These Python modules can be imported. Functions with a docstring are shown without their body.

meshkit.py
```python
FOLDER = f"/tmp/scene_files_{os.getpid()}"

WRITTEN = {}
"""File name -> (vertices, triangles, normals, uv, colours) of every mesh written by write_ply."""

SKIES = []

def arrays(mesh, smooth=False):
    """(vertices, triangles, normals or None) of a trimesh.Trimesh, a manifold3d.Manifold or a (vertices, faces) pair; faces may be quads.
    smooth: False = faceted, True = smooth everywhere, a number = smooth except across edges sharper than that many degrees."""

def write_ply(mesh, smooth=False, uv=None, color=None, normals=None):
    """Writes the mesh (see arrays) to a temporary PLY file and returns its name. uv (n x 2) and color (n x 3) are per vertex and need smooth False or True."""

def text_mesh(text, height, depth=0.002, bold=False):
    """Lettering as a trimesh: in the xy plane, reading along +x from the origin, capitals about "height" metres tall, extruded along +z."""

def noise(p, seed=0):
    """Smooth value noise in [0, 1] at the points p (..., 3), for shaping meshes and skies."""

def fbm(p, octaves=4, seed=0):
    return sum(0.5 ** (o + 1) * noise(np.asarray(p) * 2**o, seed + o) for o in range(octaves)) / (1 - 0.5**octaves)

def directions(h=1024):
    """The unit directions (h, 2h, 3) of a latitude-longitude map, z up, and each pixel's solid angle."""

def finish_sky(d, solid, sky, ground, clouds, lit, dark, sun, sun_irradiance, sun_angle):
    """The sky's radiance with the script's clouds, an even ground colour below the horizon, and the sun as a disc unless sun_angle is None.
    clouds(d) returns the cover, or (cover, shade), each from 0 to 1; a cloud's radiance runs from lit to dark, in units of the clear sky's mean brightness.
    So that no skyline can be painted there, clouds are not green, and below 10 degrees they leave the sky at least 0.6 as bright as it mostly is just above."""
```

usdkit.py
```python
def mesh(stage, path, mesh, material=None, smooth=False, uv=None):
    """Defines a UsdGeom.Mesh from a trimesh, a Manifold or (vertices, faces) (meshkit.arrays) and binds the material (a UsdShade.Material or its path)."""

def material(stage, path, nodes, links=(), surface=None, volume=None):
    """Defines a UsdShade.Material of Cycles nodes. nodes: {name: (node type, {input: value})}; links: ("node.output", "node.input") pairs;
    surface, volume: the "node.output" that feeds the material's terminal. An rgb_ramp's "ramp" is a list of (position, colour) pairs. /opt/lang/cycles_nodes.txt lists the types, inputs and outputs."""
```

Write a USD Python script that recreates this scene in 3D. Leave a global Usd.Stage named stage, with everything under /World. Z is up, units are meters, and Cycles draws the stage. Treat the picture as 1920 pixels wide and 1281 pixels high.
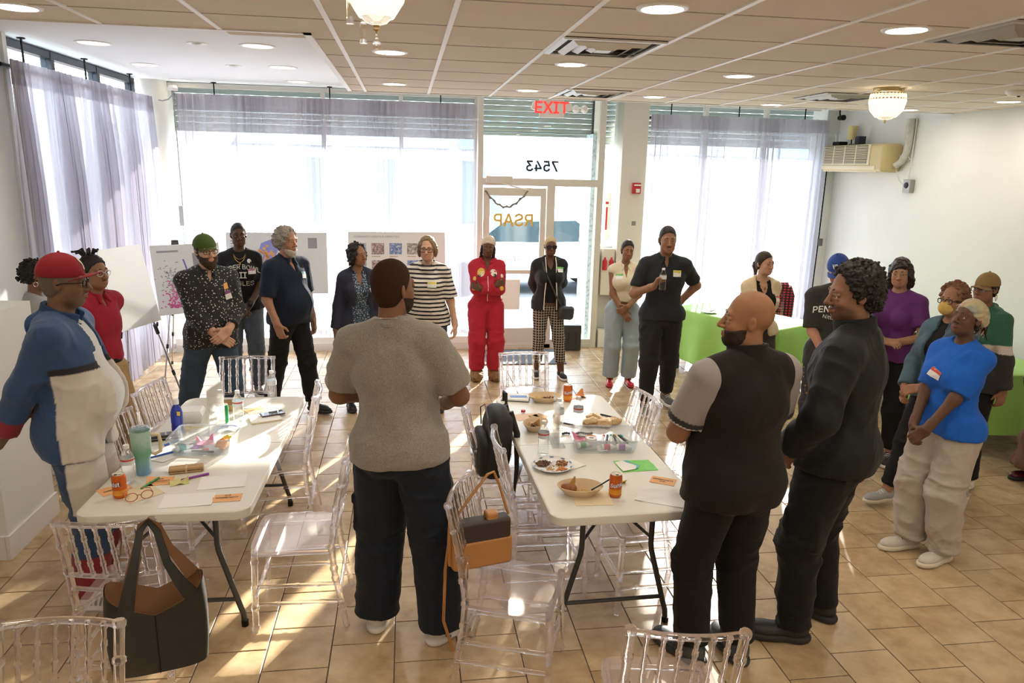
import math, random
import numpy as np
import trimesh, usdkit, meshkit
from pxr import Usd, UsdGeom, UsdLux, UsdShade, Sdf, Gf, Vt

stage = Usd.Stage.CreateInMemory()
UsdGeom.SetStageUpAxis(stage, 'Z')
UsdGeom.SetStageMetersPerUnit(stage, 1.0)
UsdGeom.Xform.Define(stage, '/World')
UsdGeom.Scope.Define(stage, '/World/Looks')
random.seed(5)
RNG = np.random.default_rng(11)

# ---------------------------------------------------------------- camera
F, YAW, PITCH, ROLL, H = 1381.38, math.radians(8.32492), math.radians(13.27439), math.radians(1.39419), 2.35
_f = np.array([math.sin(YAW) * math.cos(PITCH), math.cos(YAW) * math.cos(PITCH), -math.sin(PITCH)])
_r0 = np.array([math.cos(YAW), -math.sin(YAW), 0.0])
_u0 = np.cross(_r0, _f)
_r = math.cos(ROLL) * _r0 + math.sin(ROLL) * _u0
_u = -math.sin(ROLL) * _r0 + math.cos(ROLL) * _u0
cam = UsdGeom.Camera.Define(stage, '/World/camera')
cam.AddTransformOp().Set(Gf.Matrix4d(*_r, 0, *_u, 0, *(-_f), 0, 0, 0, H, 1))
cam.CreateHorizontalApertureAttr(36.0)
cam.CreateVerticalApertureAttr(36.0 * 1281 / 1920)
cam.CreateFocalLengthAttr(36.0 * F / 1920)
cam.CreateClippingRangeAttr(Gf.Vec2f(0.05, 500))
cam.CreateExposureAttr(0.7)

# ---------------------------------------------------------------- daylight: sky and low sun outside the shop front
sky = UsdLux.DomeLight.Define(stage, '/World/sky')
sky.CreateColorAttr(Gf.Vec3f(0.74, 0.87, 1.0))
sky.CreateIntensityAttr(2.5)
sun = UsdLux.DistantLight.Define(stage, '/World/sun')
SUN_AZ, SUN_EL = math.radians(24), math.radians(17)
sun.CreateColorAttr(Gf.Vec3f(1.0, 0.93, 0.82))
sun.CreateIntensityAttr(56000.0)
sun.CreateAngleAttr(0.6)
_sd = np.array([math.sin(SUN_AZ) * math.cos(SUN_EL), math.cos(SUN_AZ) * math.cos(SUN_EL), math.sin(SUN_EL)])
_sx = np.cross([0, 0, 1.0], _sd); _sx /= np.linalg.norm(_sx); _sy = np.cross(_sd, _sx)
sun.AddTransformOp().Set(Gf.Matrix4d(*_sx, 0, *_sy, 0, *_sd, 0, 0, 0, 0, 1))
LAMP = 66.0            # radiance of the recessed ceiling lamps


def at(px, py, z=None, y=None, x=None):
    """the point of a plane that the photograph's pixel looks at (plane: z, y or x given)"""
    d = _f + _r * (px - 960) / F - _u * (py - 640.5) / F
    t = (z - H) / d[2] if z is not None else y / d[1] if y is not None else x / d[0]
    return np.array([0, 0, H]) + t * d


# ---------------------------------------------------------------- naming, things, parts
_names = {}


def numbered(name, parent):
    k = (parent, name)
    n = _names.get(k, 0)
    _names[k] = n + 1
    return name if n == 0 else f'{name}_{n:03d}'


def tagp(prim, label=None, cat=None, group=None, kind=None):
    for k, v in (('label', label), ('category', cat), ('group', group), ('kind', kind)):
        if v:
            prim.SetCustomDataByKey(k, v)


def xf(prim, loc, rz):
    prim.AddTranslateOp().Set(Gf.Vec3d(*map(float, loc)))
    if rz:
        prim.AddRotateZOp().Set(float(rz))


def thing(name, label=None, cat=None, loc=(0, 0, 0), rz=0, group=None, kind=None):
    """an Xform at the thing's base; rz in degrees"""
    x = UsdGeom.Xform.Define(stage, '/World/' + numbered(name, '/World'))
    xf(x, loc, rz)
    tagp(x.GetPrim(), label, cat, group, kind)
    return x.GetPrim()


def put(name, mesh, mat, parent=None, smooth=35, label=None, cat=None, group=None, kind=None, col=None, loc=None, rz=0):
    """ONE mesh of the scene, under its thing or part, or at top level"""
    base = str(parent.GetPath()) if parent is not None else '/World'
    m = usdkit.mesh(stage, base + '/' + numbered(name, base), mesh, mat, smooth=smooth)
    if col is not None:
        UsdGeom.PrimvarsAPI(m).CreatePrimvar('col', Sdf.ValueTypeNames.Color3fArray, 'vertex').Set(Vt.Vec3fArray.FromNumpy(np.asarray(col, np.float32)))
    if loc is not None:
        xf(m, loc, rz)
    tagp(m.GetPrim(), label, cat, group, kind)
    return m.GetPrim()


def dup(src, label, loc, rz=0, group=None, cat=None):
    """a copy of a thing with copies of its parts, by internal reference"""
    was = src.GetCustomData()
    name = src.GetName()
    x = UsdGeom.Xform.Define(stage, '/World/' + numbered(name, '/World'))
    x.GetPrim().GetReferences().AddInternalReference(src.GetPath())
    x.ClearXformOpOrder()
    x.GetPrim().CreateAttribute('xformOp:translate', Sdf.ValueTypeNames.Double3).Set(Gf.Vec3d(*map(float, loc)))
    x.GetPrim().CreateAttribute('xformOp:rotateZ', Sdf.ValueTypeNames.Float if False else Sdf.ValueTypeNames.Double).Set(float(rz))
    x.GetPrim().CreateAttribute('xformOpOrder', Sdf.ValueTypeNames.TokenArray, False, Sdf.VariabilityUniform).Set(['xformOp:translate', 'xformOp:rotateZ'])
    x.GetPrim().SetInstanceable(True)
    tagp(x.GetPrim(), label, cat or was.get('category'), group or was.get('group'))
    return x.GetPrim()


# ---------------------------------------------------------------- materials
_mats = {}


def srgb(h):
    c = [int(h[i:i + 2], 16) / 255 for i in (0, 2, 4)]
    return tuple(x / 12.92 if x < 0.04045 else ((x + 0.055) / 1.055) ** 2.4 for x in c)


def C(c):
    return srgb(c) if isinstance(c, str) else tuple(c)


def pm(name, color, rough=0.6, metal=0.0, var=0.0, scale=20.0, bump=0.0, bscale=300.0, spec=0.5, sheen=0.0, stretch=None, **kw):
    """plain principled surface; var: tone variation by noise; bump: fine relief"""
    if name in _mats:
        return _mats[name]
    c = C(color)
    n = {'p': ('principled_bsdf', {'base_color': c, 'roughness': rough, 'metallic': metal, 'specular_ior_level': spec, 'sheen_weight': sheen, **kw})}
    L = []
    if var or bump:
        n['t'] = ('texture_coordinate', {})
    if var:
        n['n'] = ('noise_texture', {'scale': scale, 'detail': 4.0, 'roughness': 0.6})
        n['m'] = ('mapping', {'scale': stretch or (1, 1, 1)})
        n['r'] = ('rgb_ramp', {'ramp': [(0.25, tuple(x * (1 - var) for x in c)), (0.75, tuple(min(1, x * (1 + var)) for x in c))]})
        L += [('t.object', 'm.vector'), ('m.vector', 'n.vector'), ('n.fac', 'r.fac'), ('r.color', 'p.base_color')]
    if bump:
        n['bn'] = ('noise_texture', {'scale': bscale, 'detail': 2.0})
        n['b'] = ('bump', {'strength': bump, 'distance': 0.002})
        L += [('t.object', 'bn.vector'), ('bn.fac', 'b.height'), ('b.normal', 'p.normal')]
    _mats[name] = usdkit.material(stage, '/World/Looks/' + name, n, L, surface='p.BSDF')
    return _mats[name]


def mat(name, nodes, links, surface):
    if name not in _mats:
        _mats[name] = usdkit.material(stage, '/World/Looks/' + name, nodes, links, surface=surface)
    return _mats[name]


def fres(ior):
    """fresnel mask that is the same from both sides of a clear sheet"""
    return {'ge': ('geometry', {}), 'io': ('map_range', {'from_min': 0.0, 'from_max': 1.0, 'to_min': ior, 'to_max': 1 / ior}), 'f': ('fresnel', {'IOR': ior})}


FRES = [('ge.backfacing', 'io.value'), ('io.result', 'f.IOR')]


def emit(name, color, strength):
    return mat(name, {'e': ('emission', {'color': C(color), 'strength': float(strength)})}, [], 'e.emission')


# ---------------------------------------------------------------- shapes
def cat_m(*ms):
    ms = [x for m in ms for x in (m if isinstance(m, (list, tuple)) else [m])]
    return trimesh.util.concatenate(ms)


def box(x0, x1, y0, y1, z0, z1):
    m = trimesh.creation.box([x1 - x0, y1 - y0, z1 - z0])
    m.apply_translation([(x0 + x1) / 2, (y0 + y1) / 2, (z0 + z1) / 2])
    return m


def rbox(sx, sy, sz, r=0.01, seg=3, c=(0, 0, 0)):
    """box with rounded edges, centred at c"""
    r = min(r, sx / 2.01, sy / 2.01, sz / 2.01)
    s = trimesh.creation.icosphere(1 if seg < 3 else 2, r)
    pts = np.vstack([s.vertices + [a * (sx / 2 - r), b * (sy / 2 - r), d * (sz / 2 - r)] for a in (-1, 1) for b in (-1, 1) for d in (-1, 1)])
    m = trimesh.convex.convex_hull(pts)
    m.apply_translation(c)
    return m


def poly_prism(xy, z0, z1):
    from shapely.geometry import Polygon
    m = trimesh.creation.extrude_polygon(Polygon(xy), z1 - z0, engine='earcut')
    m.apply_translation([0, 0, z0])
    return m


def frame(d):
    d = np.asarray(d, float); d = d / np.linalg.norm(d)
    a = np.cross(d, [0, 0, 1.0] if abs(d[2]) < 0.95 else [1.0, 0, 0]); a /= np.linalg.norm(a)
    return a, np.cross(d, a), d


def tube(pts, r, sides=8, caps=True):
    """swept tube through points; r: number or list"""
    p = np.asarray(pts, float)
    n = len(p)
    rr = np.broadcast_to(np.asarray(r, float), (n,))
    t = np.gradient(p, axis=0); t /= np.linalg.norm(t, axis=1, keepdims=True) + 1e-12
    a, b, _ = frame(t[0])
    ang = np.arange(sides) * 2 * np.pi / sides
    V = []
    for i in range(n):
        if i:
            a = a - t[i] * (a @ t[i]); a /= np.linalg.norm(a) + 1e-12
            b = np.cross(t[i], a)
        V.append(p[i] + rr[i] * (np.cos(ang)[:, None] * a + np.sin(ang)[:, None] * b))
    V = np.vstack(V)
    i, j = np.meshgrid(np.arange(n - 1), np.arange(sides), indexing='ij')
    j2 = (j + 1) % sides
    q = np.stack([i * sides + j, i * sides + j2, (i + 1) * sides + j2, (i + 1) * sides + j], -1).reshape(-1, 4)
    f = np.vstack([q[:, [0, 1, 2]], q[:, [0, 2, 3]]])
    if caps:
        k = len(V)
        V = np.vstack([V, p[0], p[-1]])
        jj = np.arange(sides)
        f = np.vstack([f, np.stack([np.full(sides, k), (jj + 1) % sides, jj], 1), np.stack([np.full(sides, k + 1), (n - 1) * sides + jj, (n - 1) * sides + (jj + 1) % sides], 1)])
    return trimesh.Trimesh(V, f, process=False)


def lathe(prof, seg=24, c=(0, 0, 0)):
    """profile [(r, z), ...] turned about z"""
    prof = np.asarray(prof, float)
    n = len(prof)
    ang = np.arange(seg) * 2 * np.pi / seg
    V = np.stack([prof[:, 0, None] * np.cos(ang), prof[:, 0, None] * np.sin(ang), np.broadcast_to(prof[:, 1, None], (n, seg))], -1).reshape(-1, 3)
    i, j = np.meshgrid(np.arange(n - 1), np.arange(seg), indexing='ij')
    j2 = (j + 1) % seg
    q = np.stack([i * seg + j, i * seg + j2, (i + 1) * seg + j2, (i + 1) * seg + j], -1).reshape(-1, 4)
    f = np.vstack([q[:, [0, 1, 2]], q[:, [0, 2, 3]]])
    return trimesh.Trimesh(V + np.asarray(c, float), f, process=False)


def rod(a, b, prof, sides=8):
    """turned rod from a to b; prof [(t along 0..1, radius)]"""
    a, b = np.asarray(a, float), np.asarray(b, float)
    prof = [(prof[0][0], 0.0)] + list(prof) + [(prof[-1][0], 0.0)]
    x, y, d = frame(b - a)
    ang = np.arange(sides) * 2 * np.pi / sides
    V = np.vstack([a + (b - a) * t + r * (np.cos(ang)[:, None] * x + np.sin(ang)[:, None] * y) for t, r in prof])
    n = len(prof)
    i, j = np.meshgrid(np.arange(n - 1), np.arange(sides), indexing='ij')
    j2 = (j + 1) % sides
    q = np.stack([i * sides + j, i * sides + j2, (i + 1) * sides + j2, (i + 1) * sides + j], -1).reshape(-1, 4)
    return trimesh.Trimesh(V, np.vstack([q[:, [0, 1, 2]], q[:, [0, 2, 3]]]), process=False)


def grid_sheet(P):
    """sheet through a (n, m, 3) lattice of points"""
    n, m = P.shape[:2]
    i, j = np.meshgrid(np.arange(n - 1), np.arange(m - 1), indexing='ij')
    q = np.stack([i * m + j, (i + 1) * m + j, (i + 1) * m + j + 1, i * m + j + 1], -1).reshape(-1, 4)
    return trimesh.Trimesh(P.reshape(-1, 3), np.vstack([q[:, [0, 1, 2]], q[:, [0, 2, 3]]]), process=False)


def slab(P, t=0.002):
    """closed thin slab: lattice P (n, m, 3) thickened downwards by t"""
    top = grid_sheet(P)
    n, m = P.shape[:2]
    V = np.vstack([top.vertices, top.vertices - [0, 0, t]])
    k = n * m
    idx = np.arange(k).reshape(n, m)
    ring = np.concatenate([idx[:, 0], idx[-1, 1:], idx[-2::-1, -1], idx[0, -2:0:-1]])
    r2 = np.roll(ring, -1)
    f = np.vstack([top.faces, top.faces[:, ::-1] + k, np.stack([ring, ring + k, r2], 1), np.stack([r2, ring + k, r2 + k], 1)])
    m_ = trimesh.Trimesh(V, f, process=False)
    return m_


def flat(w, l, rz=0, loc=(0, 0, 0), t=0.0012, curl=0.0, seed=0, n=7):
    """a sheet lying on something: w x l, lightly curled"""
    u, v = np.meshgrid(np.linspace(-.5, .5, n), np.linspace(-.5, .5, n), indexing='ij')
    z = t + curl * np.maximum(0, meshkit.noise(np.stack([u * 2.2 + seed, v * 2.2, u * 0], -1), seed) - .45) * (np.abs(u) + np.abs(v)) * 2
    P = np.stack([u * w, v * l, z], -1)
    m = slab(P, t)
    m.apply_transform(trimesh.transformations.rotation_matrix(math.radians(rz), [0, 0, 1]))
    m.apply_translation(loc)
    return m


def rotm(m, ang, axis, point=(0, 0, 0)):
    m.apply_transform(trimesh.transformations.rotation_matrix(math.radians(ang), axis, point))
    return m


def shift(m, v):
    m.apply_translation(v)
    return m


def text_on(text, height, depth=0.002, bold=False, mirror=False, center=True):
    """lettering standing in the xz plane, facing -y, centred"""
    m = meshkit.text_mesh(text, height, depth, bold)
    if center:
        b = m.bounds
        m.apply_translation([-(b[0, 0] + b[1, 0]) / 2, 0, 0])
    v = np.array(m.vertices)
    v = np.stack([v[:, 0], -v[:, 2], v[:, 1]], 1)
    f = np.array(m.faces)
    if mirror:
        v[:, 0] *= -1
        f = f[:, ::-1]
    return trimesh.Trimesh(v, f, process=False)
# ================================================================ the setting
YB, XL, XR, ZC, ZD, YE, YF = 9.48, -3.0, 5.75, 3.02, 3.25, 7.42, -2.6
white_wall = pm('wall_paint', (0.78, 0.79, 0.775), 0.55, var=0.03, scale=1.2, bump=0.08, bscale=140)
white_trim = pm('trim_paint', (0.80, 0.79, 0.76), 0.4, var=0.02, scale=3)
cream_paint = pm('column_paint', (0.74, 0.71, 0.65), 0.5, var=0.02, scale=2)
drywall = pm('drywall_paint', (0.80, 0.82, 0.83), 0.75, var=0.02, scale=1.5)
alum = pm('pale_aluminium', (0.70, 0.67, 0.60), 0.4, 0.15)
dark_alum = pm('dark_aluminium', (0.055, 0.065, 0.075), 0.4, 0.5)
shutter_m = pm('shutter_metal', (0.33, 0.38, 0.36), 0.45, 0.3, var=0.08, scale=6)
pane = mat('pane_glass', {'t': ('transparent_bsdf', {'color': (0.97, 0.985, 0.98)}), 'g': ('glossy_bsdf', {'color': (1, 1, 1), 'roughness': 0.02}), **fres(1.25),
                          'm': ('mix_closure', {})}, [*FRES, ('f.fac', 'm.fac'), ('t.BSDF', 'm.closure1'), ('g.BSDF', 'm.closure2')], 'm.closure')

# --- floor: staggered ceramic tiles
TW, TL, TX0, TY0 = 0.3113, 0.330, -0.387, 3.163


def tile_nodes(rand):
    c0, c1, c2 = (0.40, 0.268, 0.145), (0.51, 0.362, 0.208), (0.62, 0.462, 0.285)
    return ({'o': rand, 't': ('geometry', {}), 'n': ('noise_texture', {'scale': 5.5, 'detail': 5.0, 'roughness': 0.62}), 'n2': ('noise_texture', {'scale': 70.0, 'detail': 2.0}),
             'a': ('math', {'math_type': 'multiply_add', 'value2': 0.22, 'value3': -0.11}), 's': ('math', {'math_type': 'add'}), 'r': ('rgb_ramp', {'ramp': [(0.28, c0), (0.5, c1), (0.75, c2)]}),
             'b': ('bump', {'strength': 0.12, 'distance': 0.002}), 'rr': ('map_range', {'from_min': 0.3, 'from_max': 0.7, 'to_min': 0.24, 'to_max': 0.38}),
             'p': ('principled_bsdf', {'specular_ior_level': 0.55})},
            [('t.position', 'n.vector'), ('t.position', 'n2.vector'), ('a.value', 's.value1'), ('n.fac', 's.value2'), ('s.value', 'r.fac'), ('r.color', 'p.base_color'), ('n2.fac', 'b.height'), ('b.normal', 'p.normal'),
             ('n.fac', 'rr.value'), ('rr.result', 'p.roughness')])


_n, _l = tile_nodes(('object_info', {}))
tile_m = mat('floor_tile', _n, _l + [('o.random', 'a.value1')], 'p.BSDF')
_n, _l = tile_nodes(('geometry', {}))
tile_field_m = mat('floor_tile_field', _n, _l + [('o.random_per_island', 'a.value1')], 'p.BSDF')
grout_m = pm('grout', (0.10, 0.075, 0.055), 0.9, var=0.2, scale=9)


def tile_mesh(x0, x1, y0, y1, g=0.0029, h=0.004, bv=0.0025):
    a = [(x0 + g, y0 + g), (x1 - g, y0 + g), (x1 - g, y1 - g), (x0 + g, y1 - g)]
    b = [(x0 + g + bv, y0 + g + bv), (x1 - g - bv, y0 + g + bv), (x1 - g - bv, y1 - g - bv), (x0 + g + bv, y1 - g - bv)]
    V = [(x, y, -h) for x, y in a] + [(x, y, -bv * .6) for x, y in a] + [(x, y, 0) for x, y in b]
    q = [(0, 1, 5, 4), (1, 2, 6, 5), (2, 3, 7, 6), (3, 0, 4, 7), (4, 5, 9, 8), (5, 6, 10, 9), (6, 7, 11, 10), (7, 4, 8, 11), (8, 9, 10, 11)]
    f = [t for a_, b_, c_, d_ in q for t in ((a_, b_, c_), (a_, c_, d_))]
    return trimesh.Trimesh(V, f, process=False)


floor = thing('floor', kind='structure')
put('grout', box(XL, XR, YF, 9.75, -0.08, -0.0032), grout_m, floor, smooth=False)
cells = []
for c in range(math.floor((XL - TX0) / TW), math.ceil((XR - TX0) / TW)):
    for k in range(math.floor((YF - TY0) / TL) - 1, math.ceil((9.75 - TY0) / TL) + 1):
        off = 0.0 if (c + 1) % 2 == 0 else TL / 2
        x0, x1, y0, y1 = TX0 + c * TW, TX0 + (c + 1) * TW, TY0 + k * TL + off, TY0 + (k + 1) * TL + off
        if y1 < YF or y0 > 9.75 or x1 < XL or x0 > XR:
            continue
        x0, x1, y0, y1 = max(x0, XL), min(x1, XR), max(y0, YF), min(y1, 9.75)
        if x1 - x0 < .02 or y1 - y0 < .02 or (x1 < -2.36 and y0 > 4.3 and y1 < 5.0):
            continue
        p = np.array([(x0 + x1) / 2, (y0 + y1) / 2, -H]); w = p @ _f
        px, py = 960 + F * (p @ _r) / max(w, .01), 640.5 - F * (p @ _u) / max(w, .01)
        seen = w > .3 and -60 < px < 1980 and py < 1330
        cells.append((0 if seen else 1, (x1 - x0 < .2) or (y1 - y0 < .2), np.linalg.norm(p), (x0, x1, y0, y1)))
cells.sort(key=lambda t: t[:3])
for s, _, _, q in cells[:300]:
    put('tile', tile_mesh(*q), tile_m, floor, smooth=False)
put('tile_field', cat_m([tile_mesh(*q) for *_, q in cells[300:]]), tile_field_m, floor, smooth=False, kind='stuff')

# --- ceiling grid
ctile = pm('ceiling_tile', (0.72, 0.645, 0.535), 0.9, var=0.035, scale=2.0, bump=0.25, bscale=90)
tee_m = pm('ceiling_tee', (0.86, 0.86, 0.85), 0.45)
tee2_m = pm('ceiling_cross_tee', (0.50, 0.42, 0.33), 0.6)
GX0, GS, GY0, GL = -0.365, 0.586, 3.88, 0.60
ceiling = thing('ceiling', kind='structure')
put('backing', cat_m(box(XL, XR, YF, 4.3, ZC + .05, ZC + .06), box(-0.5, XR, 4.3, YE, ZC + .05, ZC + .06)), ctile, ceiling, smooth=False)
VENTS = [(1, 0, 'square'), (4, -1, 'square'), (6, 4, 'square'), (2, 4, 'square')]   # filled in below by position


def ctile_mesh(x0, x1, y0, y1):
    g, e, d = .004, .012, .006
    V = [(x0 + g, y0 + g, ZC + .03), (x1 - g, y0 + g, ZC + .03), (x1 - g, y1 - g, ZC + .03), (x0 + g, y1 - g, ZC + .03)]
    V += [(x, y, ZC + .004) for x, y, _ in V[:4]]
    V += [(x0 + e, y0 + e, ZC), (x1 - e, y0 + e, ZC), (x1 - e, y1 - e, ZC), (x0 + e, y1 - e, ZC)]
    q = [(0, 4, 5, 1), (1, 5, 6, 2), (2, 6, 7, 3), (3, 7, 4, 0), (4, 8, 9, 5), (5, 9, 10, 6), (6, 10, 11, 7), (7, 11, 8, 4), (8, 11, 10, 9), (0, 1, 2, 3)]
    return trimesh.Trimesh(V, [t for a_, b_, c_, d_ in q for t in ((a_, b_, c_), (a_, c_, d_))], process=False)


rest = []
for c in range(-5, 11):
    for k in range(-11, 7):
        x0, x1, y0, y1 = GX0 + c * GS, GX0 + (c + 1) * GS, GY0 + k * GL, GY0 + (k + 1) * GL
        x0, x1, y0, y1 = max(x0, XL), min(x1, XR), max(y0, YF), min(y1, YE)
        if x1 - x0 < .03 or y1 - y0 < .03:
            continue
        if y1 > 4.3 and x0 < -0.5:
            if x1 > -0.48:
                if y0 < 4.3:
                    pass
                else:
                    x0 = -0.5
            elif y0 < 4.28:
                y1 = 4.3
            else:
                continue
        m = ctile_mesh(x0, x1, y0, y1)
        if y1 > 2.6 and abs(x0 + x1) / 2 < 7:
            put('tile', m, ctile, ceiling, smooth=False)
        else:
            rest.append(m)
put('tile_field', cat_m(rest), ctile, ceiling, smooth=False, kind='stuff')
for c in range(-4, 11):
    x = GX0 + c * GS
    put('tee', box(x - .013, x + .013, YF, 4.3 if x < -0.5 else YE, ZC - .006, ZC + .028), tee_m, ceiling, smooth=False)
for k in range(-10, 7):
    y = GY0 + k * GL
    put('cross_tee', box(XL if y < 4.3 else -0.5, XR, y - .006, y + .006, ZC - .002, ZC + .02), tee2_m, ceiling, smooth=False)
put('edge_trim', cat_m(box(XL, -0.49, 4.285, 4.315, ZC - .008, ZC + .24), box(-0.53, -0.49, 4.285, YE + .02, ZC - .008, ZC + .24), box(-0.53, XR, YE, YE + .03, ZC - .008, ZC + .24)), tee_m, ceiling, smooth=False)
dc = put('ceiling', cat_m(box(XL - .3, -0.5, 4.28, 10.4, ZD, ZD + .1), box(-0.52, XR + .3, YE, 10.4, ZD, ZD + .1)), drywall, smooth=False, kind='structure')
put('roof_slab', box(XL - .3, XR + .3, YF - .2, 11.2, ZD + .12, ZD + .35), pm('concrete_slab', (.4, .39, .37), .9), smooth=False, kind='structure')

# --- walls
put('wall_left', cat_m(box(XL - .2, XL, YF, 6.42, 0, ZD), box(XL - .2, XL, YF, 9.9, -.1, .2), box(XL - .02, XL + .02, 6.36, 6.42, .2, ZD)), white_wall, smooth=False, kind='structure')
kw = thing('wall_ledge', kind='structure')
put('wall_face', box(XL, -2.36, 4.37, 4.97, 0, 1.46), white_wall, kw, smooth=False)
put('baseboard', cat_m(box(-2.37, -2.345, 4.352, 4.985, 0, .15), box(XL, -2.372, 4.352, 4.375, 0, .15)), white_trim, kw, smooth=False)
put('outlet', box(-2.362, -2.354, 4.5, 4.57, .72, .83), pm('outlet_plate', (.85, .85, .84), .4), kw, smooth=False)
wr = put('wall_right', box(XR, XR + .2, YF, 9.9, 0, ZD + .1), white_wall, smooth=False, kind='structure')
put('baseboard_right', box(XR - .018, XR, YF, 9.5, 0, .13), white_trim, smooth=False, kind='structure')
put('wall_front', box(XL - .2, XR + .2, YF - .2, YF, 0, ZD), white_wall, smooth=False, kind='structure')
wb = thing('wall_back', kind='structure')
put('plinth', cat_m(box(-2.86, .92, YB - .02, 9.75, 0, .17), box(3.1, XR, YB - .02, 9.75, 0, .17)), white_trim, wb, smooth=False)
put('baseboard', cat_m(box(-2.86, .92, YB - .035, YB - .02, 0, .09), box(3.1, XR, YB - .035, YB - .02, 0, .09)), cream_paint, wb, smooth=False)
col = trimesh.creation.cylinder(.15, ZD, sections=28)
put('column', cat_m(shift(col, [-2.93, YB + .13, ZD / 2]), box(-3.1, -2.8, YB + .1, 9.9, 0, ZD)), cream_paint, wb, smooth=40)
put('column_base', shift(trimesh.creation.cylinder(.17, .16, sections=28), [-2.93, YB + .13, .08]), white_trim, wb, smooth=40)
put('column', box(2.76, 3.09, YB, 9.9, 0, ZD), cream_paint, wb, smooth=False)
put('column_base', box(2.56, 3.105, YB - .015, YB + .1, 0, .24), white_trim, wb, smooth=False)
put('column', box(5.56, XR, YB + .05, 9.9, 0, ZD), white_wall, wb, smooth=False)

# --- windows: 1 left side, 2 back left, 3 back right; each a frame with panes and the roller shutter's slats behind


def window(name, x0, x1, z0, z1, muls, along='x', at_=9.72, fm=alum, bar=0.05, extra_h=()):
    w = thing(name, kind='structure')
    def bx(a0, a1, b0, b1, c0, c1):
        return box(a0, a1, b0, b1, c0, c1) if along == 'x' else box(b0, b1, a0, a1, c0, c1)
    put('frame', cat_m(bx(x0, x1, at_ - .04, at_ + .04, z0, z0 + bar), bx(x0, x1, at_ - .04, at_ + .04, z1 - bar, z1)), fm, w, smooth=False)
    xs = [x0] + list(muls) + [x1]
    for x in xs:
        put('mullion', bx(x - bar / 2, x + bar / 2, at_ - .045, at_ + .045, z0, z1), fm, w, smooth=False)
    for z in extra_h:
        put('transom_bar', bx(x0, x1, at_ - .04, at_ + .04, z - .03, z + .03), fm, w, smooth=False)
    for a, b in zip(xs, xs[1:]):
        put('pane', bx(a + bar / 2, b - bar / 2, at_ - .004, at_ + .004, z0 + bar, z1 - bar), pane, w, smooth=False)
    return w


window('window', XL + .15, .9, .17, 3.24, (-1.0, -.05), at_=9.74)
window('window', 3.1, 5.6, .17, 3.24, (3.95, 4.8), at_=9.74)
w1 = window('window', 6.45, 9.35, .2, 3.24, (7.35, 8.35), along='y', at_=XL - .1, fm=dark_alum, bar=.06)
SL = thing('rolling_shutter', 'grey green ribbed steel rolling shutter pulled up outside the front windows', 'rolling shutter')


def slats(x0, x1, z0, z1, y=9.98):
    n = int((z1 - z0) / .068)
    for i in range(n):
        z = z0 + i * .068
        prof = [(y - .004, z + .002), (y - .016, z + .012), (y - .020, z + .034), (y - .014, z + .056), (y - .002, z + .066), (y + .008, z + .066), (y + .008, z + .002)]
        V = [(x, a, b) for x in (x0, x1) for a, b in prof]
        k = len(prof)
        f = [t for j in range(k) for t in ((j, (j + 1) % k, k + (j + 1) % k), (j, k + (j + 1) % k, k + j))]
        f += [(0, j + 1, j) for j in range(1, k - 1)] + [(k, k + j, k + j + 1) for j in range(1, k - 1)]
        put('slat', trimesh.Trimesh(V, f, process=False), shutter_m, SL, smooth=False)


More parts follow.
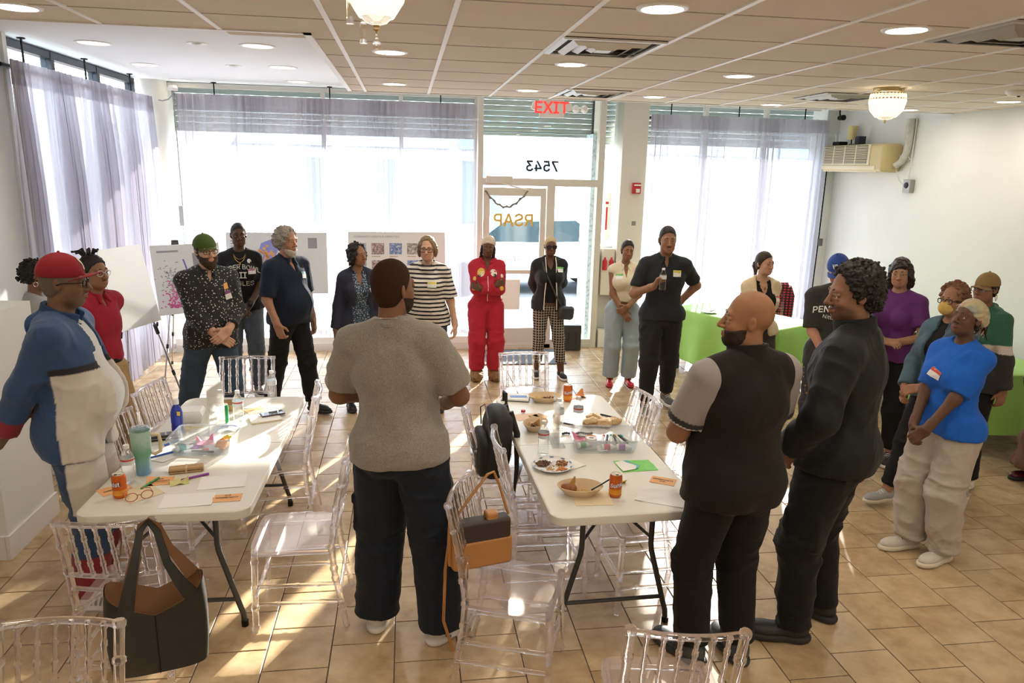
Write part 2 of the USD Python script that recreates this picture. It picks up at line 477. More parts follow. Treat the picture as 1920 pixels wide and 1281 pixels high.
slats(XL + .15, .9, 2.74, 3.30)
slats(.95, 2.46, 2.80, 3.30)
slats(2.52, 2.8, 2.72, 3.30)
slats(3.1, 5.65, 2.74, 3.30)
for x in (-2.84, .92, 2.49, 5.66):
    put('guide_rail', box(x - .03, x + .03, 9.95, 10.03, 0, 3.3), dark_alum, SL, smooth=False)
put('bottom_bar', cat_m(box(-2.8, .9, 9.96, 10.0, 2.70, 2.74), box(.96, 2.45, 9.96, 10.0, 2.76, 2.80), box(2.53, 2.79, 9.96, 10.0, 2.68, 2.72), box(3.1, 5.64, 9.96, 10.0, 2.70, 2.74)), shutter_m, SL, smooth=False)

# --- entrance bay: door, transom light and sidelight
DY = 9.50
door = thing('door', kind='structure')
put('jamb', cat_m(box(.90, .965, DY - .03, 9.8, 0, 3.24), box(2.45, 2.53, DY - .03, 9.8, 0, 3.24)), alum, door, smooth=False)
put('transom_bar', box(.965, 2.45, DY - .03, DY + .05, 2.13, 2.22), alum, door, smooth=False)
put('mullion', box(1.80, 1.90, DY - .02, DY + .05, 0, 2.13), alum, door, smooth=False)
put('sill', cat_m(box(.965, 2.45, DY - .02, DY + .05, 0, .05), box(1.9, 2.45, DY - .015, DY + .05, .05, .11)), alum, door, smooth=False)
put('sidelight_pane', box(1.90, 2.45, DY + .01, DY + .02, .11, 2.13), pane, door, smooth=False)
put('transom_pane', box(.965, 2.45, DY + .01, DY + .02, 2.22, 3.24), pane, door, smooth=False)
lf = thing('door', kind='structure')
put('leaf_frame', cat_m(box(.98, 1.06, DY, DY + .045, .05, 2.1), box(1.72, 1.79, DY, DY + .045, .05, 2.1), box(1.06, 1.72, DY, DY + .045, 2.0, 2.1), box(1.06, 1.72, DY, DY + .045, .05, .27)), alum, lf, smooth=False)
put('push_bar', cat_m(box(1.06, 1.72, DY - .03, DY + .03, 1.0, 1.05), box(1.03, 1.08, DY - .05, DY + .02, .98, 1.07)), alum, lf, smooth=False)
put('pane', box(1.06, 1.72, DY + .018, DY + .026, .27, 2.0), pane, lf, smooth=False)
gold = pm('gold_vinyl', (0.72, 0.50, 0.10), 0.5)
wvinyl = pm('white_vinyl', (0.85, 0.86, 0.86), 0.5)
bvinyl = pm('black_vinyl', (0.01, 0.01, 0.012), 0.5)
put('gold_lettering', shift(text_on('RSAP', .15, .002, True, mirror=True), [1.37, DY + .012, 1.62]), gold, lf, smooth=False)
put('white_lettering', cat_m(shift(text_on('(267) 977-5944', .05, .002, mirror=True), [1.38, DY + .012, 1.33]), shift(text_on('@deservephilly', .06, .002, mirror=True), [1.38, DY + .012, 1.16]),
                             shift(text_on('BY APPOINTMENT', .03, .002, mirror=True), [1.38, DY + .012, 1.26])), wvinyl, lf, smooth=False)
put('poster', box(1.18, 1.48, DY + .012, DY + .015, .52, .92), pm('paper_white', (.82, .82, .8), .7), lf, smooth=False)
put('number_lettering', shift(text_on('7543', .125, .002, True, mirror=True), [at(1017, 310, y=DY)[0], DY + .004, at(1017, 321, y=DY)[2]]), bvinyl, door, smooth=False)
put('door_closer', cat_m(rbox(.34, .07, .085, .008, 2, (1.17, DY - .05, 2.2)), tube([(1.2, DY - .07, 2.16), (1.42, DY - .12, 2.1), (1.55, DY - .03, 2.07)], .010, 6)), alum, door)
put('swag', tube([(.99 + .55 * t, DY - .05, 2.06 - .20 * math.sin(math.pi * t) + .01 * math.sin(40 * t)) for t in np.linspace(0, 1, 24)], [.012 + .004 * math.sin(9 * i) for i in range(24)], 7), pm('dried_garland', (.22, .2, .16), .9), label='dried dark garland swag hanging across the top of the glass door', cat='garland')
# return wall with textured glass beside the sidelight, outside
rt = mat('rough_glass', {'t': ('texture_coordinate', {}), 'n': ('voronoi_texture', {'scale': 26.0}), 'r': ('rgb_ramp', {'ramp': [(0.1, (.35, .5, .58)), (.6, (.7, .85, .92))]}), 'p': ('principled_bsdf', {'roughness': .25})},
         [('t.object', 'n.vector'), ('n.distance', 'r.fac'), ('r.color', 'p.base_color')], 'p.BSDF')
put('wall_return', box(2.40, 2.46, 9.62, 10.15, 0, 2.8), rt, smooth=False, kind='structure')
put('wall_side', cat_m(box(2.53, 2.77, 9.7, 9.75, 0, 1.35), box(2.53, 2.56, 9.6, 9.75, 0, 3.24)), white_wall, smooth=False, kind='structure')
put('pane_side', box(2.55, 2.76, 9.73, 9.735, 1.35, 3.2), pane, smooth=False, kind='structure')

# --- sheer curtains on dark rods
sheer = mat('sheer_voile', {'t': ('transparent_bsdf', {'color': (.97, .96, 1.0)}), 'l': ('translucent_bsdf', {'color': (.50, .48, .535)}), 'd': ('diffuse_bsdf', {'color': (.73, .71, .745)}),
                            'm1': ('mix_closure', {'fac': .45}), 'm2': ('mix_closure', {'fac': .76})},
            [('l.BSDF', 'm1.closure1'), ('d.BSDF', 'm1.closure2'), ('t.BSDF', 'm2.closure1'), ('m1.closure', 'm2.closure2')], 'm2.closure')
rod_m = pm('black_iron', (.015, .015, .017), .4, .6)


def curtain(name_label, a0, a1, z0, z1, at_, along, seed, n=520, amp=.045, lean0=0.0):
    r = np.random.default_rng(seed)
    L = abs(a1 - a0)
    s = np.linspace(0, 1, n)
    ph = np.cumsum(1 + .75 * np.sin(2 * np.pi * s * L * 1.3 + 1) + .6 * r.standard_normal(n) * .3)
    ph = ph / ph[-1] * 2 * np.pi * L * 8.2
    big = meshkit.noise(np.stack([s * L * 3.1, s * 0, s * 0], -1), seed)
    zs = np.array([0, .02, .04, .06, .1, .18, .3, .45, .6, .75, .88, 1.0])
    P = np.zeros((len(zs), n, 3))
    for i, t in enumerate(zs):
        k = .35 + .65 * min(1, t * 4)
        off = amp * k * (np.sin(ph) * (.55 + .9 * big) + .35 * np.sin(2.3 * ph + 1)) + .008 * np.sin(ph * 3.1 + 5 * t)
        a = a0 + (a1 - a0) * s + .012 * k * np.cos(ph) + lean0 * t * t * (1 - s) ** 2
        z = z1 - (z1 - z0) * t + (.012 * np.sin(ph) if t == 1 else 0)
        P[i] = np.stack([a, at_ + off, np.broadcast_to(z, s.shape)], -1) if along == 'x' else np.stack([at_ + off, a, np.broadcast_to(z, s.shape)], -1)
    t_ = thing('curtain', name_label, 'curtain')
    put('drape', grid_sheet(P), sheer, t_, smooth=True)
    hem = P[[0, 1, 2, 3]].copy()
    hem[..., 1 if along == 'x' else 0] -= .004
    put('header', grid_sheet(hem), sheer, t_, smooth=True)
    e = [(a0, at_ + .10, z1 - .04), (a1, at_ + .10, z1 - .04)] if along == 'x' else [(at_ - .07, a0, z1 - .04), (at_ - .07, a1, z1 - .04)]
    put('rod', tube(e, .016, 10), rod_m, t_)
    for q in np.linspace(.12, .88, 3):
        p = np.array(e[0]) * (1 - q) + np.array(e[1]) * q
        put('bracket', cat_m(tube([p, p + [0, 0, ZD - z1 + .05]], .008, 6), shift(trimesh.creation.cylinder(.03, .008), [p[0], p[1], ZD - .006])), rod_m, t_)


curtain('tall grey sheer curtain along the left side windows', 6.26, 9.36, .06, 3.05, XL + .10, 'y', 3, amp=.05)
curtain('white sheer curtain across the back window left of the glass door', -2.66, .86, .22, 3.10, YB, 'x', 8, n=640, lean0=-.0)
curtain('white sheer curtain across the back window right of the column', 3.12, 5.56, .18, 3.06, YB, 'x', 21, n=480, amp=.055)
# ================================================================ ceiling fixtures
lamp_m = emit('lamp_diffuser', (1.0, 0.885, 0.72), LAMP)
lamp2_m = emit('lamp_diffuser_drywall', (1.0, 0.88, 0.66), 3.2)
ring_m = pm('lamp_trim', (.85, .85, .84), .4)


def downlight(x, y, z, label, r=.085, m=lamp_m, group=None):
    t = thing('recessed_light', label, 'ceiling light', (x, y, z), 0, group)
    put('trim_ring', lathe([(r, -.004), (r + .004, -.008), (r + .022, -.006), (r + .026, 0), (r, 0)], 32), ring_m, t, smooth=50)
    put('diffuser', lathe([(0, -.004), (r, -.004)], 32), m, t, smooth=False)
    return t


def ceil_at(px, py, z=ZC):
    p = at(px, py, z=z)
    return p[0], p[1]


for (px, py), lab in {(1242, 15): 'round recessed downlight at the top edge, right of the chandelier with hanging drops', (1700, 55): 'round recessed downlight beside the large square vent at the upper right',
                      (1071, 120): 'round recessed downlight just below the shiny square vent in the middle of the ceiling', (1386, 142): 'round recessed downlight halfway between the middle vent and the small lit chandelier',
                      (1226, 181): 'small round recessed downlight above the column with the red fire alarm', (1446, 196): 'small round recessed downlight above the right back curtain',
                      (1645, 212): 'small round recessed downlight directly under the small lit chandelier', (990, 169): 'small round recessed downlight just left above the red exit sign',
                      (739, 157): 'small round recessed downlight farthest back in the tiled ceiling left of the door', (731, 97): 'round recessed downlight under the chandelier with the hanging crystal ball',
                      (30, 12): 'round recessed downlight in the top left corner of the picture', (1912, 191): 'round recessed downlight under the smoke detector at the right edge'}.items():
    x, y = ceil_at(px, py)
    downlight(min(x, XR - .5), min(y, 7.2), ZC, lab)
for (px, py), lab in {(175, 80): 'warm round recessed light in the white ceiling panel, leftmost of its near row', (483, 86): 'warm round recessed light in the white ceiling panel, near its right edge',
                      (272, 121): 'warm round recessed light in the white ceiling panel, middle of its left column', (530, 126): 'warm round recessed light in the white ceiling panel, middle of its right column',
                      (340, 150): 'warm round recessed light in the white ceiling panel, farthest left by the back window', (560, 153): 'warm round recessed light in the white ceiling panel, farthest right by the back window'}.items():
    x, y = ceil_at(px, py, ZD)
    downlight(x, y, ZD, lab, .115, lamp2_m)
for x, cn in ((-1.9, 'at the left wall'), (-.07, 'left of the middle'), (1.08, 'in the middle'), (2.3, 'right of the middle'), (3.6, 'towards the right wall'), (5.0, 'at the right wall')):
    for y, rn in ((-1.6, 'last'), (.1, 'middle'), (1.8, 'first')):
        if (x, y) != (-.07, 1.8):
            downlight(x, y, ZC, f'recessed downlight {cn}, {rn} of three rows behind the camera', .085)
_g = None
eye_m = pm('eyeball_light', (.42, .42, .40), .35, .6)
for (px, py), lab in {(370, 81): 'small unlit swivel spotlight in the white ceiling panel, nearer one', (438, 123): 'small unlit swivel spotlight in the white ceiling panel, farther one'}.items():
    x, y = ceil_at(px, py, ZD)
    t = thing('spotlight', lab, 'ceiling spotlight', (x, y, ZD), 0)
    put('trim_ring', lathe([(.045, -.004), (.075, -.006), (.08, 0), (.045, 0)], 28), ring_m, t, smooth=50)
    put('eyeball', lathe([(0, -.016), (.02, -.015), (.038, -.008), (.046, -.001)], 24), eye_m, t, smooth=60)

# air vents: nested square cones in a ceiling cell
vent_m = pm('vent_metal', (.70, .71, .70), .42, .25)
vent_dark = pm('vent_throat', (.04, .04, .04), .9)


def vent(x0, y0, label, m=vent_m):
    s = .57
    t = thing('air_vent', label, 'air vent', (x0, y0, ZC), 0)
    put('throat', box(-s / 2, s / 2, -s / 2, s / 2, -.001, .004), vent_dark, t, smooth=False)
    for i, h in enumerate((s / 2, .215, .15, .085)):
        w = .032
        V, f = [], []
        for (a, z) in ((h, -.004), (h - .006, -.012), (h - w, -.028 if i else -.014), (h - w, -.024 if i else -.004)):
            V += [(-a, -a, z), (a, -a, z), (a, a, z), (-a, a, z)]
        for k in range(4):
            k2 = (k + 1) % 4
            for j in range(4):
                j2 = (j + 1) % 4
                f += [(k * 4 + j, k2 * 4 + j, k2 * 4 + j2), (k * 4 + j, k2 * 4 + j2, k * 4 + j2)]
        put('blade', trimesh.Trimesh(V, f, process=False), m, t, smooth=False)
    put('centre_plate', rbox(.09, .09, .01, .004, 2, (0, 0, -.022)), m, t)


vent_g = pm('vent_grey', (.42, .42, .40), .5, .3)
vent(GX0 + 2.5 * GS, GY0 + .5 * GL + .1, 'shiny square ceiling vent of nested frames in the middle of the ceiling')
vent(GX0 + 5.5 * GS, 3.33, 'large grey square ceiling vent cut by the right edge of the picture', vent_g)
vent(GX0 + 7.0 * GS, 6.25, 'grey square ceiling vent left of the small lit chandelier', vent_g)
vent(GX0 + 3.45 * GS, 6.75, 'shiny square ceiling vent above the exit sign')

# crystal bowl chandeliers
crystal = mat('crystal', {'g': ('glass_bsdf', {'color': (1, .98, .94), 'IOR': 1.5, 'roughness': .02}), 't': ('transparent_bsdf', {'color': (1, .97, .9)}), 'm': ('mix_closure', {'fac': .45})}, [('g.BSDF', 'm.closure1'), ('t.BSDF', 'm.closure2')], 'm.closure')
glow_m = emit('chandelier_bulb', (1.0, .84, .58), 40.0)
glowc_m = mat('lit_crystal', {'e': ('emission', {'color': (1.0, .88, .68), 'strength': 0.9}), 'g': ('glass_bsdf', {'color': (1, .98, .94), 'IOR': 1.4, 'roughness': .05}), 'm': ('mix_closure', {'fac': .5})}, [('e.emission', 'm.closure1'), ('g.BSDF', 'm.closure2')], 'm.closure')
brass = pm('brass', (.55, .42, .2), .3, .9)


def chandelier(x, y, z, R, label, drops):
    t = thing('chandelier', label, 'chandelier', (x, y, z), 0)
    put('ceiling_plate', lathe([(0, 0), (R * .95, 0), (R * .95, -.015), (R * .9, -.03), (0, -.03)], 28), brass, t)
    for i in range(3):
        a = i * 2.09
        put('bulb', shift(trimesh.creation.icosphere(2, .018), [R * .42 * math.cos(a), R * .42 * math.sin(a), -.085]), glow_m, t, smooth=True)
    for zz, rr in ((-.035, R), (-.075, R * 1.03)):
        put('hoop', lathe([(rr - .006, zz), (rr + .006, zz), (rr + .006, zz - .012), (rr - .006, zz - .012), (rr - .006, zz)], 36), brass, t)
    n = 30
    for i in range(n):
        a = 2 * math.pi * i / n
        pts = [(R * 1.02 * math.cos(a), R * 1.02 * math.sin(a), -.04), (R * 1.05 * math.cos(a), R * 1.05 * math.sin(a), -.10), (R * .92 * math.cos(a), R * .92 * math.sin(a), -.165), (R * .60 * math.cos(a), R * .60 * math.sin(a), -.215)]
        put('crystal_strand', tube(pts, [.007, .013, .012, .006], 5), glowc_m, t, smooth=False)
    put('bowl_bottom', lathe([(R * .62, -.212), (R * .4, -.232), (R * .15, -.238), (0, -.238)], 28), glowc_m, t)
    put('finial', lathe([(0, -.236), (.012, -.24), (.008, -.246), (.011, -.252), (.004, -.258), (.003, -.264), (0, -.264)], 14), brass, t)
    for dx, dy, z0, L, kind in drops:
        if kind == 'ball':
            put('crystal_drop', cat_m(tube([(dx, dy, z0), (dx, dy, z0 - L)], .002, 5), *[shift(trimesh.creation.icosphere(2, r_), [dx, dy, z0 - L - q]) for r_, q in ((.005, .0), (.006, .010), (.015, .028))]), crystal, t, smooth=True)
        else:
            put('crystal_drop', cat_m(tube([(dx, dy, z0), (dx, dy, z0 - .02)], .002, 5), rod((dx, dy, z0 - .02), (dx, dy, z0 - L), [(0, .006), (.1, .011), (.8, .010), (1, .013)], 8)), crystal, t, smooth=False)
    l = UsdLux.SphereLight.Define(stage, str(t.GetPath()) + '/lamp')
    l.CreateRadiusAttr(.05); l.CreateIntensityAttr(18.0); l.CreateColorAttr(Gf.Vec3f(1, .84, .6)); l.AddTranslateOp().Set(Gf.Vec3d(0, 0, -.12))


p = at(706, 47, z=2.782)
chandelier(p[0], p[1], ZC, .084, 'lit crystal bowl chandelier cut off by the top edge, with a hanging crystal ball', [(0, 0, -.262, .008, 'ball'), (-.042, .0, -.21, .085, 'rod'), (-.082, -.01, -.11, .13, 'rod')])
chandelier(3.72, 5.55, ZC, .118, 'small lit crystal bowl chandelier near the right wall', [])
# smoke detector, sprinklers
t = thing('smoke_detector', 'white round smoke detector on the ceiling at the right edge', 'smoke detector', (*ceil_at(1906, 170), ZC), 0)
put('body', lathe([(.075, 0), (.075, -.015), (.06, -.03), (.045, -.042), (0, -.042)], 28), ring_m, t, smooth=30)
put('lens', shift(trimesh.creation.icosphere(2, .012), [0, -.03, -.04]), bvinyl, t, smooth=True)
# exit sign with emergency lamps
ex = at(1034, 207, y=9.36)
t = thing('exit_sign', 'white exit sign with red letters and emergency lamps above the glass door', 'exit sign', (ex[0], 9.36, ex[2] - .09), 0)
put('housing', rbox(.31, .05, .23, .012, 2, (0, 0, .115)), pm('sign_plastic', (.82, .80, .77), .45), t)
put('letters', shift(text_on('EXIT', .135, .003, True), [0, -.026, .055]), emit('exit_red', (.95, .05, .04), 1.1), t, smooth=False)
for dx, rz, kind in ((-.20, 10, 'b'), (.21, -12, 'b'), (.31, 0, 'c'), (.42, 0, 'c')):
    if kind == 'b':
        m = rbox(.10, .05, .09, .015, 2); rotm(m, rz * 1.5, [0, 1, 0]); shift(m, (dx, 0, .13))
    else:
        m = rotm(lathe([(0, -.045), (.042, -.04), (.05, -.02), (.03, .03), (0, .035)], 20), 80, [1, 0, 0]); shift(m, (dx, 0, .12))
    put('lamp_head', m, pm('sign_plastic', (.82, .80, .77), .45), t)
t = thing('cctv_camera', 'small black camera on the dark post at the right end of the back curtain', 'camera', (*at(1578, 221, y=9.38),), 0)
put('body', rotm(lathe([(0, -.05), (.03, -.05), (.035, .05), (0, .05)], 14), 90, [1, 0, 0]), rod_m, t)
put('mount', tube([(0, 0.02, 0), (0, .05, .06), (0, .06, .2)], .01, 6), rod_m, t)

# fire alarm, emblem, hose sign, extinguisher on the column beside the door
red_m = pm('alarm_red', (.55, .025, .03), .35)
p = at(1192, 353, y=YB)
t = thing('fire_alarm', 'red fire alarm pull station on the column right of the door', 'fire alarm', (p[0], YB, p[2]), 0)
put('case', rbox(.11, .06, .14, .012, 2, (0, -.03, 0)), red_m, t)
put('handle', cat_m(rbox(.05, .015, .05, .004, 1, (.01, -.062, -.03)), box(-.04, .05, -.062, -.06, .03, .05)), wvinyl, t)
p = at(1188, 419, y=YB)
put('plaque', rbox(.055, .008, .055, .002, 1), pm('plaque_grey', (.3, .3, .29), .5), label='small square grey plaque on the column under the fire alarm', cat='plaque', loc=(p[0], YB - .004, p[2]))
t = thing('fire_sign', 'narrow white sign with a red arrow bar on the return wall by the column', 'sign', (2.66, 9.69, 1.75), 0)
put('board', rbox(.10, .012, .62, .003, 1), wvinyl, t)
put('red_bar', cat_m(box(-.02, .0, -.009, -.006, -.18, .12), box(-.03, .01, -.009, -.006, .16, .19)), red_m, t, smooth=False)
t = thing('extinguisher_cabinet', 'pale fire extinguisher cabinet with red extinguisher emblems beside the door', 'fire extinguisher cabinet', (2.66, 9.57, 1.02), 0)
put('case', rbox(.18, .10, .62, .008, 2), cream_paint, t)
put('emblem', cat_m(*[shift(rotm(lathe([(0, 0), (.028, .0), (.032, .01), (.032, .12), (.012, .15), (.012, .17), (0, .17)], 14), 0, [1, 0, 0]), [dx, -.055, -.05 + .08]) for dx in (-.045, .045)]), red_m, t)
# door mat, and the black stop box behind the sidelight
put('door_mat', slab(np.stack([*np.meshgrid(np.linspace(.85, 1.95, 8), np.linspace(8.62, 9.36, 6), indexing='ij'), np.full((8, 6), .012)], -1), .012), pm('mat_fibre', (.10, .12, .14), .95, var=.35, scale=120), label='dark blue grey door mat on the floor before the glass door', cat='door mat', smooth=False)
t = thing('floor_box', 'black ribbed plastic box standing by the sidelight behind the checked trousers', 'box', (2.16, 9.30, 0), -6)
put('body', rbox(.24, .08, .34, .015, 2, (0, 0, .18)), pm('black_plastic', (.03, .033, .033), .5), t)
put('ribs', cat_m(*[box(dx - .012, dx + .012, -.045, -.038, .1, .26) for dx in (-.05, .05)]), pm('black_plastic2', (.015, .015, .015), .6), t, smooth=False)

# ---------------------------------------------------------------- air conditioner on the right wall and the things round it
acm = pm('aged_plastic', (.62, .50, .26), .45, var=.05, scale=4)
acl = pm('aged_plastic_pale', (.74, .66, .46), .45)
t = thing('air_conditioner', 'old cream wall air conditioner with slotted grille high on the right wall', 'air conditioner', (XR, 8.78, 2.40), 0)
body = rbox(.26, 1.28, .33, .045, 3, (-.13, 0, .165))
put('body', body, acm, t, smooth=45)
put('grille_frame', rbox(.02, 1.0, .24, .006, 2, (-.262, .1, .2)), acl, t)
for i in range(13):
    put('louvre', box(-.276, -.262, -.36, .58, .10 + i * .0165, .108 + i * .0165), pm('louvre_dark', (.16, .16, .10), .6) if i % 1 else acl, t, smooth=False)
put('grille_back', box(-.273, -.268, -.36, .58, .095, .315), pm('grille_shadow_gap', (.05, .05, .035), .8), t, smooth=False)
for y_ in (-.12, .12, .36):
    put('divider', box(-.278, -.262, y_ - .006, y_ + .006, .095, .315), acl, t, smooth=False)
put('outlet_flap', cat_m(rbox(.03, 1.15, .05, .008, 2, (-.255, .05, .05)), rbox(.02, 1.15, .02, .006, 1, (-.235, .05, .01))), acl, t)
t = thing('refrigerant_line', 'grey wrapped pipe bending from the ceiling into the air conditioner', 'pipe', (XR, 8.05, 0), 0)
pts = [(-.05, -.03, 3.0), (-.05, -.04, 2.85), (-.055, -.05, 2.72), (-.06, -.04, 2.62), (-.08, .0, 2.52), (-.12, .05, 2.47)]
put('wrap', tube(pts, [.045, .045, .042, .04, .04, .035], 12), pm('pipe_wrap', (.55, .54, .5), .7, var=.15, scale=20), t)
put('cable', tube([(-.02, -.09, 3.0), (-.02, -.09, 2.5), (-.03, -.10, 2.34)], .007, 6), pm('cable_white', (.7, .7, .68), .5), t)
put('strap', tube([(-.08, -.02, 2.64), (-.02, -.07, 2.55), (-.05, .05, 2.53), (-.09, .03, 2.6)], .008, 6), pm('cable_white', (.7, .7, .68), .5), t)
t = thing('junction_box', 'grey metal socket box on the right wall below the air conditioner', 'socket box', (XR, 7.93, 2.20), 0)
put('case', rbox(.06, .13, .15, .008, 2, (-.03, 0, .05)), pm('grey_metal', (.33, .34, .32), .4, .5), t)
put('socket', rotm(lathe([(0, .012), (.03, .01), (.035, 0)], 16), -90, [0, 1, 0], (0, 0, 0)).apply_translation([-.06, 0, .06]), rod_m, t)
put('lead', tube([(-.03, .07, .04), (-.05, .16, .12), (-.08, .2, .24)], .008, 6), pm('cable_white', (.7, .7, .68), .5), t)
t = thing('bottle_lamp', 'small pale yellow drum shaded lamp standing on the air conditioner', 'lamp', (XR - .1, 9.06, 2.73), 0)
put('shade', lathe([(.055, .07), (.06, .24), (.057, .24), (.052, .07)], 20), pm('shade_yellow', (.62, .53, .25), .7), t)
put('stem', lathe([(.035, 0), (.035, .01), (.007, .02), (.007, .16), (0, .16)], 14), rod_m, t)
t = thing('router', 'small black device box on top of the air conditioner', 'device', (XR - .12, 8.84, 2.73), 0)
put('case', rbox(.10, .09, .10, .01, 2, (0, 0, .055)), pm('device_navy', (.012, .013, .03), .4), t)
put('base', rbox(.13, .12, .012, .004, 1, (0, 0, .006)), rod_m, t)
t = thing('modem', 'low black device with small aerials by the curtain on the air conditioner', 'device', (XR - .12, 9.28, 2.73), 0)
put('case', rbox(.12, .16, .05, .01, 2, (0, 0, .026)), rod_m, t)
for y_ in (-.05, .04):
    put('aerial', tube([(-.04, y_, .04), (-.05, y_, .14)], .006, 6), wvinyl, t)
t = thing('wall_cable', 'dark cable with a small timer box hanging down the wall edge behind the curtain end', 'cable', (5.57, 9.42, 0), 0)
put('cable', tube([(0, 0, 2.4), (.0, 0, 1.5), (-.01, 0, .6)], .008, 6), rod_m, t)
put('timer', rbox(.06, .04, .10, .006, 2, (.02, -.01, 1.46)), pm('timer_grey', (.12, .12, .12), .5), t)
t = thing('pull_chain', 'hanging cable loop with a grey handle at the back left corner column', 'cable', (*at(322, 165, y=YB - .06),), 0)
put('loop', tube([(.0, 0, 0), (0.0, 0, -.08), (-.04, -.03, -.13), (-.10, -.05, -.15), (-.14, -.06, -.14)], .008, 6), pm('cable_grey', (.35, .35, .35), .5), t)
put('cord', tube([(.01, 0, .05), (.015, 0, -.6), (.02, 0, -1.35)], .006, 6), pm('cable_grey', (.35, .35, .35), .5), t)
put('handle', rbox(.05, .05, .24, .008, 2, (.0, 0, -1.46)), pm('cable_grey', (.35, .35, .35), .5), t)
put('junction', lathe([(0, -.03), (.05, -.03), (.055, .0), (.04, .03), (0, .03)], 18, (.01, 0, 0)), ring_m, t)

# ================================================================ outside: pavement, street, parked car, shops opposite
put('pavement', box(-30, 40, 9.75, 13.5, -.16, -.02), pm('pavement_concrete', (.50, .48, .45), .85, var=.1, scale=2), smooth=False, kind='structure')
put('street', box(-30, 40, 13.5, 34, -.25, -.15), pm('asphalt', (.16, .16, .165), .9, var=.15, scale=3), smooth=False, kind='structure')
put('neighbour_wall', box(-4.9, -4.6, -4, 22, -.1, 3.45), pm('neighbour_brick', (.20, .17, .16), .85, var=.2, scale=5), smooth=False, kind='structure')
t = thing('shop_building', 'pale row of shops with sign bands across the sunny street seen through the door', 'building', (0, 27, -.15), 0)
wl = pm('shop_stucco', (.62, .60, .56), .85, var=.06, scale=1)
gm = pm('shop_window', (.18, .27, .32), .1)
put('wall', box(-25, 35, 0, 8, 0, 4.7), wl, t, smooth=False)
for i, x in enumerate(range(-22, 34, 4)):
    put('window', box(x, x + 3.4, -.06, .02, .5, 2.7), gm, t, smooth=False)
    put('sign_band', box(x - .1, x + 3.5, -.12, .02, 3.1, 4.3), pm(f'sign_{i % 3}', ((.35, .5, .66), (.72, .72, .70), (.60, .63, .62))[i % 3], .6), t, smooth=False)
put('cornice', box(-25, 35, -.3, .05, 4.5, 4.8), pm('shop_trim', (.7, .69, .66), .8), t, smooth=False)
cp = at(985, 440, y=15.5)
t = thing('parked_car', 'silver blue car parked at the kerb outside, seen through the door glass', 'car', (cp[0], 15.4, -.15), 0)
prof = [(-2.2, .35), (-2.25, .7), (-2.1, .95), (-1.25, 1.05), (-.65, 1.5), (.9, 1.55), (1.55, 1.1), (2.15, 1.02), (2.25, .7), (2.2, .35)]
cbody = trimesh.creation.extrude_polygon(__import__('shapely.geometry', fromlist=['Polygon']).Polygon(prof), 1.75, engine='earcut')
cbody = rotm(shift(cbody, [0, 0, -.87]), 90, [1, 0, 0])
put('body', cbody, pm('car_paint', (.45, .55, .65), .25, .4), t, smooth=40)
glassp = [[(-1.1, 1.07), (-.6, 1.45), (.15, 1.48), (.15, 1.07)], [(.22, 1.07), (.22, 1.48), (.85, 1.5), (1.4, 1.1)]]
for g in glassp:
    m = trimesh.creation.extrude_polygon(__import__('shapely.geometry', fromlist=['Polygon']).Polygon(g), 1.79, engine='earcut')
    put('side_window', rotm(shift(m, [0, 0, -.895]), 90, [1, 0, 0]), pm('car_glass', (.03, .05, .06), .08), t, smooth=False)
for x in (-1.4, 1.4):
    for y in (-.85, .85):
        w_ = put('wheel', rotm(lathe([(0, -.1), (.2, -.11), (.31, -.1), (.33, -.06), (.33, .06), (.31, .1), (.2, .11), (0, .1)], 26), 90, [1, 0, 0]).apply_translation([x, y, .33]), pm('tyre', (.02, .02, .02), .8), t)
        put('rim', rotm(lathe([(0, -.12), (.18, -.115), (.2, -.105)], 20), 90, [1, 0, 0]).apply_translation([x, y - .0, .33]), alum, w_)
put('bumper', cat_m(rbox(.2, 1.6, .2, .05, 2, (-2.2, 0, .5)), rbox(.2, 1.6, .2, .05, 2, (2.2, 0, .5))), pm('car_trim', (.1, .1, .11), .5), t)
put('tail_lamp', cat_m(rbox(.06, .25, .14, .02, 1, (2.2, -.65, .85)), rbox(.06, .25, .14, .02, 1, (2.2, .65, .85))), red_m, t)
# ================================================================ clear chiavari chairs
poly_m = mat('clear_polycarbonate', {'g': ('glass_bsdf', {'color': (.995, .985, 1.0), 'IOR': 1.42, 'roughness': .01}), 't': ('transparent_bsdf', {'color': (.985, .975, .99)}), 's': ('glossy_bsdf', {'color': (1, 1, 1), 'roughness': .05}),
                                     **fres(1.5), 'm': ('mix_closure', {'fac': .36}), 'm2': ('mix_closure', {})},
             [('g.BSDF', 'm.closure1'), ('t.BSDF', 'm.closure2'), *FRES, ('f.fac', 'm2.fac'), ('m.closure', 'm2.closure1'), ('s.BSDF', 'm2.closure2')], 'm2.closure')

seat_m = mat('clear_seat', {'t': ('transparent_bsdf', {'color': (.985, .975, .995)}), 'd': ('diffuse_bsdf', {'color': (.8, .76, .82)}), 's': ('glossy_bsdf', {'color': (1, 1, 1), 'roughness': .06}), **fres(1.5), 'm': ('mix_closure', {'fac': .07}), 'm2': ('mix_closure', {})},
             [('t.BSDF', 'm.closure1'), ('d.BSDF', 'm.closure2'), *FRES, ('f.fac', 'm2.fac'), ('m.closure', 'm2.closure1'), ('s.BSDF', 'm2.closure2')], 'm2.closure')


def nodes_prof(r, L, at_=(), k=1.32, w=.011):
    """plain rod with bamboo rings at the given distances along it"""
    p = [(0, r)]
    for a in at_:
        p += [((a - w) / L, r), ((a - w * .7) / L, r * k), ((a + w * .0) / L, r * k * .93), ((a + w * .7) / L, r * k), ((a + w) / L, r)]
    return p + [(1, r)]


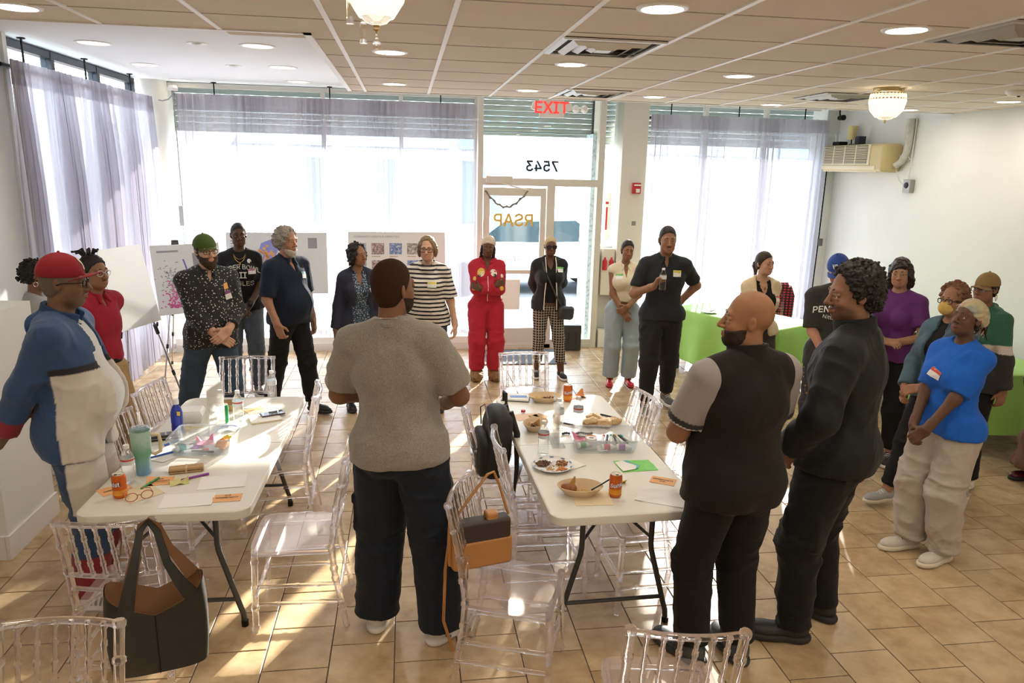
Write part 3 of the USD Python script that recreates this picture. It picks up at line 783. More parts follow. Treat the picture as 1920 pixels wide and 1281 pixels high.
def bent_rod(pts, r, rings=(), sides=10):
    """rod through points with rings at the given fractions"""
    p = np.asarray(pts, float)
    sl = np.concatenate([[0], np.cumsum(np.linalg.norm(np.diff(p, axis=0), axis=1))]); L = sl[-1]
    t = np.unique(np.concatenate([np.linspace(0, L, 14), *[[L * q + d for d in (-.012, -.008, 0, .008, .012)] for q in rings]]))
    P = np.stack([np.interp(t, sl, p[:, i]) for i in range(3)], 1)
    rr = np.full(len(t), r)
    for q in rings:
        rr[np.abs(t - L * q) < .0095] = r * 1.28
    return tube(P, rr, sides)


def make_chair(label, loc, rz):
    t = thing('chiavari_chair', label, 'chair', loc, rz, 'clear chiavari chairs')
    W, D = .185, .19
    seat = []
    for zz in (.455, .438):
        for a in np.linspace(0, 2 * np.pi, 40, endpoint=False):
            ca, sa = math.cos(a), math.sin(a)
            x = (.215 + .012 * sa) * np.sign(ca) * abs(ca) ** .35; y = .205 * np.sign(sa) * abs(sa) ** .35
            seat.append((x, y + .01, zz))
    put('seat', trimesh.convex.convex_hull(np.array(seat)), seat_m, t, smooth=40)
    for s in (-1, 1):
        put('back_post', bent_rod([(s * (W + .01), -.255, 0), (s * W, -D - .01, .30), (s * W, -D, .46), (s * W, -D - .035, .70), (s * W, -D - .085, .92)], .0165, (.12, .3, .36, .48, .6, .72, .86, .985)), poly_m, t, smooth=50)
        put('front_leg', bent_rod([(s * (W + .012), D + .012, 0), (s * W, D, .45)], .0165, (.05, .3, .55, .86)), poly_m, t, smooth=50)
        for z in (.15, .25):
            put('side_stretcher', rod((s * (W + .008), -.235 if z < .2 else -.215, z), (s * (W + .006), D, z), nodes_prof(.010, .42, (.1, .21, .32)), 8), poly_m, t, smooth=50)
        put('side_rail', rod((s * W, -D, .425), (s * W, D, .425), nodes_prof(.011, .38), 8), poly_m, t, smooth=50)
    put('front_stretcher', rod((-W, D, .20), (W, D, .20), nodes_prof(.010, .37, (.09, .185, .28)), 8), poly_m, t, smooth=50)
    put('rear_stretcher', rod((-W, -.225, .20), (W, -.225, .20), nodes_prof(.010, .37, (.09, .185, .28)), 8), poly_m, t, smooth=50)
    put('front_rail', rod((-W, D, .425), (W, D, .425), nodes_prof(.011, .37), 8), poly_m, t, smooth=50)
    bow = lambda u, y: (u, y - .028 * (1 - (u / W) ** 2), 0)
    for nm, z, y, r in (('top_rail', .905, -D - .081, .013), ('middle_rail', .645, -D - .024, .011), ('lower_rail', .575, -D - .013, .010)):
        put(nm, tube([(u, y - .028 * (1 - (u / W) ** 2), z) for u in np.linspace(-W, W, 9)], r, 9), poly_m, t, smooth=50)
    for i in range(6):
        u = -W + 2 * W * (i + 1) / 7
        o = .028 * (1 - (u / W) ** 2)
        put('spindle', rod((u, -D - .024 - o, .645), (u, -D - .081 - o, .905), nodes_prof(.0085, .27, (.012, .07, .135, .20, .258), 1.4), 8), poly_m, t, smooth=50)
    for i in (0, 1):
        put('back_brace', rod((0 if i else -W, -D - .013, .575) if False else ((-1) ** i * W, -D - .005, .47), ((-1) ** i * .02, -D - .036, .575), nodes_prof(.009, .2, (.05, .1, .15)), 8), poly_m, t, smooth=50)
    return t


CH = [('clear chiavari chair at the left table end with the black tote bag on its back', (-1.22, 3.22, 0), -2),
      ('clear chiavari chair cut by the bottom left corner of the picture', (-1.12, 1.97, 0), 176),
      ('clear chiavari chair at the bottom edge in front of the man in the black vest', (.93, 2.26, 0), -9),
      ('clear chiavari chair facing the left table just left of the man in the grey shirt', (-.58, 3.68, 0), 90),
      ('clear chiavari chair tucked at the far right side of the left table', (-.86, 4.72, 0), 94),
      ('clear chiavari chair at the far end of the left table before the flat cap', (-1.19, 5.33, 0), 181),
      ('clear chiavari chair behind the blue bottle on the far left side of the left table', (-1.40, 4.84, 0), -100),
      ('clear chiavari chair behind the tall tumbler on the left side of the left table', (-1.39, 4.22, 0), -97),
      ('clear chiavari chair with the tan and black handbag hanging on its back', (.49, 3.05, 0), -110),
      ('clear chiavari chair in the middle of the right table on its left side', (.76, 3.77, 0), -90),
      ('clear chiavari chair holding the black backpack at the left side of the right table', (.63, 4.42, 0), -90),
      ('clear chiavari chair at the far end of the right table before the woman in red', (.93, 5.36, 0), 182),
      ('clear chiavari chair on the far right side of the right table below the polo man', (1.29, 4.42, 0), 96),
      ('clear chiavari chair pushed under the near right corner of the right table', (1.31, 3.64, 0), 92),
      ('clear chiavari chair standing alone beyond the red plaid jacket near the right wall', (4.74, 8.05, 0), 100),
      ('clear chiavari chair under the red plaid jacket behind the green table', (4.62, 8.72, 0), 165)]
chair0 = make_chair(*CH[0])
for lab, loc, rz in CH[1:]:
    dup(chair0, lab, loc, rz)

# ================================================================ folding tables
tabletop_m = pm('table_plastic', (.71, .69, .62), .38, var=.02, scale=8, bump=.12, bscale=420)
leg_m = pm('table_leg_steel', (.065, .068, .07), .42, .55)


def folding_table(label, cx, cy, rz, w, l, h=.74):
    t = thing('folding_table', label, 'table', (cx, cy, 0), rz)
    r = .075
    pts = []
    for z, g in ((h, -.008), (h - .004, -.002), (h - .012, 0), (h - .04, 0), (h - .046, -.004)):
        for sx, sy in ((1, 1), (-1, 1), (-1, -1), (1, -1)):
            for a in np.linspace(0, np.pi / 2, 6):
                aa = a + {(1, 1): 0, (-1, 1): np.pi / 2, (-1, -1): np.pi, (1, -1): 1.5 * np.pi}[(sx, sy)]
                pts.append((sx * (w / 2 - r) + (r + g) * math.cos(aa), sy * (l / 2 - r) + (r + g) * math.sin(aa), z))
    put('tabletop', trimesh.convex.convex_hull(np.array(pts)), tabletop_m, t, smooth=40)
    put('fold_seam', box(-w / 2 + .01, w / 2 - .01, -.0015, .0015, h - .001, h + .0006), pm('seam_grey', (.30, .30, .28), .6), t, smooth=False)
    put('apron', cat_m(*[box(-w / 2 + .06, w / 2 - .06, y - .015, y + .015, h - .075, h - .045) for y in (-l / 2 + .17, l / 2 - .17)], *[box(x - .014, x + .014, -l / 2 + .15, l / 2 - .15, h - .075, h - .045) for x in (-w / 2 + .09, w / 2 - .09)]), leg_m, t, smooth=False, kind='stuff')
    for s in (-1, 1):
        y = s * (l / 2 - .20)
        for sx in (-1, 1):
            put('leg', tube([(sx * .185, y, h - .06), (sx * .185, y, .47), (sx * .19, y, .43), (sx * .275, y + s * .0, .12), (sx * .29, y, .07), (sx * .295, y, .012)], .0145, 9), leg_m, t)
            put('foot', shift(trimesh.creation.cylinder(.0185, .03, sections=14), [sx * .295, y, .015]), rod_m, t)
            put('brace', cat_m(tube([(sx * .185, y, .50), (sx * .02, y - s * .12, h - .11), (0, y - s * .30, h - .07)], .0085, 7)), leg_m, t)
        put('crossbar', tube([(-.27, y, .155), (.27, y, .155)], .011, 8), leg_m, t)
        put('brace_hub', rbox(.06, .02, .05, .006, 1, (0, y - s * .12, h - .115)), leg_m, t)
    return t


folding_table('white plastic folding table on the left with the tumbler, cans and papers', -1.13, 4.25, -1, .79, 1.80)
folding_table('white plastic folding table on the right with the food bowls and plates', 1.04, 4.09, 1.5, .79, 1.90)

# green cloth tables: cloth over a plain folding table
green_m = pm('green_cloth', (.33, .62, .13), .7, var=.05, scale=5, sheen=.2)


def cloth_table(label, cx, cy, rz, w, l, drop, seed, h=.75):
    t = thing('cloth_table', label, 'table', (cx, cy, 0), rz)
    n = 120
    ring_ = []
    per = [(w / 2, -l / 2), (w / 2, l / 2), (-w / 2, l / 2), (-w / 2, -l / 2), (w / 2, -l / 2)]
    L = np.concatenate([[0], np.cumsum([np.hypot(per[i + 1][0] - per[i][0], per[i + 1][1] - per[i][1]) for i in range(4)])])
    s = np.linspace(0, L[-1], n)
    x, y = np.interp(s, L, [p[0] for p in per]), np.interp(s, L, [p[1] for p in per])
    nrm = np.stack([x / (w / 2), y / (l / 2)], 1)
    nrm = np.where(np.abs(nrm) > .97, np.sign(nrm), 0)
    rows = [np.stack([x * 0, y * 0, np.full(n, h + .003)], 1), np.stack([x * .98, y * .985, np.full(n, h + .003)], 1)]
    for q in np.linspace(0, 1, 8):
        wv = .012 + .07 * q * (.5 + .5 * np.sin(s * 9 + 3 * meshkit.noise(np.stack([s * 2, s * 0, s * 0], -1), seed))) * (1 if True else 0)
        rows.append(np.stack([x + nrm[:, 0] * wv, y + nrm[:, 1] * wv, np.full(n, h - q * (drop - .02 * q * 0)) - .012 * (q == 0)], 1))
    put('tablecloth', grid_sheet(np.stack(rows)), green_m, t, smooth=50)
    put('tabletop', box(-w / 2 + .01, w / 2 - .01, -l / 2 + .01, l / 2 - .01, h - .04, h - .002), tabletop_m, t, smooth=False)
    for sx in (-1, 1):
        for sy in (-1, 1):
            put('leg', tube([(sx * (w / 2 - .1), sy * (l / 2 - .12), h - .04), (sx * (w / 2 - .08), sy * (l / 2 - .12), 0.0)], .014, 8), leg_m, t)
    return t


cloth_table('round cornered table under a lime green cloth behind the woman in the cream cardigan', 3.85, 7.95, 28, .76, 1.5, .60, 5)
cloth_table('long table under a lime green cloth along the right wall', 5.20, 6.35, 2, .70, 2.0, .52, 9)
for i, (dx, dy, lab) in enumerate(((-.17, .55, 'small green tin on the green wall table, the left one'), (-.06, .47, 'small green tin on the green wall table, the right one'))):
    t = thing('green_tin', lab, 'tin', (5.20 + dx, 6.15 + dy, .755), 0, 'green tins')
    put('can', lathe([(0, 0), (.034, 0), (.036, .004), (.036, .10), (.034, .105), (0, .105)], 20), pm('tin_green', (.02, .12, .03), .35), t)
    put('lid', lathe([(.033, .105), (.035, .11), (.028, .108), (0, .108)], 20), alum, t)
    put('label_band', lathe([(.0365, .03), (.0365, .075)], 20), pm('tin_label', (.45, .42, .2), .5), t)
t = thing('black_tray', 'flat black tray lying on the green wall table behind the purple shirt', 'tray', (5.12, 6.85, .755), 20)
put('tray', rbox(.26, .2, .03, .012, 2, (0, 0, .015)), rod_m, t)
t = thing('storage_bag', 'grey white plastic bag on the floor under the green wall table', 'bag', (5.45, 5.02, 0), 10)
Fb_ = trimesh.creation.icosphere(3, .5); Fb_.apply_scale([.30, .44, .36]); Fb_.apply_translation([0, 0, .18]); _v_ = np.array(Fb_.vertices); _v_ += (meshkit.noise(_v_ * 14, 3)[:, None] - .5) * .03; _v_[:, 2] = np.maximum(_v_[:, 2], .002)
put('bag', (_v_, np.array(Fb_.faces)), pm('bag_plastic', (.62, .68, .66), .35), t, smooth=True)
t = thing('paper_plate', 'small white plate on the green table by the polo shirt man', 'plate', (3.5, 8.05, .756), 0)
put('plate', lathe([(0, .002), (.06, .002), (.09, .014), (.092, .012), (.06, 0), (0, 0)], 24), wvinyl, t)
put('fork', tube([(-.1, -.03, .02), (0, 0, .012), (.08, .04, .022)], .003, 5), rod_m, t)

# red plaid jacket over the back of the chair behind the green table
plaid = mat('red_plaid', {'t': ('texture_coordinate', {}), 'w1': ('wave_texture', {'wave_type': 'bands', 'bands_direction': 'z', 'scale': 9.0, 'profile': 'sine'}), 'w2': ('wave_texture', {'wave_type': 'bands', 'bands_direction': 'x', 'scale': 7.0}),
                          'm': ('math', {'math_type': 'multiply'}), 'r': ('rgb_ramp', {'ramp': [(0.1, (.012, .004, .008)), (.28, (.20, .008, .025)), (.5, (.46, .012, .045))]}), 'p': ('principled_bsdf', {'roughness': .85, 'sheen_weight': .2})},
            [('t.object', 'w1.vector'), ('t.object', 'w2.vector'), ('w1.fac', 'm.value1'), ('w2.fac', 'm.value2'), ('m.value', 'r.fac'), ('r.color', 'p.base_color')], 'p.BSDF')
t = thing('plaid_jacket', 'red and black plaid jacket draped over a chair back behind the green table', 'jacket', (4.62, 8.72, 0), 165)


def jacket_panel(x0, x1, yo, z0, z1, seed, n=18):
    u, v = np.meshgrid(np.linspace(0, 1, n), np.linspace(0, 1, n), indexing='ij')
    x = x0 + (x1 - x0) * (u + .06 * (u - .5) * (1 - v)); z = z0 + (z1 - z0) * v
    y = yo + .03 * (meshkit.noise(np.stack([u * 5 + seed, v * 2.5, u * 0], -1), seed) - .5) * (1.3 - v)
    return np.stack([x, y, z], -1)


P_ = jacket_panel(-.25, .25, -.33, .30, .95, 4); Q_ = jacket_panel(.25, -.25, -.245, .42, .95, 5)
_j = cat_m(grid_sheet(P_), grid_sheet(Q_), grid_sheet(np.stack([P_[:, -1], P_[:, -1] * .6 + Q_[::-1, -1] * .4 + [0, 0, .025], Q_[::-1, -1]], 1)))
put('body', _j, plaid, t, smooth=60)
for s in (-1, 1):
    put('sleeve', tube([(s * .24, -.29, .92), (s * .285, -.30, .80), (s * .29, -.31, .55), (s * .27, -.30, .33)], [.055, .062, .058, .05], 12), plaid, t)

# ================================================================ easels and boards
steel = pm('easel_steel', (.42, .42, .42), .3, .9)
knob = pm('easel_black', (.015, .015, .016), .5)


def easel(label, x, y, rz, h=1.45, ledge=.92, spread=.33):
    t = thing('easel', label, 'easel', (x, y, 0), rz)
    top = np.array([0, .18, h])
    feet = [(-spread, -.16, 0), (spread, -.16, 0), (0, .62, 0)]
    for fx in feet:
        fx = np.array(fx, float); d = fx - top
        put('leg', tube([top, top + d * .45, top + d * .46, top + d * .985], [.011, .011, .0085, .0085], 8), steel, t)
        put('foot', tube([top + d * .975, fx], [.013, .015], 8), knob, t)
        put('clamp', tube([top + d * .43, top + d * .49], .017, 9), knob, t)
        put('clamp', tube([top + d * .72, top + d * .75], .014, 9), knob, t)
    put('head', rbox(.07, .05, .09, .012, 2, top), knob, t)
    for s in (-1, 1):
        q = top + (np.array(feet[0 if s < 0 else 1], float) - top) * (1 - ledge / h)
        put('ledge_peg', tube([q + [0, .01, 0], q + [0, -.09, .0], q + [0, -.095, .03]], .009, 7), knob, t)
    return t


BT = {}


def board(label, corners_w, corners_h, x, y, z, rz, tilt, face, t_=.006):
    t = thing('display_board', label, 'board', (x, y, z), rz)
    m = box(-corners_w / 2, corners_w / 2, 0, t_, 0, corners_h)
    put('panel', rotm(m, -tilt, [1, 0, 0]), face, t, smooth=False)
    return t, (lambda mm: rotm(mm, -tilt, [1, 0, 0]))


foam = pm('foam_board', (.78, .80, .80), .6)
easel('aluminium tripod easel carrying the blank white board behind the red polo man', -2.42, 6.98, 34, 1.5, .86)
board('blank white board on an easel behind the red polo man', .56, .72, -2.37, 6.90, .88, 72, 12, foam)
easel('aluminium tripod easel carrying the pink river map board', -2.40, 8.36, 34, 1.45, .72)
b2, tf2 = board('large map board with a pink river map on an easel by the corner column', .72, .74, -2.28, 8.26, .74, 34, 12, foam)
easel('aluminium tripod easel carrying the blue county map board behind the eagles shirt woman', -1.48, 8.72, 5, 1.45, .86)
b3, tf3 = board('map board with a blue county map and green print behind the curly grey haired man', 1.10, .70, -1.45, 8.62, .88, 5, 12, foam)
easel('aluminium tripod easel carrying the photo board at the back curtain', -.13, 8.72, 4, 1.45, .86)
b4, tf4 = board('project board with rows of small photographs standing at the back curtain', 1.12, .70, -.10, 8.64, .90, 3, 12, foam)


def on_board(b, tf, name, polys, m, off=.001):
    """flat print on a board: polygons in board coordinates"""
    parts = []
    from shapely.geometry import Polygon
    for pg in polys:
        mm = trimesh.creation.extrude_polygon(Polygon(pg), .0012, engine='earcut')
        v = np.array(mm.vertices); v = np.stack([v[:, 0], -off - v[:, 2], v[:, 1]], 1)
        parts.append(trimesh.Trimesh(v, mm.faces, process=False))
    return put(name, tf(cat_m(*parts)), m, b, smooth=False)


def rects(lst):
    return [[(x, z), (x + w, z), (x + w, z + h), (x, z + h)] for x, z, w, h in lst]


rb = np.random.default_rng(8)
inkp, inkb, inkg, inkk, inko = pm('ink_pink', (.75, .16, .42), .6), pm('ink_blue', (.16, .16, .52), .6), pm('ink_green', (.40, .62, .30), .6), pm('ink_grey', (.33, .33, .36), .6), pm('ink_orange', (.80, .42, .20), .6)
riv = [(-.10 + .06 * math.sin(3 * t_) + .05 * t_, .10 + .48 * t_) for t_ in np.linspace(0, 1, 14)]
on_board(b2, tf2, 'river_print', [[(a[0] - .008, a[1]), (b_[0] - .008, b_[1]), (b_[0] + .008, b_[1]), (a[0] + .008, a[1])] for a, b_ in zip(riv, riv[1:])], inkb)
on_board(b2, tf2, 'pink_print', rects([(-.18 + rb.normal(0, .05), .06 + abs(rb.normal(0, .12)), .016, .013) for _ in range(150)]), inkp)
on_board(b2, tf2, 'grey_print', rects([(-.18 + rb.normal(0, .07), .36 + rb.normal(0, .08), .013, .009) for _ in range(110)] + [(.06, .50, .10, .14), (.08, .36, .08, .06), (.19, .52, .08, .1)]), inkk)
on_board(b2, tf2, 'heading', rects([(-.30, .66, .22, .02)]), inkk)
nj = [(-.02, .58), (.06, .62), (.14, .55), (.11, .45), (.15, .36), (.08, .22), (0, .15), (-.03, .24), (.01, .33), (-.06, .42)]
nj = [(x * 1.25 - .15, z) for x, z in nj]
on_board(b3, tf3, 'county_print', [nj], pm('ink_blue2', (.30, .32, .70), .6))
on_board(b3, tf3, 'county_patches', rects([(-.15 + rb.normal(0, .045), .42 + rb.normal(0, .06), .03, .03) for _ in range(26)]), inko, .0025)
on_board(b3, tf3, 'shore_print', [[(-.06, .15), (.04, .3), (.06, .3), (-.04, .13)], [(-.16, .13), (-.06, .15), (-.04, .13), (-.14, .10)]], inkb)
on_board(b3, tf3, 'green_print', rects([(.10 + rb.normal(0, .05), .14 + rb.normal(0, .04), .05, .04) for _ in range(14)] + [(.10, .05, .1, .08)]), inkg)
on_board(b3, tf3, 'notes', rects([(-.5, .60, .1, .012), (-.5, .57, .16, .01), (-.5, .54, .12, .01), (.34, .52, .10, .12)]), inkk)
photos = [(c_ * .205 - .50, .44 - r_ * .2, .145, .13) for r_ in range(3) for c_ in range(5) if not (r_ == 1 and c_ == 2)]
for i, q in enumerate(photos):
    pc = ((.35, .42, .55), (.42, .30, .32), (.22, .34, .62), (.40, .40, .38), (.45, .30, .42))[i % 5]
    pm_ = mat(f'photo_print_{i % 5}', {'t': ('texture_coordinate', {}), 'n': ('noise_texture', {'scale': 45.0, 'detail': 3.0}), 'r': ('rgb_ramp', {'ramp': [(.35, tuple(x * .45 for x in pc)), (.55, pc), (.68, (.65, .62, .58))]}), 'p': ('principled_bsdf', {'roughness': .4})},
              [('t.object', 'n.vector'), ('n.fac', 'r.fac'), ('r.color', 'p.base_color')], 'p.BSDF')
    on_board(b4, tf4, 'photo_print', rects([q]), pm_)
on_board(b4, tf4, 'captions', rects([(q[0], q[1] - .03, .1, .012) for q in photos]), pm('ink_tan', (.55, .48, .36), .6))
tt = meshkit.text_mesh('COMMUNITY ASSETS & AMENITIES', .022, .001); v_ = np.array(tt.vertices); v_ = np.stack([v_[:, 0] - .50, -.001 - v_[:, 2], v_[:, 1] + .635], 1)
put('heading', tf4(trimesh.Trimesh(v_, tt.faces, process=False)), inkk, b4, smooth=False)
# ================================================================ things on the tables
ZT = .7405


def tb(px, py, z=ZT):
    p = at(px, py, z=z)
    return (p[0], p[1], z)


clear_pet = mat('clear_bottle', {'t': ('transparent_bsdf', {'color': (.96, .975, .98)}), 'g': ('glass_bsdf', {'color': (.98, 1, 1), 'IOR': 1.2, 'roughness': .01}), 's': ('glossy_bsdf', {'color': (1, 1, 1), 'roughness': .06}), **fres(1.45), 'm': ('mix_closure', {'fac': .35}), 'm2': ('mix_closure', {})},
                [('t.BSDF', 'm.closure1'), ('g.BSDF', 'm.closure2'), *FRES, ('f.fac', 'm2.fac'), ('m.closure', 'm2.closure1'), ('s.BSDF', 'm2.closure2')], 'm2.closure')
lab_red = pm('bottle_label_red', (.55, .10, .08), .4); lab_w = pm('bottle_label', (.66, .70, .76), .4)
cap_w = pm('bottle_cap', (.80, .81, .80), .4)


def bottle_prof(h=.205, r=.032):
    p = [(0, .0), (r * .8, 0), (r, .006)]
    for i in range(8):
        z = .012 + i * .011
        p += [(r, z), (r * .94, z + .0055)]
    p += [(r, .102), (r, .14), (r * .95, .15), (r * .45, h - .028), (r * .40, h - .022), (r * .40, h - .012)]
    return p


def water_bottle(label, loc, colour=None):
    t = thing('water_bottle', label, 'bottle', loc, 0)
    put('bottle', lathe(bottle_prof(), 22), clear_pet, t, smooth=50)
    put('label_band', lathe([(.0325, .104), (.0325, .138)], 22), lab_w, t, smooth=50)
    if colour is not None:
        put('label_print', lathe([(.0328, .124), (.0328, .134)], 22), colour, t, smooth=50)
    put('cap', lathe([(.0145, .186), (.0145, .203), (.013, .205), (0, .205)], 18), cap_w, t)
    return t


def can(label, loc, colour, txt=None, rz=0, h=.122, alt=None):
    t = thing('soda_can', label, 'can', loc, rz)
    put('can', lathe([(0, .003), (.024, 0), (.027, .003), (.0325, .012), (.0325, h - .014), (.027, h - .002)], 26), colour, t)
    put('lid', lathe([(.027, h - .002), (.0275, h), (.025, h), (.0235, h - .004), (0, h - .004)], 26), alum, t)
    put('pull_tab', rbox(.012, .022, .002, .0008, 1, (0, .004, h - .0015)), alum, t)
    put('opening', shift(trimesh.creation.cylinder(.008, .0008, sections=14), [0, -.012, h - .0034]), rod_m, t)
    if txt:
        m = meshkit.text_mesh(txt, .020, .0006, True); v = np.array(m.vertices); b = m.bounds
        a = (v[:, 0] - (b[0, 0] + b[1, 0]) / 2) / .0325; r = .0327 + v[:, 2]
        put('lettering', trimesh.Trimesh(np.stack([r * np.sin(a), -r * np.cos(a), .055 + v[:, 1] + .15 * (v[:, 0] - b[0, 0])], 1), m.faces, process=False), pm('can_letter', (.80, .82, .86), .4), t, smooth=False)
        m = meshkit.text_mesh(txt, .021, .0003, True); v = np.array(m.vertices) * [1.0, 1.0, 1]
        a = (v[:, 0] - (b[0, 0] + b[1, 0]) / 2 + .0012) / .0325; r = .03262 + v[:, 2] * .2
        put('letter_shade', trimesh.Trimesh(np.stack([r * np.sin(a), -r * np.cos(a), .0535 + v[:, 1] + .15 * (v[:, 0] - b[0, 0])], 1), m.faces, process=False), pm('can_letter_dark', (.02, .03, .12), .4), t, smooth=False)
        put('fruit_print', cat_m(*[lathe([(.03265, .018), (.0327, .035), (.03265, .045)], 26)]), pm('can_fruit', (.75, .30, .02), .4), t)
    return t


orange_can = pm('can_orange', (.62, .13, .015), .3, .3)
paper = pm('paper_white', (.82, .82, .8), .7)
opaper = pm('paper_orange', (.80, .42, .19), .7)
cpaper = pm('paper_cream', (.75, .62, .42), .75)
kraft = pm('kraft_brown', (.47, .31, .16), .8, var=.08, scale=30)
ink = pm('ink_black', (.05, .035, .02), .7)


def sheet(name, label, cat, px, py, w, l, rz, m, curl=.0, seed=1, lift=0.0, lines=None):
    x, y, z = tb(px, py)
    t = thing(name, label, cat, (x, y, z + lift), rz)
    put('sheet', flat(w, l, 0, (0, 0, 0), .0012, curl, seed, 9), m, t)
    if lines:
        tm = [meshkit.text_mesh(tx, hh, .0003, True) for tx, hh, _ in lines]
        parts = []
        for g, (tx, hh, yy) in zip(tm, lines):
            b = g.bounds
            parts.append(shift(g, [-(b[0, 0] + b[1, 0]) / 2, yy, .0026 + curl * .5]))
        put('print', cat_m(*parts), ink, t, smooth=False)
    return t


# --- left table
can('orange soda can at the near left corner of the left table', tb(226, 932), orange_can, 'Sunkist', -60)
water_bottle('clear water bottle standing left of the green tumbler', tb(243, 905), lab_red)
x, y, z = tb(270, 888)
t = thing('tumbler', 'tall green to blue insulated tumbler with a cream handle and straw', 'tumbler', (x, y, z), 20)
tum = mat('tumbler_coat', {'t': ('texture_coordinate', {}), 's': ('separate_xyz', {}), 'n': ('noise_texture', {'scale': 55.0}), 'm': ('math', {'math_type': 'multiply_add', 'value2': .05}), 'mr': ('map_range', {'from_min': 0.0, 'from_max': .24}), 'r': ('rgb_ramp', {'ramp': [(.15, (.18, .36, .58)), (.42, (.22, .48, .50)), (.6, (.16, .42, .27)), (.9, (.42, .62, .55))]}), 'p': ('principled_bsdf', {'roughness': .35})},
          [('t.object', 's.vector'), ('t.object', 'n.vector'), ('n.fac', 'm.value1'), ('s.z', 'm.value3'), ('m.value', 'mr.value'), ('mr.result', 'r.fac'), ('r.color', 'p.base_color')], 'p.BSDF')
put('body', lathe([(0, 0), (.034, 0), (.036, .004), (.037, .085), (.047, .115), (.050, .235), (.048, .24)], 30), tum, t)
put('lid', lathe([(.0505, .235), (.0505, .25), (.046, .256), (0, .256)], 30), clear_pet, t)
put('handle', tube([(0.045, -.01, .215), (.085, -.02, .21), (.09, -.02, .17), (.088, -.02, .12), (.06, -.014, .105), (.047, -.01, .115)], .010, 9), pm('tumbler_handle', (.70, .58, .40), .5), t)
put('straw', tube([(.01, .01, .02), (.0, .02, .33)], .004, 8), clear_pet, t)
sheet('flyer', 'orange flyer under the soda can at the table corner', 'flyer', 215, 918, .14, .10, 40, opaper, .0, 2, lines=[('COMMUNITY', .012, -.01)])
sheet('flyer', 'folded orange flyer in front of the tumbler', 'flyer', 300, 903, .13, .10, 10, opaper, .012, 3, lines=[('COMMUNITY', .011, -.02), ('FAIR', .011, .005)])
sheet('flyer', 'small orange flyer at the near right corner of the left table', 'flyer', 426, 934, .135, .085, 4, opaper, .004, 4, lines=[('OUR', .010, .018), ('COMMUNITY', .012, -.008)])
sheet('flyer', 'orange flyer by the clear bottle at the far end of the left table', 'flyer', 478, 770, .12, .12, 30, opaper, .005, 5, lines=[('COMMUNITY', .012, 0)])
sheet('napkin', 'cream napkin under the folded eyeglasses', 'napkin', 262, 925, .17, .17, 42, cpaper, .008, 6)
x, y, z = tb(262, 938, ZT + .012)
t = thing('eyeglasses', 'pink brown folded eyeglasses on the cream napkin', 'eyeglasses', (x, y, z), 28)
for s in (-1, 1):
    put('rim', tube([(s * .034 + .026 * math.cos(a), 0, .022 + .021 * math.sin(a)) for a in np.linspace(0, 2 * np.pi, 17)], .0022, 6), pm('glasses_pink', (.45, .16, .12), .3), t)
    put('temple', tube([(s * .06, 0, .03), (s * .058, .06, .028), (s * .03, .12, .012)], .0022, 6), pm('glasses_pink', (.45, .16, .12), .3), t)
put('bridge', tube([(-.008, 0, .026), (0, -.003, .03), (.008, 0, .026)], .002, 6), pm('glasses_pink', (.45, .16, .12), .3), t)
sheet('paper_sheet', 'blank white paper at the near edge of the left table', 'paper', 352, 938, .24, .15, 4, paper, .003, 7)
sheet('paper_sheet', 'blank white paper behind the small orange flyer on the left table', 'paper', 418, 904, .23, .16, 6, paper, .003, 8)
sheet('paper_sheet', 'white paper left of the clear tray at the left table edge', 'paper', 312, 852, .2, .16, 60, paper, .004, 9)
sheet('paper_sheet', 'white paper at the far end of the left table under the tall bottle', 'paper', 462, 757, .32, .22, 4, paper, .003, 10)
x, y, z = tb(350, 884)
t = thing('napkin_stack', 'folded brown paper napkin stack in front of the clear tray', 'napkin stack', (x, y, z), 12)
put('stack', rbox(.17, .055, .03, .006, 2, (0, 0, .015)), kraft, t)
put('fold_line', box(-.084, .084, -.0285, -.027, .013, .016), ink, t, smooth=False)
put('band', rbox(.012, .058, .032, .003, 1, (.0, 0, .0155)), pm('kraft_pale', (.6, .43, .24), .8), t)
t = thing('bubble_wrap', 'small yellow grey crinkled wrapper beside the orange flyer', 'wrapper', tb(336, 905), 20)
put('wrapper', flat(.09, .07, 0, (0, 0, 0), .002, .05, 5, 9), pm('wrapper_yellow', (.62, .58, .22), .4), t)


def pen(label, px, py, rz, col, L=.14, z=ZT, cap=None):
    x, y, z = tb(px, py, z)
    t = thing('pen', label, 'pen', (x, y, z + .006), rz)
    put('barrel', rod((-L / 2, 0, 0), (L / 2 - .03, 0, 0), [(0, .003), (.08, .0055), (1, .0058)], 9), col, t)
    put('cap', rod((L / 2 - .03, 0, 0), (L / 2, 0, 0), [(0, .0065), (.9, .0065), (1, .004)], 9), cap or col, t)


cpm = {k: pm('marker_' + k, c, .4) for k, c in dict(blue=(.03, .10, .45), purple=(.30, .06, .40), green=(.05, .30, .08), black=(.02, .02, .02), red=(.55, .03, .05), pink=(.75, .25, .40), teal=(.05, .40, .42), orange=(.75, .25, .03), yellow=(.75, .55, .05), white=(.8, .8, .8)).items()}
pen('purple marker half under the brown napkin stack', 366, 896, 30, cpm['purple'])
pen('dark green pen lying before the tumbler', 282, 908, 70, cpm['green'])
pen('blue pen leaning out left of the clear tray', 303, 855, 38, cpm['blue'], .16)
pen('blue marker on the white paper by the tray', 322, 832, 55, cpm['blue'], .10)


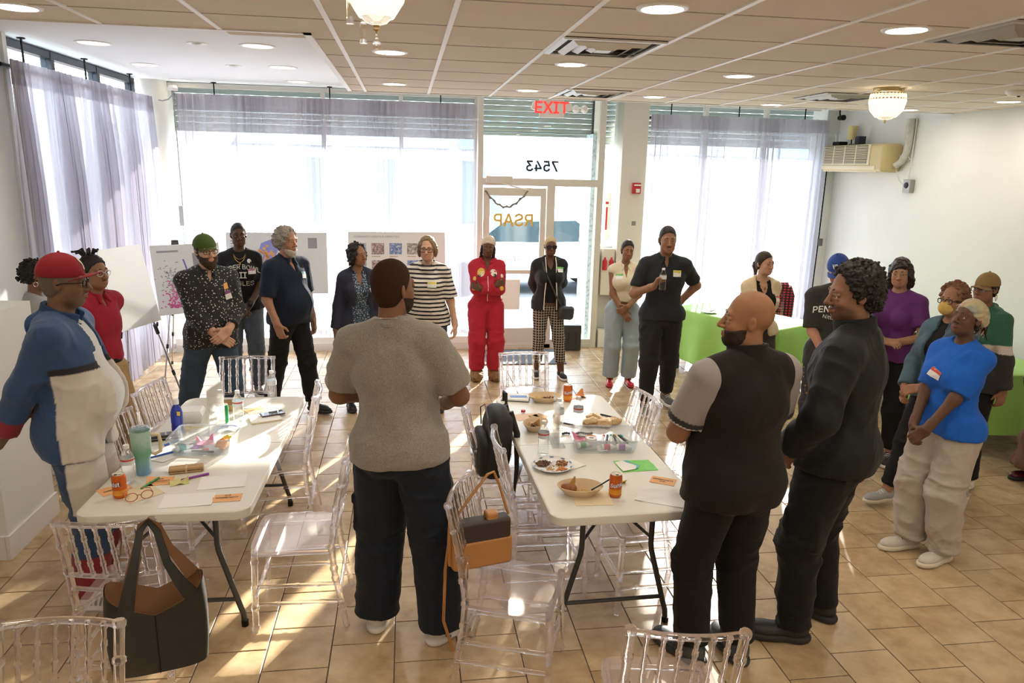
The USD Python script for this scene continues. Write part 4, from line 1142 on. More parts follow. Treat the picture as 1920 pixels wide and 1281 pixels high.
def tray(label, px, py, rz, w, l, h, fill, seed, sharp=False):
    x, y, z = tb(px, py)
    t = thing('plastic_tray', label, 'tray', (x, y, z), rz)
    def shell(w0, l0, w1, l1, z0, z1, r=.03):
        def loop(w_, l_, z_):
            o = []
            for sx, sy, a0 in ((1, 1, 0), (-1, 1, .5), (-1, -1, 1), (1, -1, 1.5)):
                for a in np.linspace(0, .5, 5):
                    aa = (a0 + a) * np.pi
                    o.append((sx * (w_ / 2 - r) + r * math.cos(aa), sy * (l_ / 2 - r) + r * math.sin(aa), z_))
            o.append(o[0])
            return o
        return [loop(w0, l0, z0), loop(w1, l1, z1)]
    a, b = shell(w * .9, l * .88, w, l, .002, h)
    c, d = shell(w * .9 - .008, l * .88 - .008, w - .008, l - .008, .006, h)
    e1, e2 = shell(w + .018, l + .018, w + .018, l + .018, h - .006, h + .004)
    lo = [(0, 0, .002)] * len(a)
    put('tray_body', grid_sheet(np.array([lo, a, b, e1, e2, d, c, [(0, 0, .006)] * len(a)])[::-1]), mat('frosted_tray', {'t': ('transparent_bsdf', {'color': (.95, .97, .99)}), 'd': ('diffuse_bsdf', {'color': (.80, .83, .87)}), 's': ('glossy_bsdf', {'color': (1, 1, 1), 'roughness': .12}), **fres(1.5), 'm': ('mix_closure', {'fac': .14}), 'm2': ('mix_closure', {})}, [('t.BSDF', 'm.closure1'), ('d.BSDF', 'm.closure2'), *FRES, ('f.fac', 'm2.fac'), ('m.closure', 'm2.closure1'), ('s.BSDF', 'm2.closure2')], 'm2.closure'), t, smooth=40)
    return (x, y, z)


def in_tray(c, rz, dx, dy, dz=0.0):
    a = math.radians(rz)
    return (c[0] + dx * math.cos(a) - dy * math.sin(a), c[1] + dx * math.sin(a) + dy * math.cos(a), c[2] + .008 + dz)


c1 = tray('clear plastic tray of craft supplies in the sun on the left table', 387, 842, -3, .34, .25, .10, None, 1)
rg = np.random.default_rng(4)
cols = list(cpm)


def craft(kind, c, rz, dx, dy, dz, col, label, ang):
    loc = in_tray(c, rz, dx, dy, dz)
    m = cpm[col]
    t = thing(kind, label, kind.replace('_', ' '), loc, rz + ang)
    if kind == 'marker':
        put('barrel', rod((-.06, 0, .007), (.035, 0, .007), [(0, .0065), (1, .0068)], 9), cpm['white'] if col != 'black' else m, t)
        put('cap', rod((.035, 0, .007), (.07, 0, .007), [(0, .0076), (.9, .0074), (1, .005)], 9), m, t)
    elif kind == 'paper_ball':
        b = trimesh.creation.icosphere(3, .032); v = np.array(b.vertices); v += (meshkit.noise(v * 70 + dx * 99, 3)[:, None] - .5) * .02; v[:, 2] += .032
        put('ball', (v, np.array(b.faces)), m, t, smooth=False)
    elif kind == 'scissors':
        for s in (-1, 1):
            put('blade', tube([(0, 0, .006), (s * .01, .075, .006)], [.005, .002], 6), steel, t)
            put('grip', tube([(s * .018 + .016 * math.cos(a), -.035 + .026 * math.sin(a), .006) for a in np.linspace(0, 2 * np.pi, 13)], .0042, 6), m, t)
    elif kind == 'glue_bottle':
        put('bottle', lathe([(0, 0), (.017, 0), (.018, .004), (.018, .06), (.008, .075), (.007, .09), (0, .092)], 16).apply_transform(trimesh.transformations.rotation_matrix(np.pi / 2, [0, 1, 0])).apply_translation([-.04, 0, .018]), cpm['white'], t)
        put('band', lathe([(.0185, .012), (.0185, .05)], 16).apply_transform(trimesh.transformations.rotation_matrix(np.pi / 2, [0, 1, 0])).apply_translation([-.04, 0, .018]), m, t)
    elif kind == 'tape_roll':
        put('roll', lathe([(.018, 0), (.032, 0), (.033, .002), (.033, .017), (.032, .019), (.018, .019), (.018, 0)], 26), m, t)
        put('core', lathe([(.0155, 0), (.018, 0), (.018, .019), (.0155, .019), (.0155, 0)], 22), cpm['white'], t)
    elif kind == 'tissue_sheet':
        put('sheet', flat(.09, .07, 0, (0, 0, 0), .002, .045, int(abs(dx) * 900) + 2, 9), m, t)


for kind, dx, dy, dz, col, ang, lab in (('paper_ball', .11, .02, .0, 'yellow', 0, 'crumpled yellow orange paper ball in the sunlit tray'), ('paper_ball', .10, -.035, .0, 'orange', 0, 'crumpled orange paper in front in the sunlit tray'),
                                        ('tissue_sheet', -.02, .05, .01, 'pink', 20, 'pink tissue sheet at the back of the sunlit tray'), ('scissors', -.08, .03, .0, 'purple', 60, 'purple handled scissors in the sunlit tray'),
                                        ('marker', -.04, -.06, .0, 'red', 12, 'red capped marker at the front of the sunlit tray'), ('marker', .0, -.075, .0, 'black', -8, 'black marker at the front of the sunlit tray'), ('glue_bottle', -.11, -.04, .0, 'teal', 35, 'small teal banded glue bottle in the sunlit tray'),
                                        ('tissue_sheet', -.10, -.02, .03, 'white', 50, 'white paper scrap in the sunlit tray')):
    craft(kind, c1, -3, dx, dy, dz, col, lab, ang)
# tall clear sign holders
acry = mat('acrylic', {'t': ('transparent_bsdf', {'color': (.97, .98, .98)}), 'd': ('diffuse_bsdf', {'color': (.9, .9, .9)}), 's': ('glossy_bsdf', {'color': (1, 1, 1), 'roughness': .05}), **fres(1.45), 'm': ('mix_closure', {'fac': .08}), 'm2': ('mix_closure', {})}, [('t.BSDF', 'm.closure1'), ('d.BSDF', 'm.closure2'), *FRES, ('f.fac', 'm2.fac'), ('m.closure', 'm2.closure1'), ('s.BSDF', 'm2.closure2')], 'm2.closure')
x, y, z = tb(398, 822)
t = thing('sign_holder', 'upright clear sign holder with a white sheet glowing in the sun on the left table', 'sign holder', (x, y + .13, z), 80)
put('base', rbox(.22, .09, .006, .002, 1, (0, 0, .004)), acry, t)
put('panel', cat_m(box(-.108, .108, -.006, -.003, .006, .29), box(-.108, .108, .003, .006, .006, .29)), acry, t, smooth=False)
put('insert', box(-.105, .105, -.002, .002, .01, .285), mat('translucent_paper', {'d': ('diffuse_bsdf', {'color': (.82, .80, .76)}), 'l': ('translucent_bsdf', {'color': (.85, .80, .72)}), 'm': ('mix_closure', {'fac': .75})}, [('d.BSDF', 'm.closure1'), ('l.BSDF', 'm.closure2')], 'm.closure'), t, smooth=False)
x, y, z = tb(334, 812)
t = thing('blue_bottle', 'blue wrapped sports drink bottle on the left table', 'bottle', (x, y, z), 0)
put('bottle', lathe([(0, 0), (.030, 0), (.034, .006), (.034, .05), (.032, .06), (.034, .07), (.034, .13), (.028, .155), (.016, .178), (.016, .186)], 24), pm('blue_wrap', (.02, .04, .36), .3), t)
put('cap', lathe([(.0185, .184), (.0185, .212), (.016, .216), (0, .216)], 20), cap_w, t)
put('badge', box(.012, .03, -.0345, -.031, .12, .145), cpm['yellow'], t, smooth=False)
x, y, z = tb(320, 822)
t = thing('glasses_case', 'black zip case lying by the blue bottle', 'case', (x - .03, y + .0, z), 18)
put('case', rbox(.18, .08, .03, .012, 2, (0, 0, .015)), pm('case_black', (.02, .02, .02), .35), t)
put('zip', tube([(-.085, -.041, .016), (.085, -.041, .016)], .0018, 5), steel, t)
put('pattern', cat_m(*[box(-.07 + i * .035, -.06 + i * .035, -.03, .03, .0302, .031) for i in range(5)]), pm('case_grey', (.3, .3, .3), .4), t, smooth=False)
t = thing('yellow_clip', 'yellow plastic spoon shaped scoop by the tray', 'scoop', tb(352, 808), 10)
put('scoop', lathe([(0, .004), (.022, .008), (.030, .022), (.028, .024), (.02, .012), (0, .008)], 18), cpm['yellow'], t)
put('handle', tube([(.028, 0, .02), (.09, .01, .012)], .004, 6), cpm['yellow'], t)
x, y, z = tb(352, 790)
t = thing('takeout_box', 'white takeout container at the far left of the left table', 'takeout container', (x + .02, y + .02, z), 6)
put('base', lathe([(0, 0), (.085, 0), (.105, .04), (.107, .04), (.107, .045)], 4).apply_transform(trimesh.transformations.rotation_matrix(np.pi / 4, [0, 0, 1])), wvinyl, t, smooth=False)
put('lid', rotm(lathe([(.107, .046), (.10, .06), (.085, .075), (0, .075)], 4).apply_transform(trimesh.transformations.rotation_matrix(np.pi / 4, [0, 0, 1])), 0, [1, 0, 0]), wvinyl, t, smooth=False)
can('green soda can behind the glowing sign holder on the left table', tb(420, 793), pm('can_green', (.02, .26, .10), .3, .4))
t = thing('paper_bowl', 'brown paper bowl behind the green can', 'bowl', tb(428, 768), 0)
put('bowl', lathe([(0, .002), (.045, .002), (.065, .05), (.068, .05), (.047, 0), (0, 0)], 28), kraft, t)
water_bottle('clear water bottle between the green can and the phone', tb(448, 790), lab_red)
water_bottle('clear water bottle at the far right corner of the left table', tb(511, 748))
t = thing('notebook', 'small tan notebook under the phone on the left table', 'notebook', tb(497, 787), 22)
put('cover', rbox(.19, .13, .008, .002, 1, (0, 0, .004)), cpaper, t)
put('page_block', rbox(.186, .126, .004, .001, 1, (.002, 0, .0085)), paper, t)
p = tb(511, 780)
t = thing('phone', 'dark smartphone lying on the tan notebook', 'phone', (p[0], p[1], ZT + .011), 26)
put('body', rbox(.15, .075, .009, .004, 2, (0, 0, .0045)), pm('phone_case', (.10, .06, .06), .3), t)
put('screen', rbox(.142, .068, .001, .0004, 1, (0, 0, .0092)), pm('phone_screen', (.01, .012, .015), .05), t)
t = thing('face_mask', 'blue and white folded mask by the green can', 'mask', tb(428, 807), 10)
put('mask', flat(.12, .07, 0, (0, 0, 0), .003, .05, 6, 9), pm('mask_white', (.72, .78, .80), .8), t)
put('loop', tube([(-.06, 0, .012), (-.04, .05, .01), (.02, .055, .012), (.05, .03, .01)], .003, 6), cpm['blue'], t)

# --- right table
natural = pm('bagasse', (.66, .50, .33), .7, var=.04, scale=40)


def oval_bowl(label, px, py, rz, w=.12, l=.085, h=.045, food=(), napkin=None):
    x, y, z = tb(px, py)
    t = thing('oval_bowl', label, 'bowl', (x, y, z + (.004 if napkin else 0)), rz)
    m = lathe([(0, .003), (.62, .003), (.9, h * .8), (1.0, h), (1.03, h - .002), (.93, h * .7), (.66, 0), (0, 0)], 40)
    v = np.array(m.vertices); v[:, 0] *= w; v[:, 1] *= l
    put('bowl', (v, np.array(m.faces)), natural, t, smooth=50)
    return t, (x, y, z)


def bits(t, name, n, w, l, z, m, r, seed, c=(0, 0)):
    rg_ = np.random.default_rng(seed)
    ms = []
    for _ in range(n):
        b = trimesh.creation.icosphere(1, r * rg_.uniform(.6, 1.3)); b.apply_scale([1, rg_.uniform(.6, 1), rg_.uniform(.5, .9)])
        a, q = rg_.uniform(0, 6.28), rg_.uniform(0, 1) ** .5
        b.apply_translation([c[0] + w * q * math.cos(a), c[1] + l * q * math.sin(a), z + rg_.uniform(0, r)]); ms.append(b)
    put(name, cat_m(*ms), m, t, smooth=True, kind='stuff')


rice = pm('rice', (.62, .42, .18), .7); beans = pm('beans', (.12, .045, .02), .5); meat = pm('meat', (.28, .11, .04), .5, var=.2, scale=60); salad = pm('sauce_orange', (.62, .22, .05), .5)
t, _ = oval_bowl('oval paper bowl of leftovers at the far end of the right table', 1022, 752, -4)
bits(t, 'rice', 60, .085, .05, .012, rice, .008, 2); bits(t, 'scraps', 14, .05, .03, .02, beans, .007, 3, (.03, 0))
t, q = oval_bowl('oval paper bowl with a chicken piece at the near end of the right table', 1087, 926, -6, .115, .082, .05)
bits(t, 'rice', 70, .06, .03, .014, rice, .0065, 5, (.02, -.015))
ch = cat_m(*[shift(trimesh.creation.icosphere(2, r_), p_) for r_, p_ in ((.028, (-.06, .0, .03)), (.024, (-.04, -.01, .032)), (.022, (-.075, .01, .03)))])
put('chicken_piece', ch, meat, t, smooth=True)
put('chicken_tip', tube([(-.045, .0, .04), (-.035, .0, .07), (-.028, .0, .095)], [.016, .011, .003], 8), pm('chicken_skin', (.50, .26, .07), .45), t)
put('fork', tube([(.055, -.02, .03), (.10, -.01, .052), (.165, .01, .085)], .0035, 6), rod_m, t)
t, _ = oval_bowl('oval paper bowl with a crumpled napkin on the left side of the right table', 1004, 805, 60, .10, .075, .05)
put('napkin', flat(.09, .08, 0, (0, 0, .02), .002, .12, 9, 11), kraft, t); bits(t, 'scraps', 40, .06, .04, .012, beans, .006, 8)
x, y, z = tb(1036, 876)
t = thing('paper_plate', 'round white paper plate of food scraps with a fork on the right table', 'plate', (x, y, z + .004), 10)
put('plate', lathe([(0, .002), (.085, .002), (.10, .008), (.115, .018), (.117, .016), (.10, .004), (.085, 0), (0, 0)], 40), wvinyl, t)
put('rim_print', cat_m(*[shift(rotm(box(-.012, .012, -.004, .004, 0, .001), a * 36 + 90, [0, 0, 1]), [.106 * math.cos(a * .628), .106 * math.sin(a * .628), .0135]) for a in range(10)]), cpm['blue'], t, smooth=False)
bits(t, 'rice_and_beans', 70, .045, .04, .008, beans, .007, 11, (-.045, .03)); bits(t, 'stew', 50, .035, .03, .008, meat, .008, 12, (.055, .01)); bits(t, 'scraps', 30, .06, .03, .006, rice, .005, 13, (0, -.03)); bits(t, 'sauce', 20, .04, .02, .004, salad, .007, 14, (.03, -.06))
put('fork', cat_m(tube([(-.06, -.06, .018), (.0, .0, .022)], .0035, 6), *[tube([(.0 + k * .004, -k * .003, .022), (.028 + k * .004, .03 - k * .003, .018)], .0014, 5) for k in (-1, 0, 1)]), pm('fork_clear', (.6, .62, .62), .2), t)
sheet('napkin', 'folded white napkin beside the plate of food scraps', 'napkin', 1068, 872, .14, .12, 30, paper, .012, 4)
sheet('napkin', 'cream napkin under the near oval bowl', 'napkin', 1110, 935, .19, .16, -2, cpaper, .006, 5)
sheet('napkin', 'orange stained napkin with a red cap at the far left of the right table', 'napkin', 988, 782, .16, .13, 8, pm('napkin_peach', (.76, .56, .42), .8), .01, 6)
t = thing('red_plug', 'small red bottle top lying on the stained napkin', 'bottle top', (*tb(981, 774)[:2], ZT + .006), 0)
put('cap', lathe([(.015, 0), (.015, .012), (.013, .014), (0, .014)], 18), cpm['red'], t)
sheet('napkin', 'brown paper scrap behind the napkin bowl', 'napkin', 1010, 782, .10, .10, 35, kraft, .012, 7)
can('orange soda can at the far end of the right table', tb(1064, 752), orange_can, 'Sunkist', 20)
can('orange soda can at the near end of the right table beside the bowl', tb(1153, 930), orange_can, 'Sunkist', 18)
sheet('wrapper', 'orange crumpled wrapper behind the far soda can', 'wrapper', 1082, 744, .12, .09, 10, salad, .05, 8)
t = thing('notebook', 'white notebook with a blue cover picture at the far left corner of the right table', 'notebook', tb(967, 748), -14)
put('cover', rbox(.2, .14, .006, .002, 1, (0, 0, .004)), pm('book_dark', (.12, .12, .14), .5), t)
put('page_block', rbox(.196, .136, .012, .001, 1, (0, .0, .012)), paper, t)
put('cover_print', flat(.12, .05, 8, (.02, 0, .0185), .0006), cpm['blue'], t)
water_bottle('clear water bottle behind the sign holder on the right table', tb(1047, 805))
water_bottle('clear water bottle standing behind the plate on the right table', tb(1018, 852), lab_red)
water_bottle('half hidden clear water bottle before the brown paper bags', tb(1083, 801), lab_red)
x, y, z = tb(1050, 842)
t = thing('sign_holder', 'upright empty clear sign holder in the middle of the right table', 'sign holder', (x + .0, y + .13, z), 88)
put('base', rbox(.26, .08, .006, .002, 1, (0, 0, .004)), acry, t)
put('panel', cat_m(box(-.108, .108, -.0045, -.0015, .006, .26), box(-.108, .108, .0015, .0045, .006, .26)), acry, t, smooth=False)
pen('black marker lying left of the brown bags', 1061, 796, -38, cpm['black'], .13)
pen('black pen on the far right of the brown bags', 1140, 782, -45, cpm['black'], .12)
sheet('paper_sheet', 'white flyer under the marker on the right table', 'paper', 1076, 790, .15, .2, 30, paper, .003, 15)
x, y, z = tb(1125, 797)
t = thing('paper_bags', 'heap of crumpled brown paper napkins on the right table', 'napkin heap', (x, y, z), 8)
for i, (dx, dy, rz, w_, h_) in enumerate(((-.06, .0, 10, .12, .05), (.02, -.02, 35, .13, .045), (.09, .0, -15, .11, .04), (-.02, .05, 60, .10, .06))):
    m = trimesh.creation.icosphere(3, 1.0); v = np.array(m.vertices); v += (np.round(meshkit.noise(v * 2.1 + i * 9, i)[:, None] * 6) / 6 - .5) * .55
    v = v * [w_ / 2, .05, h_ / 2]; v[:, 2] = np.maximum(v[:, 2] + h_ / 2, .001)
    put('napkin', rotm(trimesh.Trimesh(v, m.faces, process=False), rz, [0, 0, 1]).apply_translation([dx, dy, 0]), kraft, t, smooth=False)
t = thing('pompom_trim', 'black beaded cord lying behind the supply tray', 'cord', (*tb(1082, 815)[:2], ZT), 0)
put('cord', cat_m(*[shift(trimesh.creation.icosphere(1, .008), [-.09 + .013 * i, .012 * math.sin(i * .9), .008]) for i in range(15)]), cpm['black'], t, smooth=True)
c2 = tray('clear plastic tray full of markers and scissors on the right table', 1130, 838, -6, .38, .26, .085, None, 2)
for i, (kind, dx, dy, dz, col, ang, lab) in enumerate((('scissors', -.10, .05, .03, 'orange', 70, 'orange handled scissors at the back of the marker tray'), ('tape_roll', -.07, .0, .03, 'white', 0, 'white tape roll in the marker tray'),
                                        ('glue_bottle', -.12, -.04, .0, 'green', 20, 'green banded bottle at the left of the marker tray'), ('marker', .00, .01, .03, 'red', 75, 'red capped marker standing left in the marker row'), ('marker', .025, .01, .03, 'black', 78, 'black marker second in the marker row'),
                                        ('marker', .05, .015, .03, 'green', 82, 'green capped marker in the marker row'), ('marker', .075, .01, .03, 'black', 88, 'black marker in the middle of the marker row'), ('marker', .10, .01, .03, 'yellow', 100, 'yellow capped marker in the marker row'),
                                        ('marker', .125, .01, .03, 'black', 105, 'black marker near the right end of the marker row'), ('marker', .145, .015, .03, 'teal', 112, 'teal capped marker at the right end of the marker row'),
                                        ('glue_bottle', .02, -.07, .0, 'red', 4, 'red banded glue bottle at the front of the marker tray'), ('glue_bottle', .11, -.07, .0, 'purple', -4, 'purple banded glue bottle at the front right of the marker tray'),
                                        ('tissue_sheet', -.13, .04, .02, 'pink', 15, 'pink paper at the back left of the marker tray'), ('scissors', -.05, -.07, .0, 'white', 95, 'white handled scissors at the front of the marker tray'))):
    craft(kind, c2, -6, dx, dy, dz, col, lab, ang)
t = thing('painted_sheet', 'white sheet painted green and teal on the right table', 'painting', tb(1192, 874), 4)
put('sheet', flat(.21, .15, 0, (0, 0, 0), .0012, .006, 3, 9), pm('paint_green', (.18, .62, .10), .5, var=.15, scale=25), t)
put('unpainted_corner', poly_prism([(-.105, .072), (-.05, .072), (-.035, .04), (-.015, .02), (.0, -.01), (-.02, -.05), (-.10, -.07)], .004, .0055), paper, t, smooth=False)
put('teal_edge', poly_prism([(-.05, .072), (-.02, .072), (-.012, .03), (.02, .0), (.0, -.04), (-.02, -.05), (.0, -.01), (-.015, .02), (-.035, .04)], .004, .0057), cpm['teal'], t, smooth=False)
sheet('flyer', 'orange flyer at the right edge of the right table by the vest man', 'flyer', 1243, 902, .13, .09, -30, opaper, .004, 9, lines=[('COMMUNITY', .012, 0), ('FAIR', .009, -.022)])
sheet('paper_sheet', 'blank white paper at the near right corner of the right table', 'paper', 1240, 932, .24, .18, -28, paper, .003, 16)
sheet('wrapper', 'small yellow wrapper behind the near soda can', 'wrapper', 1160, 906, .08, .05, 20, cpm['yellow'], .03, 11)

# ================================================================ bags
leather = pm('black_leather', (.018, .020, .019), .42, bump=.2, bscale=260)
suede = pm('brown_lining', (.30, .15, .07), .8)
pR = np.array([-1.045, 3.0, .92])
t = thing('tote_bag', 'large black leather tote bag with brown lining hanging on the near left chair', 'bag', (-1.02, 2.84, .32), 14)


def tote():
    n, m = 40, 14
    rows, ins = [], []
    for j in range(m):
        v = j / (m - 1)
        z = .0 + v * .37
        w = .18 + .012 * math.sin(v * 3)
        d = .07 + .035 * v
        r = []
        for i in range(n):
            a = 2 * np.pi * i / n
            ca, sa = math.cos(a), math.sin(a)
            x = w * np.sign(ca) * abs(ca) ** .55; y = d * np.sign(sa) * abs(sa) ** .7
            dip = .0
            if v > .5:
                dip = -(v - .5) * 2 * .10 * (1 - min(1, abs(abs(x) - .0) / w)) ** .7
            r.append((x, y + .02 * math.sin(5 * x + 2 * v) * v, z + dip))
        r.append(r[0]); rows.append(r)
    A = np.array(rows)
    return A


A_ = tote()
put('bag_body', grid_sheet(np.concatenate([np.broadcast_to([0, 0, 0.0], (1, 41, 3)), A_])), leather, t, smooth=50)
B_ = A_.copy(); B_[..., :2] *= .975; B_[..., 2] += .002
put('lining', grid_sheet(B_[::-1]), suede, t, smooth=50)
for s in (-1, 1):
    def strap_(w_, off, pts):
        P = np.array(pts, float)
        return grid_sheet(np.stack([P + [off, 0, 0] + [-w_ / 2, 0, 0], P + [off, 0, 0] + [w_ / 2, 0, 0]], 1))
    y0 = s * .085
    pl = [(-.10, y0, .31), (-.075, y0, .42), (-.05, y0 * .7, .52), (-.03, y0 * .3, .61), (-.0, 0.0, .635), (.03, y0 * .3, .60), (.06, y0 * .8, .48), (.10, y0, .40), (.14, y0, .33)]
    P = np.array(pl); wd = np.array([.06, .045, .032, .028, .028, .028, .032, .045, .06]) / 2
    tn = np.gradient(P, axis=0); tn /= np.linalg.norm(tn, axis=1, keepdims=True)
    sd = np.stack([tn[:, 2], 0 * tn[:, 0], -tn[:, 0]], 1)
    o = np.array([0, .004, 0])
    put('strap', cat_m(grid_sheet(np.stack([P - sd * wd[:, None] - o, P + sd * wd[:, None] - o], 1)), grid_sheet(np.stack([P + sd * wd[:, None] + o, P - sd * wd[:, None] + o], 1))), leather if s < 0 else suede, t, smooth=60)
put('seam', tube([(.01, -.108 + .0, .05 + i * .02) if False else (.0, A_[int(i * 1.3), 30, 1] - .003, A_[int(i * 1.3), 30, 2]) for i in range(11)], .0022, 5), rod_m, t)
put('charm', rbox(.012, .006, .02, .002, 1, (.2, -.05, .36)), steel, t)

tan = pm('tan_leather', (.42, .19, .055), .45, bump=.15, bscale=240); brownl = pm('dark_brown_leather', (.035, .022, .018), .5)
t = thing('handbag', 'tan and dark brown handbag hanging on a clear chair back beside the grey shirt man', 'bag', (.34, 3.20, .475), 14)
put('bag_lower', rbox(.30, .09, .15, .02, 3, (0, 0, .085)), tan, t)
put('bag_upper', rbox(.285, .082, .12, .018, 3, (0, 0, .19)), brownl, t)
put('flap', rbox(.06, .06, .05, .012, 2, (.05, 0, .255)), tan, t)
put('edge_strip', tube([(-.152, 0, .25), (-.156, 0, .15), (-.15, 0, .03)], .012, 8), tan, t)
put('strap', tube([(-.14, .0, .25), (-.06, -.0, .36), (.04, .03, .455), (.075, .04, .46), (.10, .03, .40), (.14, 0, .25)], .007, 7), tan, t)
put('long_strap', tube([(-.15, 0.0, .22), (-.17, .02, .0), (-.175, .03, -.28), (-.12, .05, -.47), (-.04, .02, -.49)], .008, 7), tan, t)
put('ring', tube([(-.145 + .012 * math.cos(a), 0, .255 + .012 * math.sin(a)) for a in np.linspace(0, 2 * np.pi, 13)], .0025, 6), brass, t)

nyl = pm('black_nylon', (.016, .017, .018), .6, bump=.2, bscale=300)
t = thing('backpack', 'full black backpack on the clear chair seat left of the right table', 'backpack', (.535, 4.30, .458), -84)
Fp = trimesh.creation.icosphere(4, 1.0); v = np.array(Fp.vertices)
v = np.sign(v) * np.abs(v) ** .62 * [.155, .082, .25]; v[:, 1] += .02 * np.sin(v[:, 2] * 9); v += (meshkit.noise(v * 16, 5)[:, None] - .5) * .012; v[:, 2] = v[:, 2] * .92 + .23
put('main_compartment', (v, np.array(Fp.faces)), nyl, t, smooth=True)
Fp = trimesh.creation.icosphere(3, 1.0); v = np.array(Fp.vertices); v = np.sign(v) * np.abs(v) ** .6 * [.13, .04, .15]; v += [0, -.085, .17]
put('front_pocket', (v, np.array(Fp.faces)), nyl, t, smooth=True)
put('zip', tube([(-.13, -.06, .30), (-.11, -.07, .42), (0, -.065, .475), (.11, -.07, .42), (.13, -.06, .30)], .004, 6), pm('zip_grey', (.12, .12, .12), .3, .5), t)
put('handle', tube([(-.035, .06, .48), (-.03, .06, .54), (.03, .06, .545), (.035, .06, .48)], .009, 8), nyl, t)
for s in (-1, 1):
    put('strap', tube([(s * .07, .08, .44), (s * .09, .12, .30), (s * .10, .12, .08), (s * .13, .10, -.08), (s * .15, .09, -.17)], [.018, .02, .014, .008, .007], 8), nyl, t)
put('logo_stripes', cat_m(*[box(-.06, .03, -.128, -.124, .07 + i * .02, .08 + i * .02) for i in range(4)]), wvinyl, t, smooth=False)
t = thing('sling_bag', 'small black bag on the floor behind the handbag chair', 'bag', (.16, 4.86, .0), 30)
Fp = trimesh.creation.icosphere(3, 1.0); v = np.array(Fp.vertices); v = v * [.17, .13, .15]; v += (meshkit.noise(v * 14, 8)[:, None] - .5) * .03; v[:, 2] = np.maximum(v[:, 2] + .14, .002)
put('bag', (v, np.array(Fp.faces)), nyl, t, smooth=True)
# ================================================================ people: one smooth body surface each, from signed distance fields
from scipy.spatial import cKDTree


class Field:
    def __init__(self):
        self.items = []

    def add(self, prim, k=0.03, op='u'):
        self.items.append((prim, k, op))
        return self

    def plane(self, n, d):
        """keep n.p < d"""
        n = np.asarray(n, float)
        self.items.append(((None, None, lambda X, Y, Z: n[0] * X + n[1] * Y + n[2] * Z - d), 0.006, 'i'))
        return self

    def bounds(self):
        lo = np.min([p[0] for p, k, o in self.items if o == 'u'], 0)
        hi = np.max([p[1] for p, k, o in self.items if o == 'u'], 0)
        return lo, hi

    @staticmethod
    def _mix(D, d, k, op):
        if op == 's':
            d = -d
        if op == 'u':
            h = np.clip(.5 + .5 * (D - d) / k, 0, 1)
            return D + (d - D) * h - k * h * (1 - h)
        h = np.clip(.5 - .5 * (D - d) / k, 0, 1)
        return D + (d - D) * h + k * h * (1 - h)

    def grid(self, lo, hi, st):
        ax = [np.arange(lo[i], hi[i] + st, st).astype(np.float32) for i in range(3)]
        D = np.full([len(a) for a in ax], 1.0, np.float32)
        for (plo, phi, fn), k, op in self.items:
            if plo is None:
                sl = [slice(0, len(a)) for a in ax]
            else:
                m = k + 2.5 * st + .004
                sl = [slice(max(0, int((plo[i] - m - lo[i]) / st)), max(0, int((phi[i] + m - lo[i]) / st) + 2)) for i in range(3)]
            X, Y, Z = ax[0][sl[0]][:, None, None], ax[1][sl[1]][None, :, None], ax[2][sl[2]][None, None, :]
            if 0 in (X.size, Y.size, Z.size):
                continue
            s = tuple(sl)
            D[s] = self._mix(D[s], fn(X, Y, Z), k, op)
        return ax, D

    def pts(self, P):
        X, Y, Z = P[:, 0], P[:, 1], P[:, 2]
        D = np.full(len(P), 1.0)
        for (plo, phi, fn), k, op in self.items:
            D = self._mix(D, fn(X, Y, Z), k, op)
        return D

    def mesh(self, st, lo=None, hi=None):
        if lo is None:
            lo, hi = self.bounds()
            lo, hi = lo - 3 * st, hi + 3 * st
        ax, D = self.grid(lo, hi, st)
        return surface_nets(D, np.array([a[0] for a in ax]), st)


def surface_nets(D, origin, st):
    ins = D < 0
    n = np.array(D.shape)
    cnt = np.zeros(n - 1, np.int8)
    for dx in (0, 1):
        for dy in (0, 1):
            for dz in (0, 1):
                cnt += ins[dx:n[0] - 1 + dx, dy:n[1] - 1 + dy, dz:n[2] - 1 + dz]
    act = np.argwhere((cnt > 0) & (cnt < 8))
    if len(act) == 0:
        return np.zeros((0, 3)), np.zeros((0, 3), int)
    idx = np.full(n - 1, -1, np.int32)
    idx[tuple(act.T)] = np.arange(len(act))
    S = np.zeros((len(act), 3)); W = np.zeros(len(act))
    corners = [(a, b, c) for a in (0, 1) for b in (0, 1) for c in (0, 1)]
    val = {c: D[act[:, 0] + c[0], act[:, 1] + c[1], act[:, 2] + c[2]] for c in corners}
    for a in corners:
        for k in range(3):
            if a[k] == 0:
                b = list(a); b[k] = 1; b = tuple(b)
                va, vb = val[a], val[b]
                m = (va < 0) != (vb < 0)
                t = va[m] / (va[m] - vb[m])
                p = np.tile(np.array(a, float), (m.sum(), 1)); p[:, k] += t
                S[m] += p; W[m] += 1
    V = origin + (act + S / W[:, None]) * st
    faces = []
    for k in range(3):
        sl0 = [slice(1, -1)] * 3; sl1 = [slice(1, -1)] * 3
        sl0[k] = slice(0, -1); sl1[k] = slice(1, None)
        A, B = ins[tuple(sl0)], ins[tuple(sl1)]
        e = np.argwhere(A != B)
        if not len(e):
            continue
        flip = A[tuple(e.T)]
        for q in range(3):
            if q != k:
                e[:, q] += 1
        u, v = [q for q in range(3) if q != k]
        def cell(du, dv):
            c = e.copy(); c[:, u] -= du; c[:, v] -= dv
            return idx[tuple(c.T)]
        q = np.stack([cell(1, 1), cell(0, 1), cell(0, 0), cell(1, 0)], 1)
        if k == 1:
            q = q[:, ::-1]
        q[~flip] = q[~flip][:, ::-1]
        q = q[(q >= 0).all(1)]
        faces += [q[:, [0, 1, 2]], q[:, [0, 2, 3]]]
    return V, np.vstack(faces)


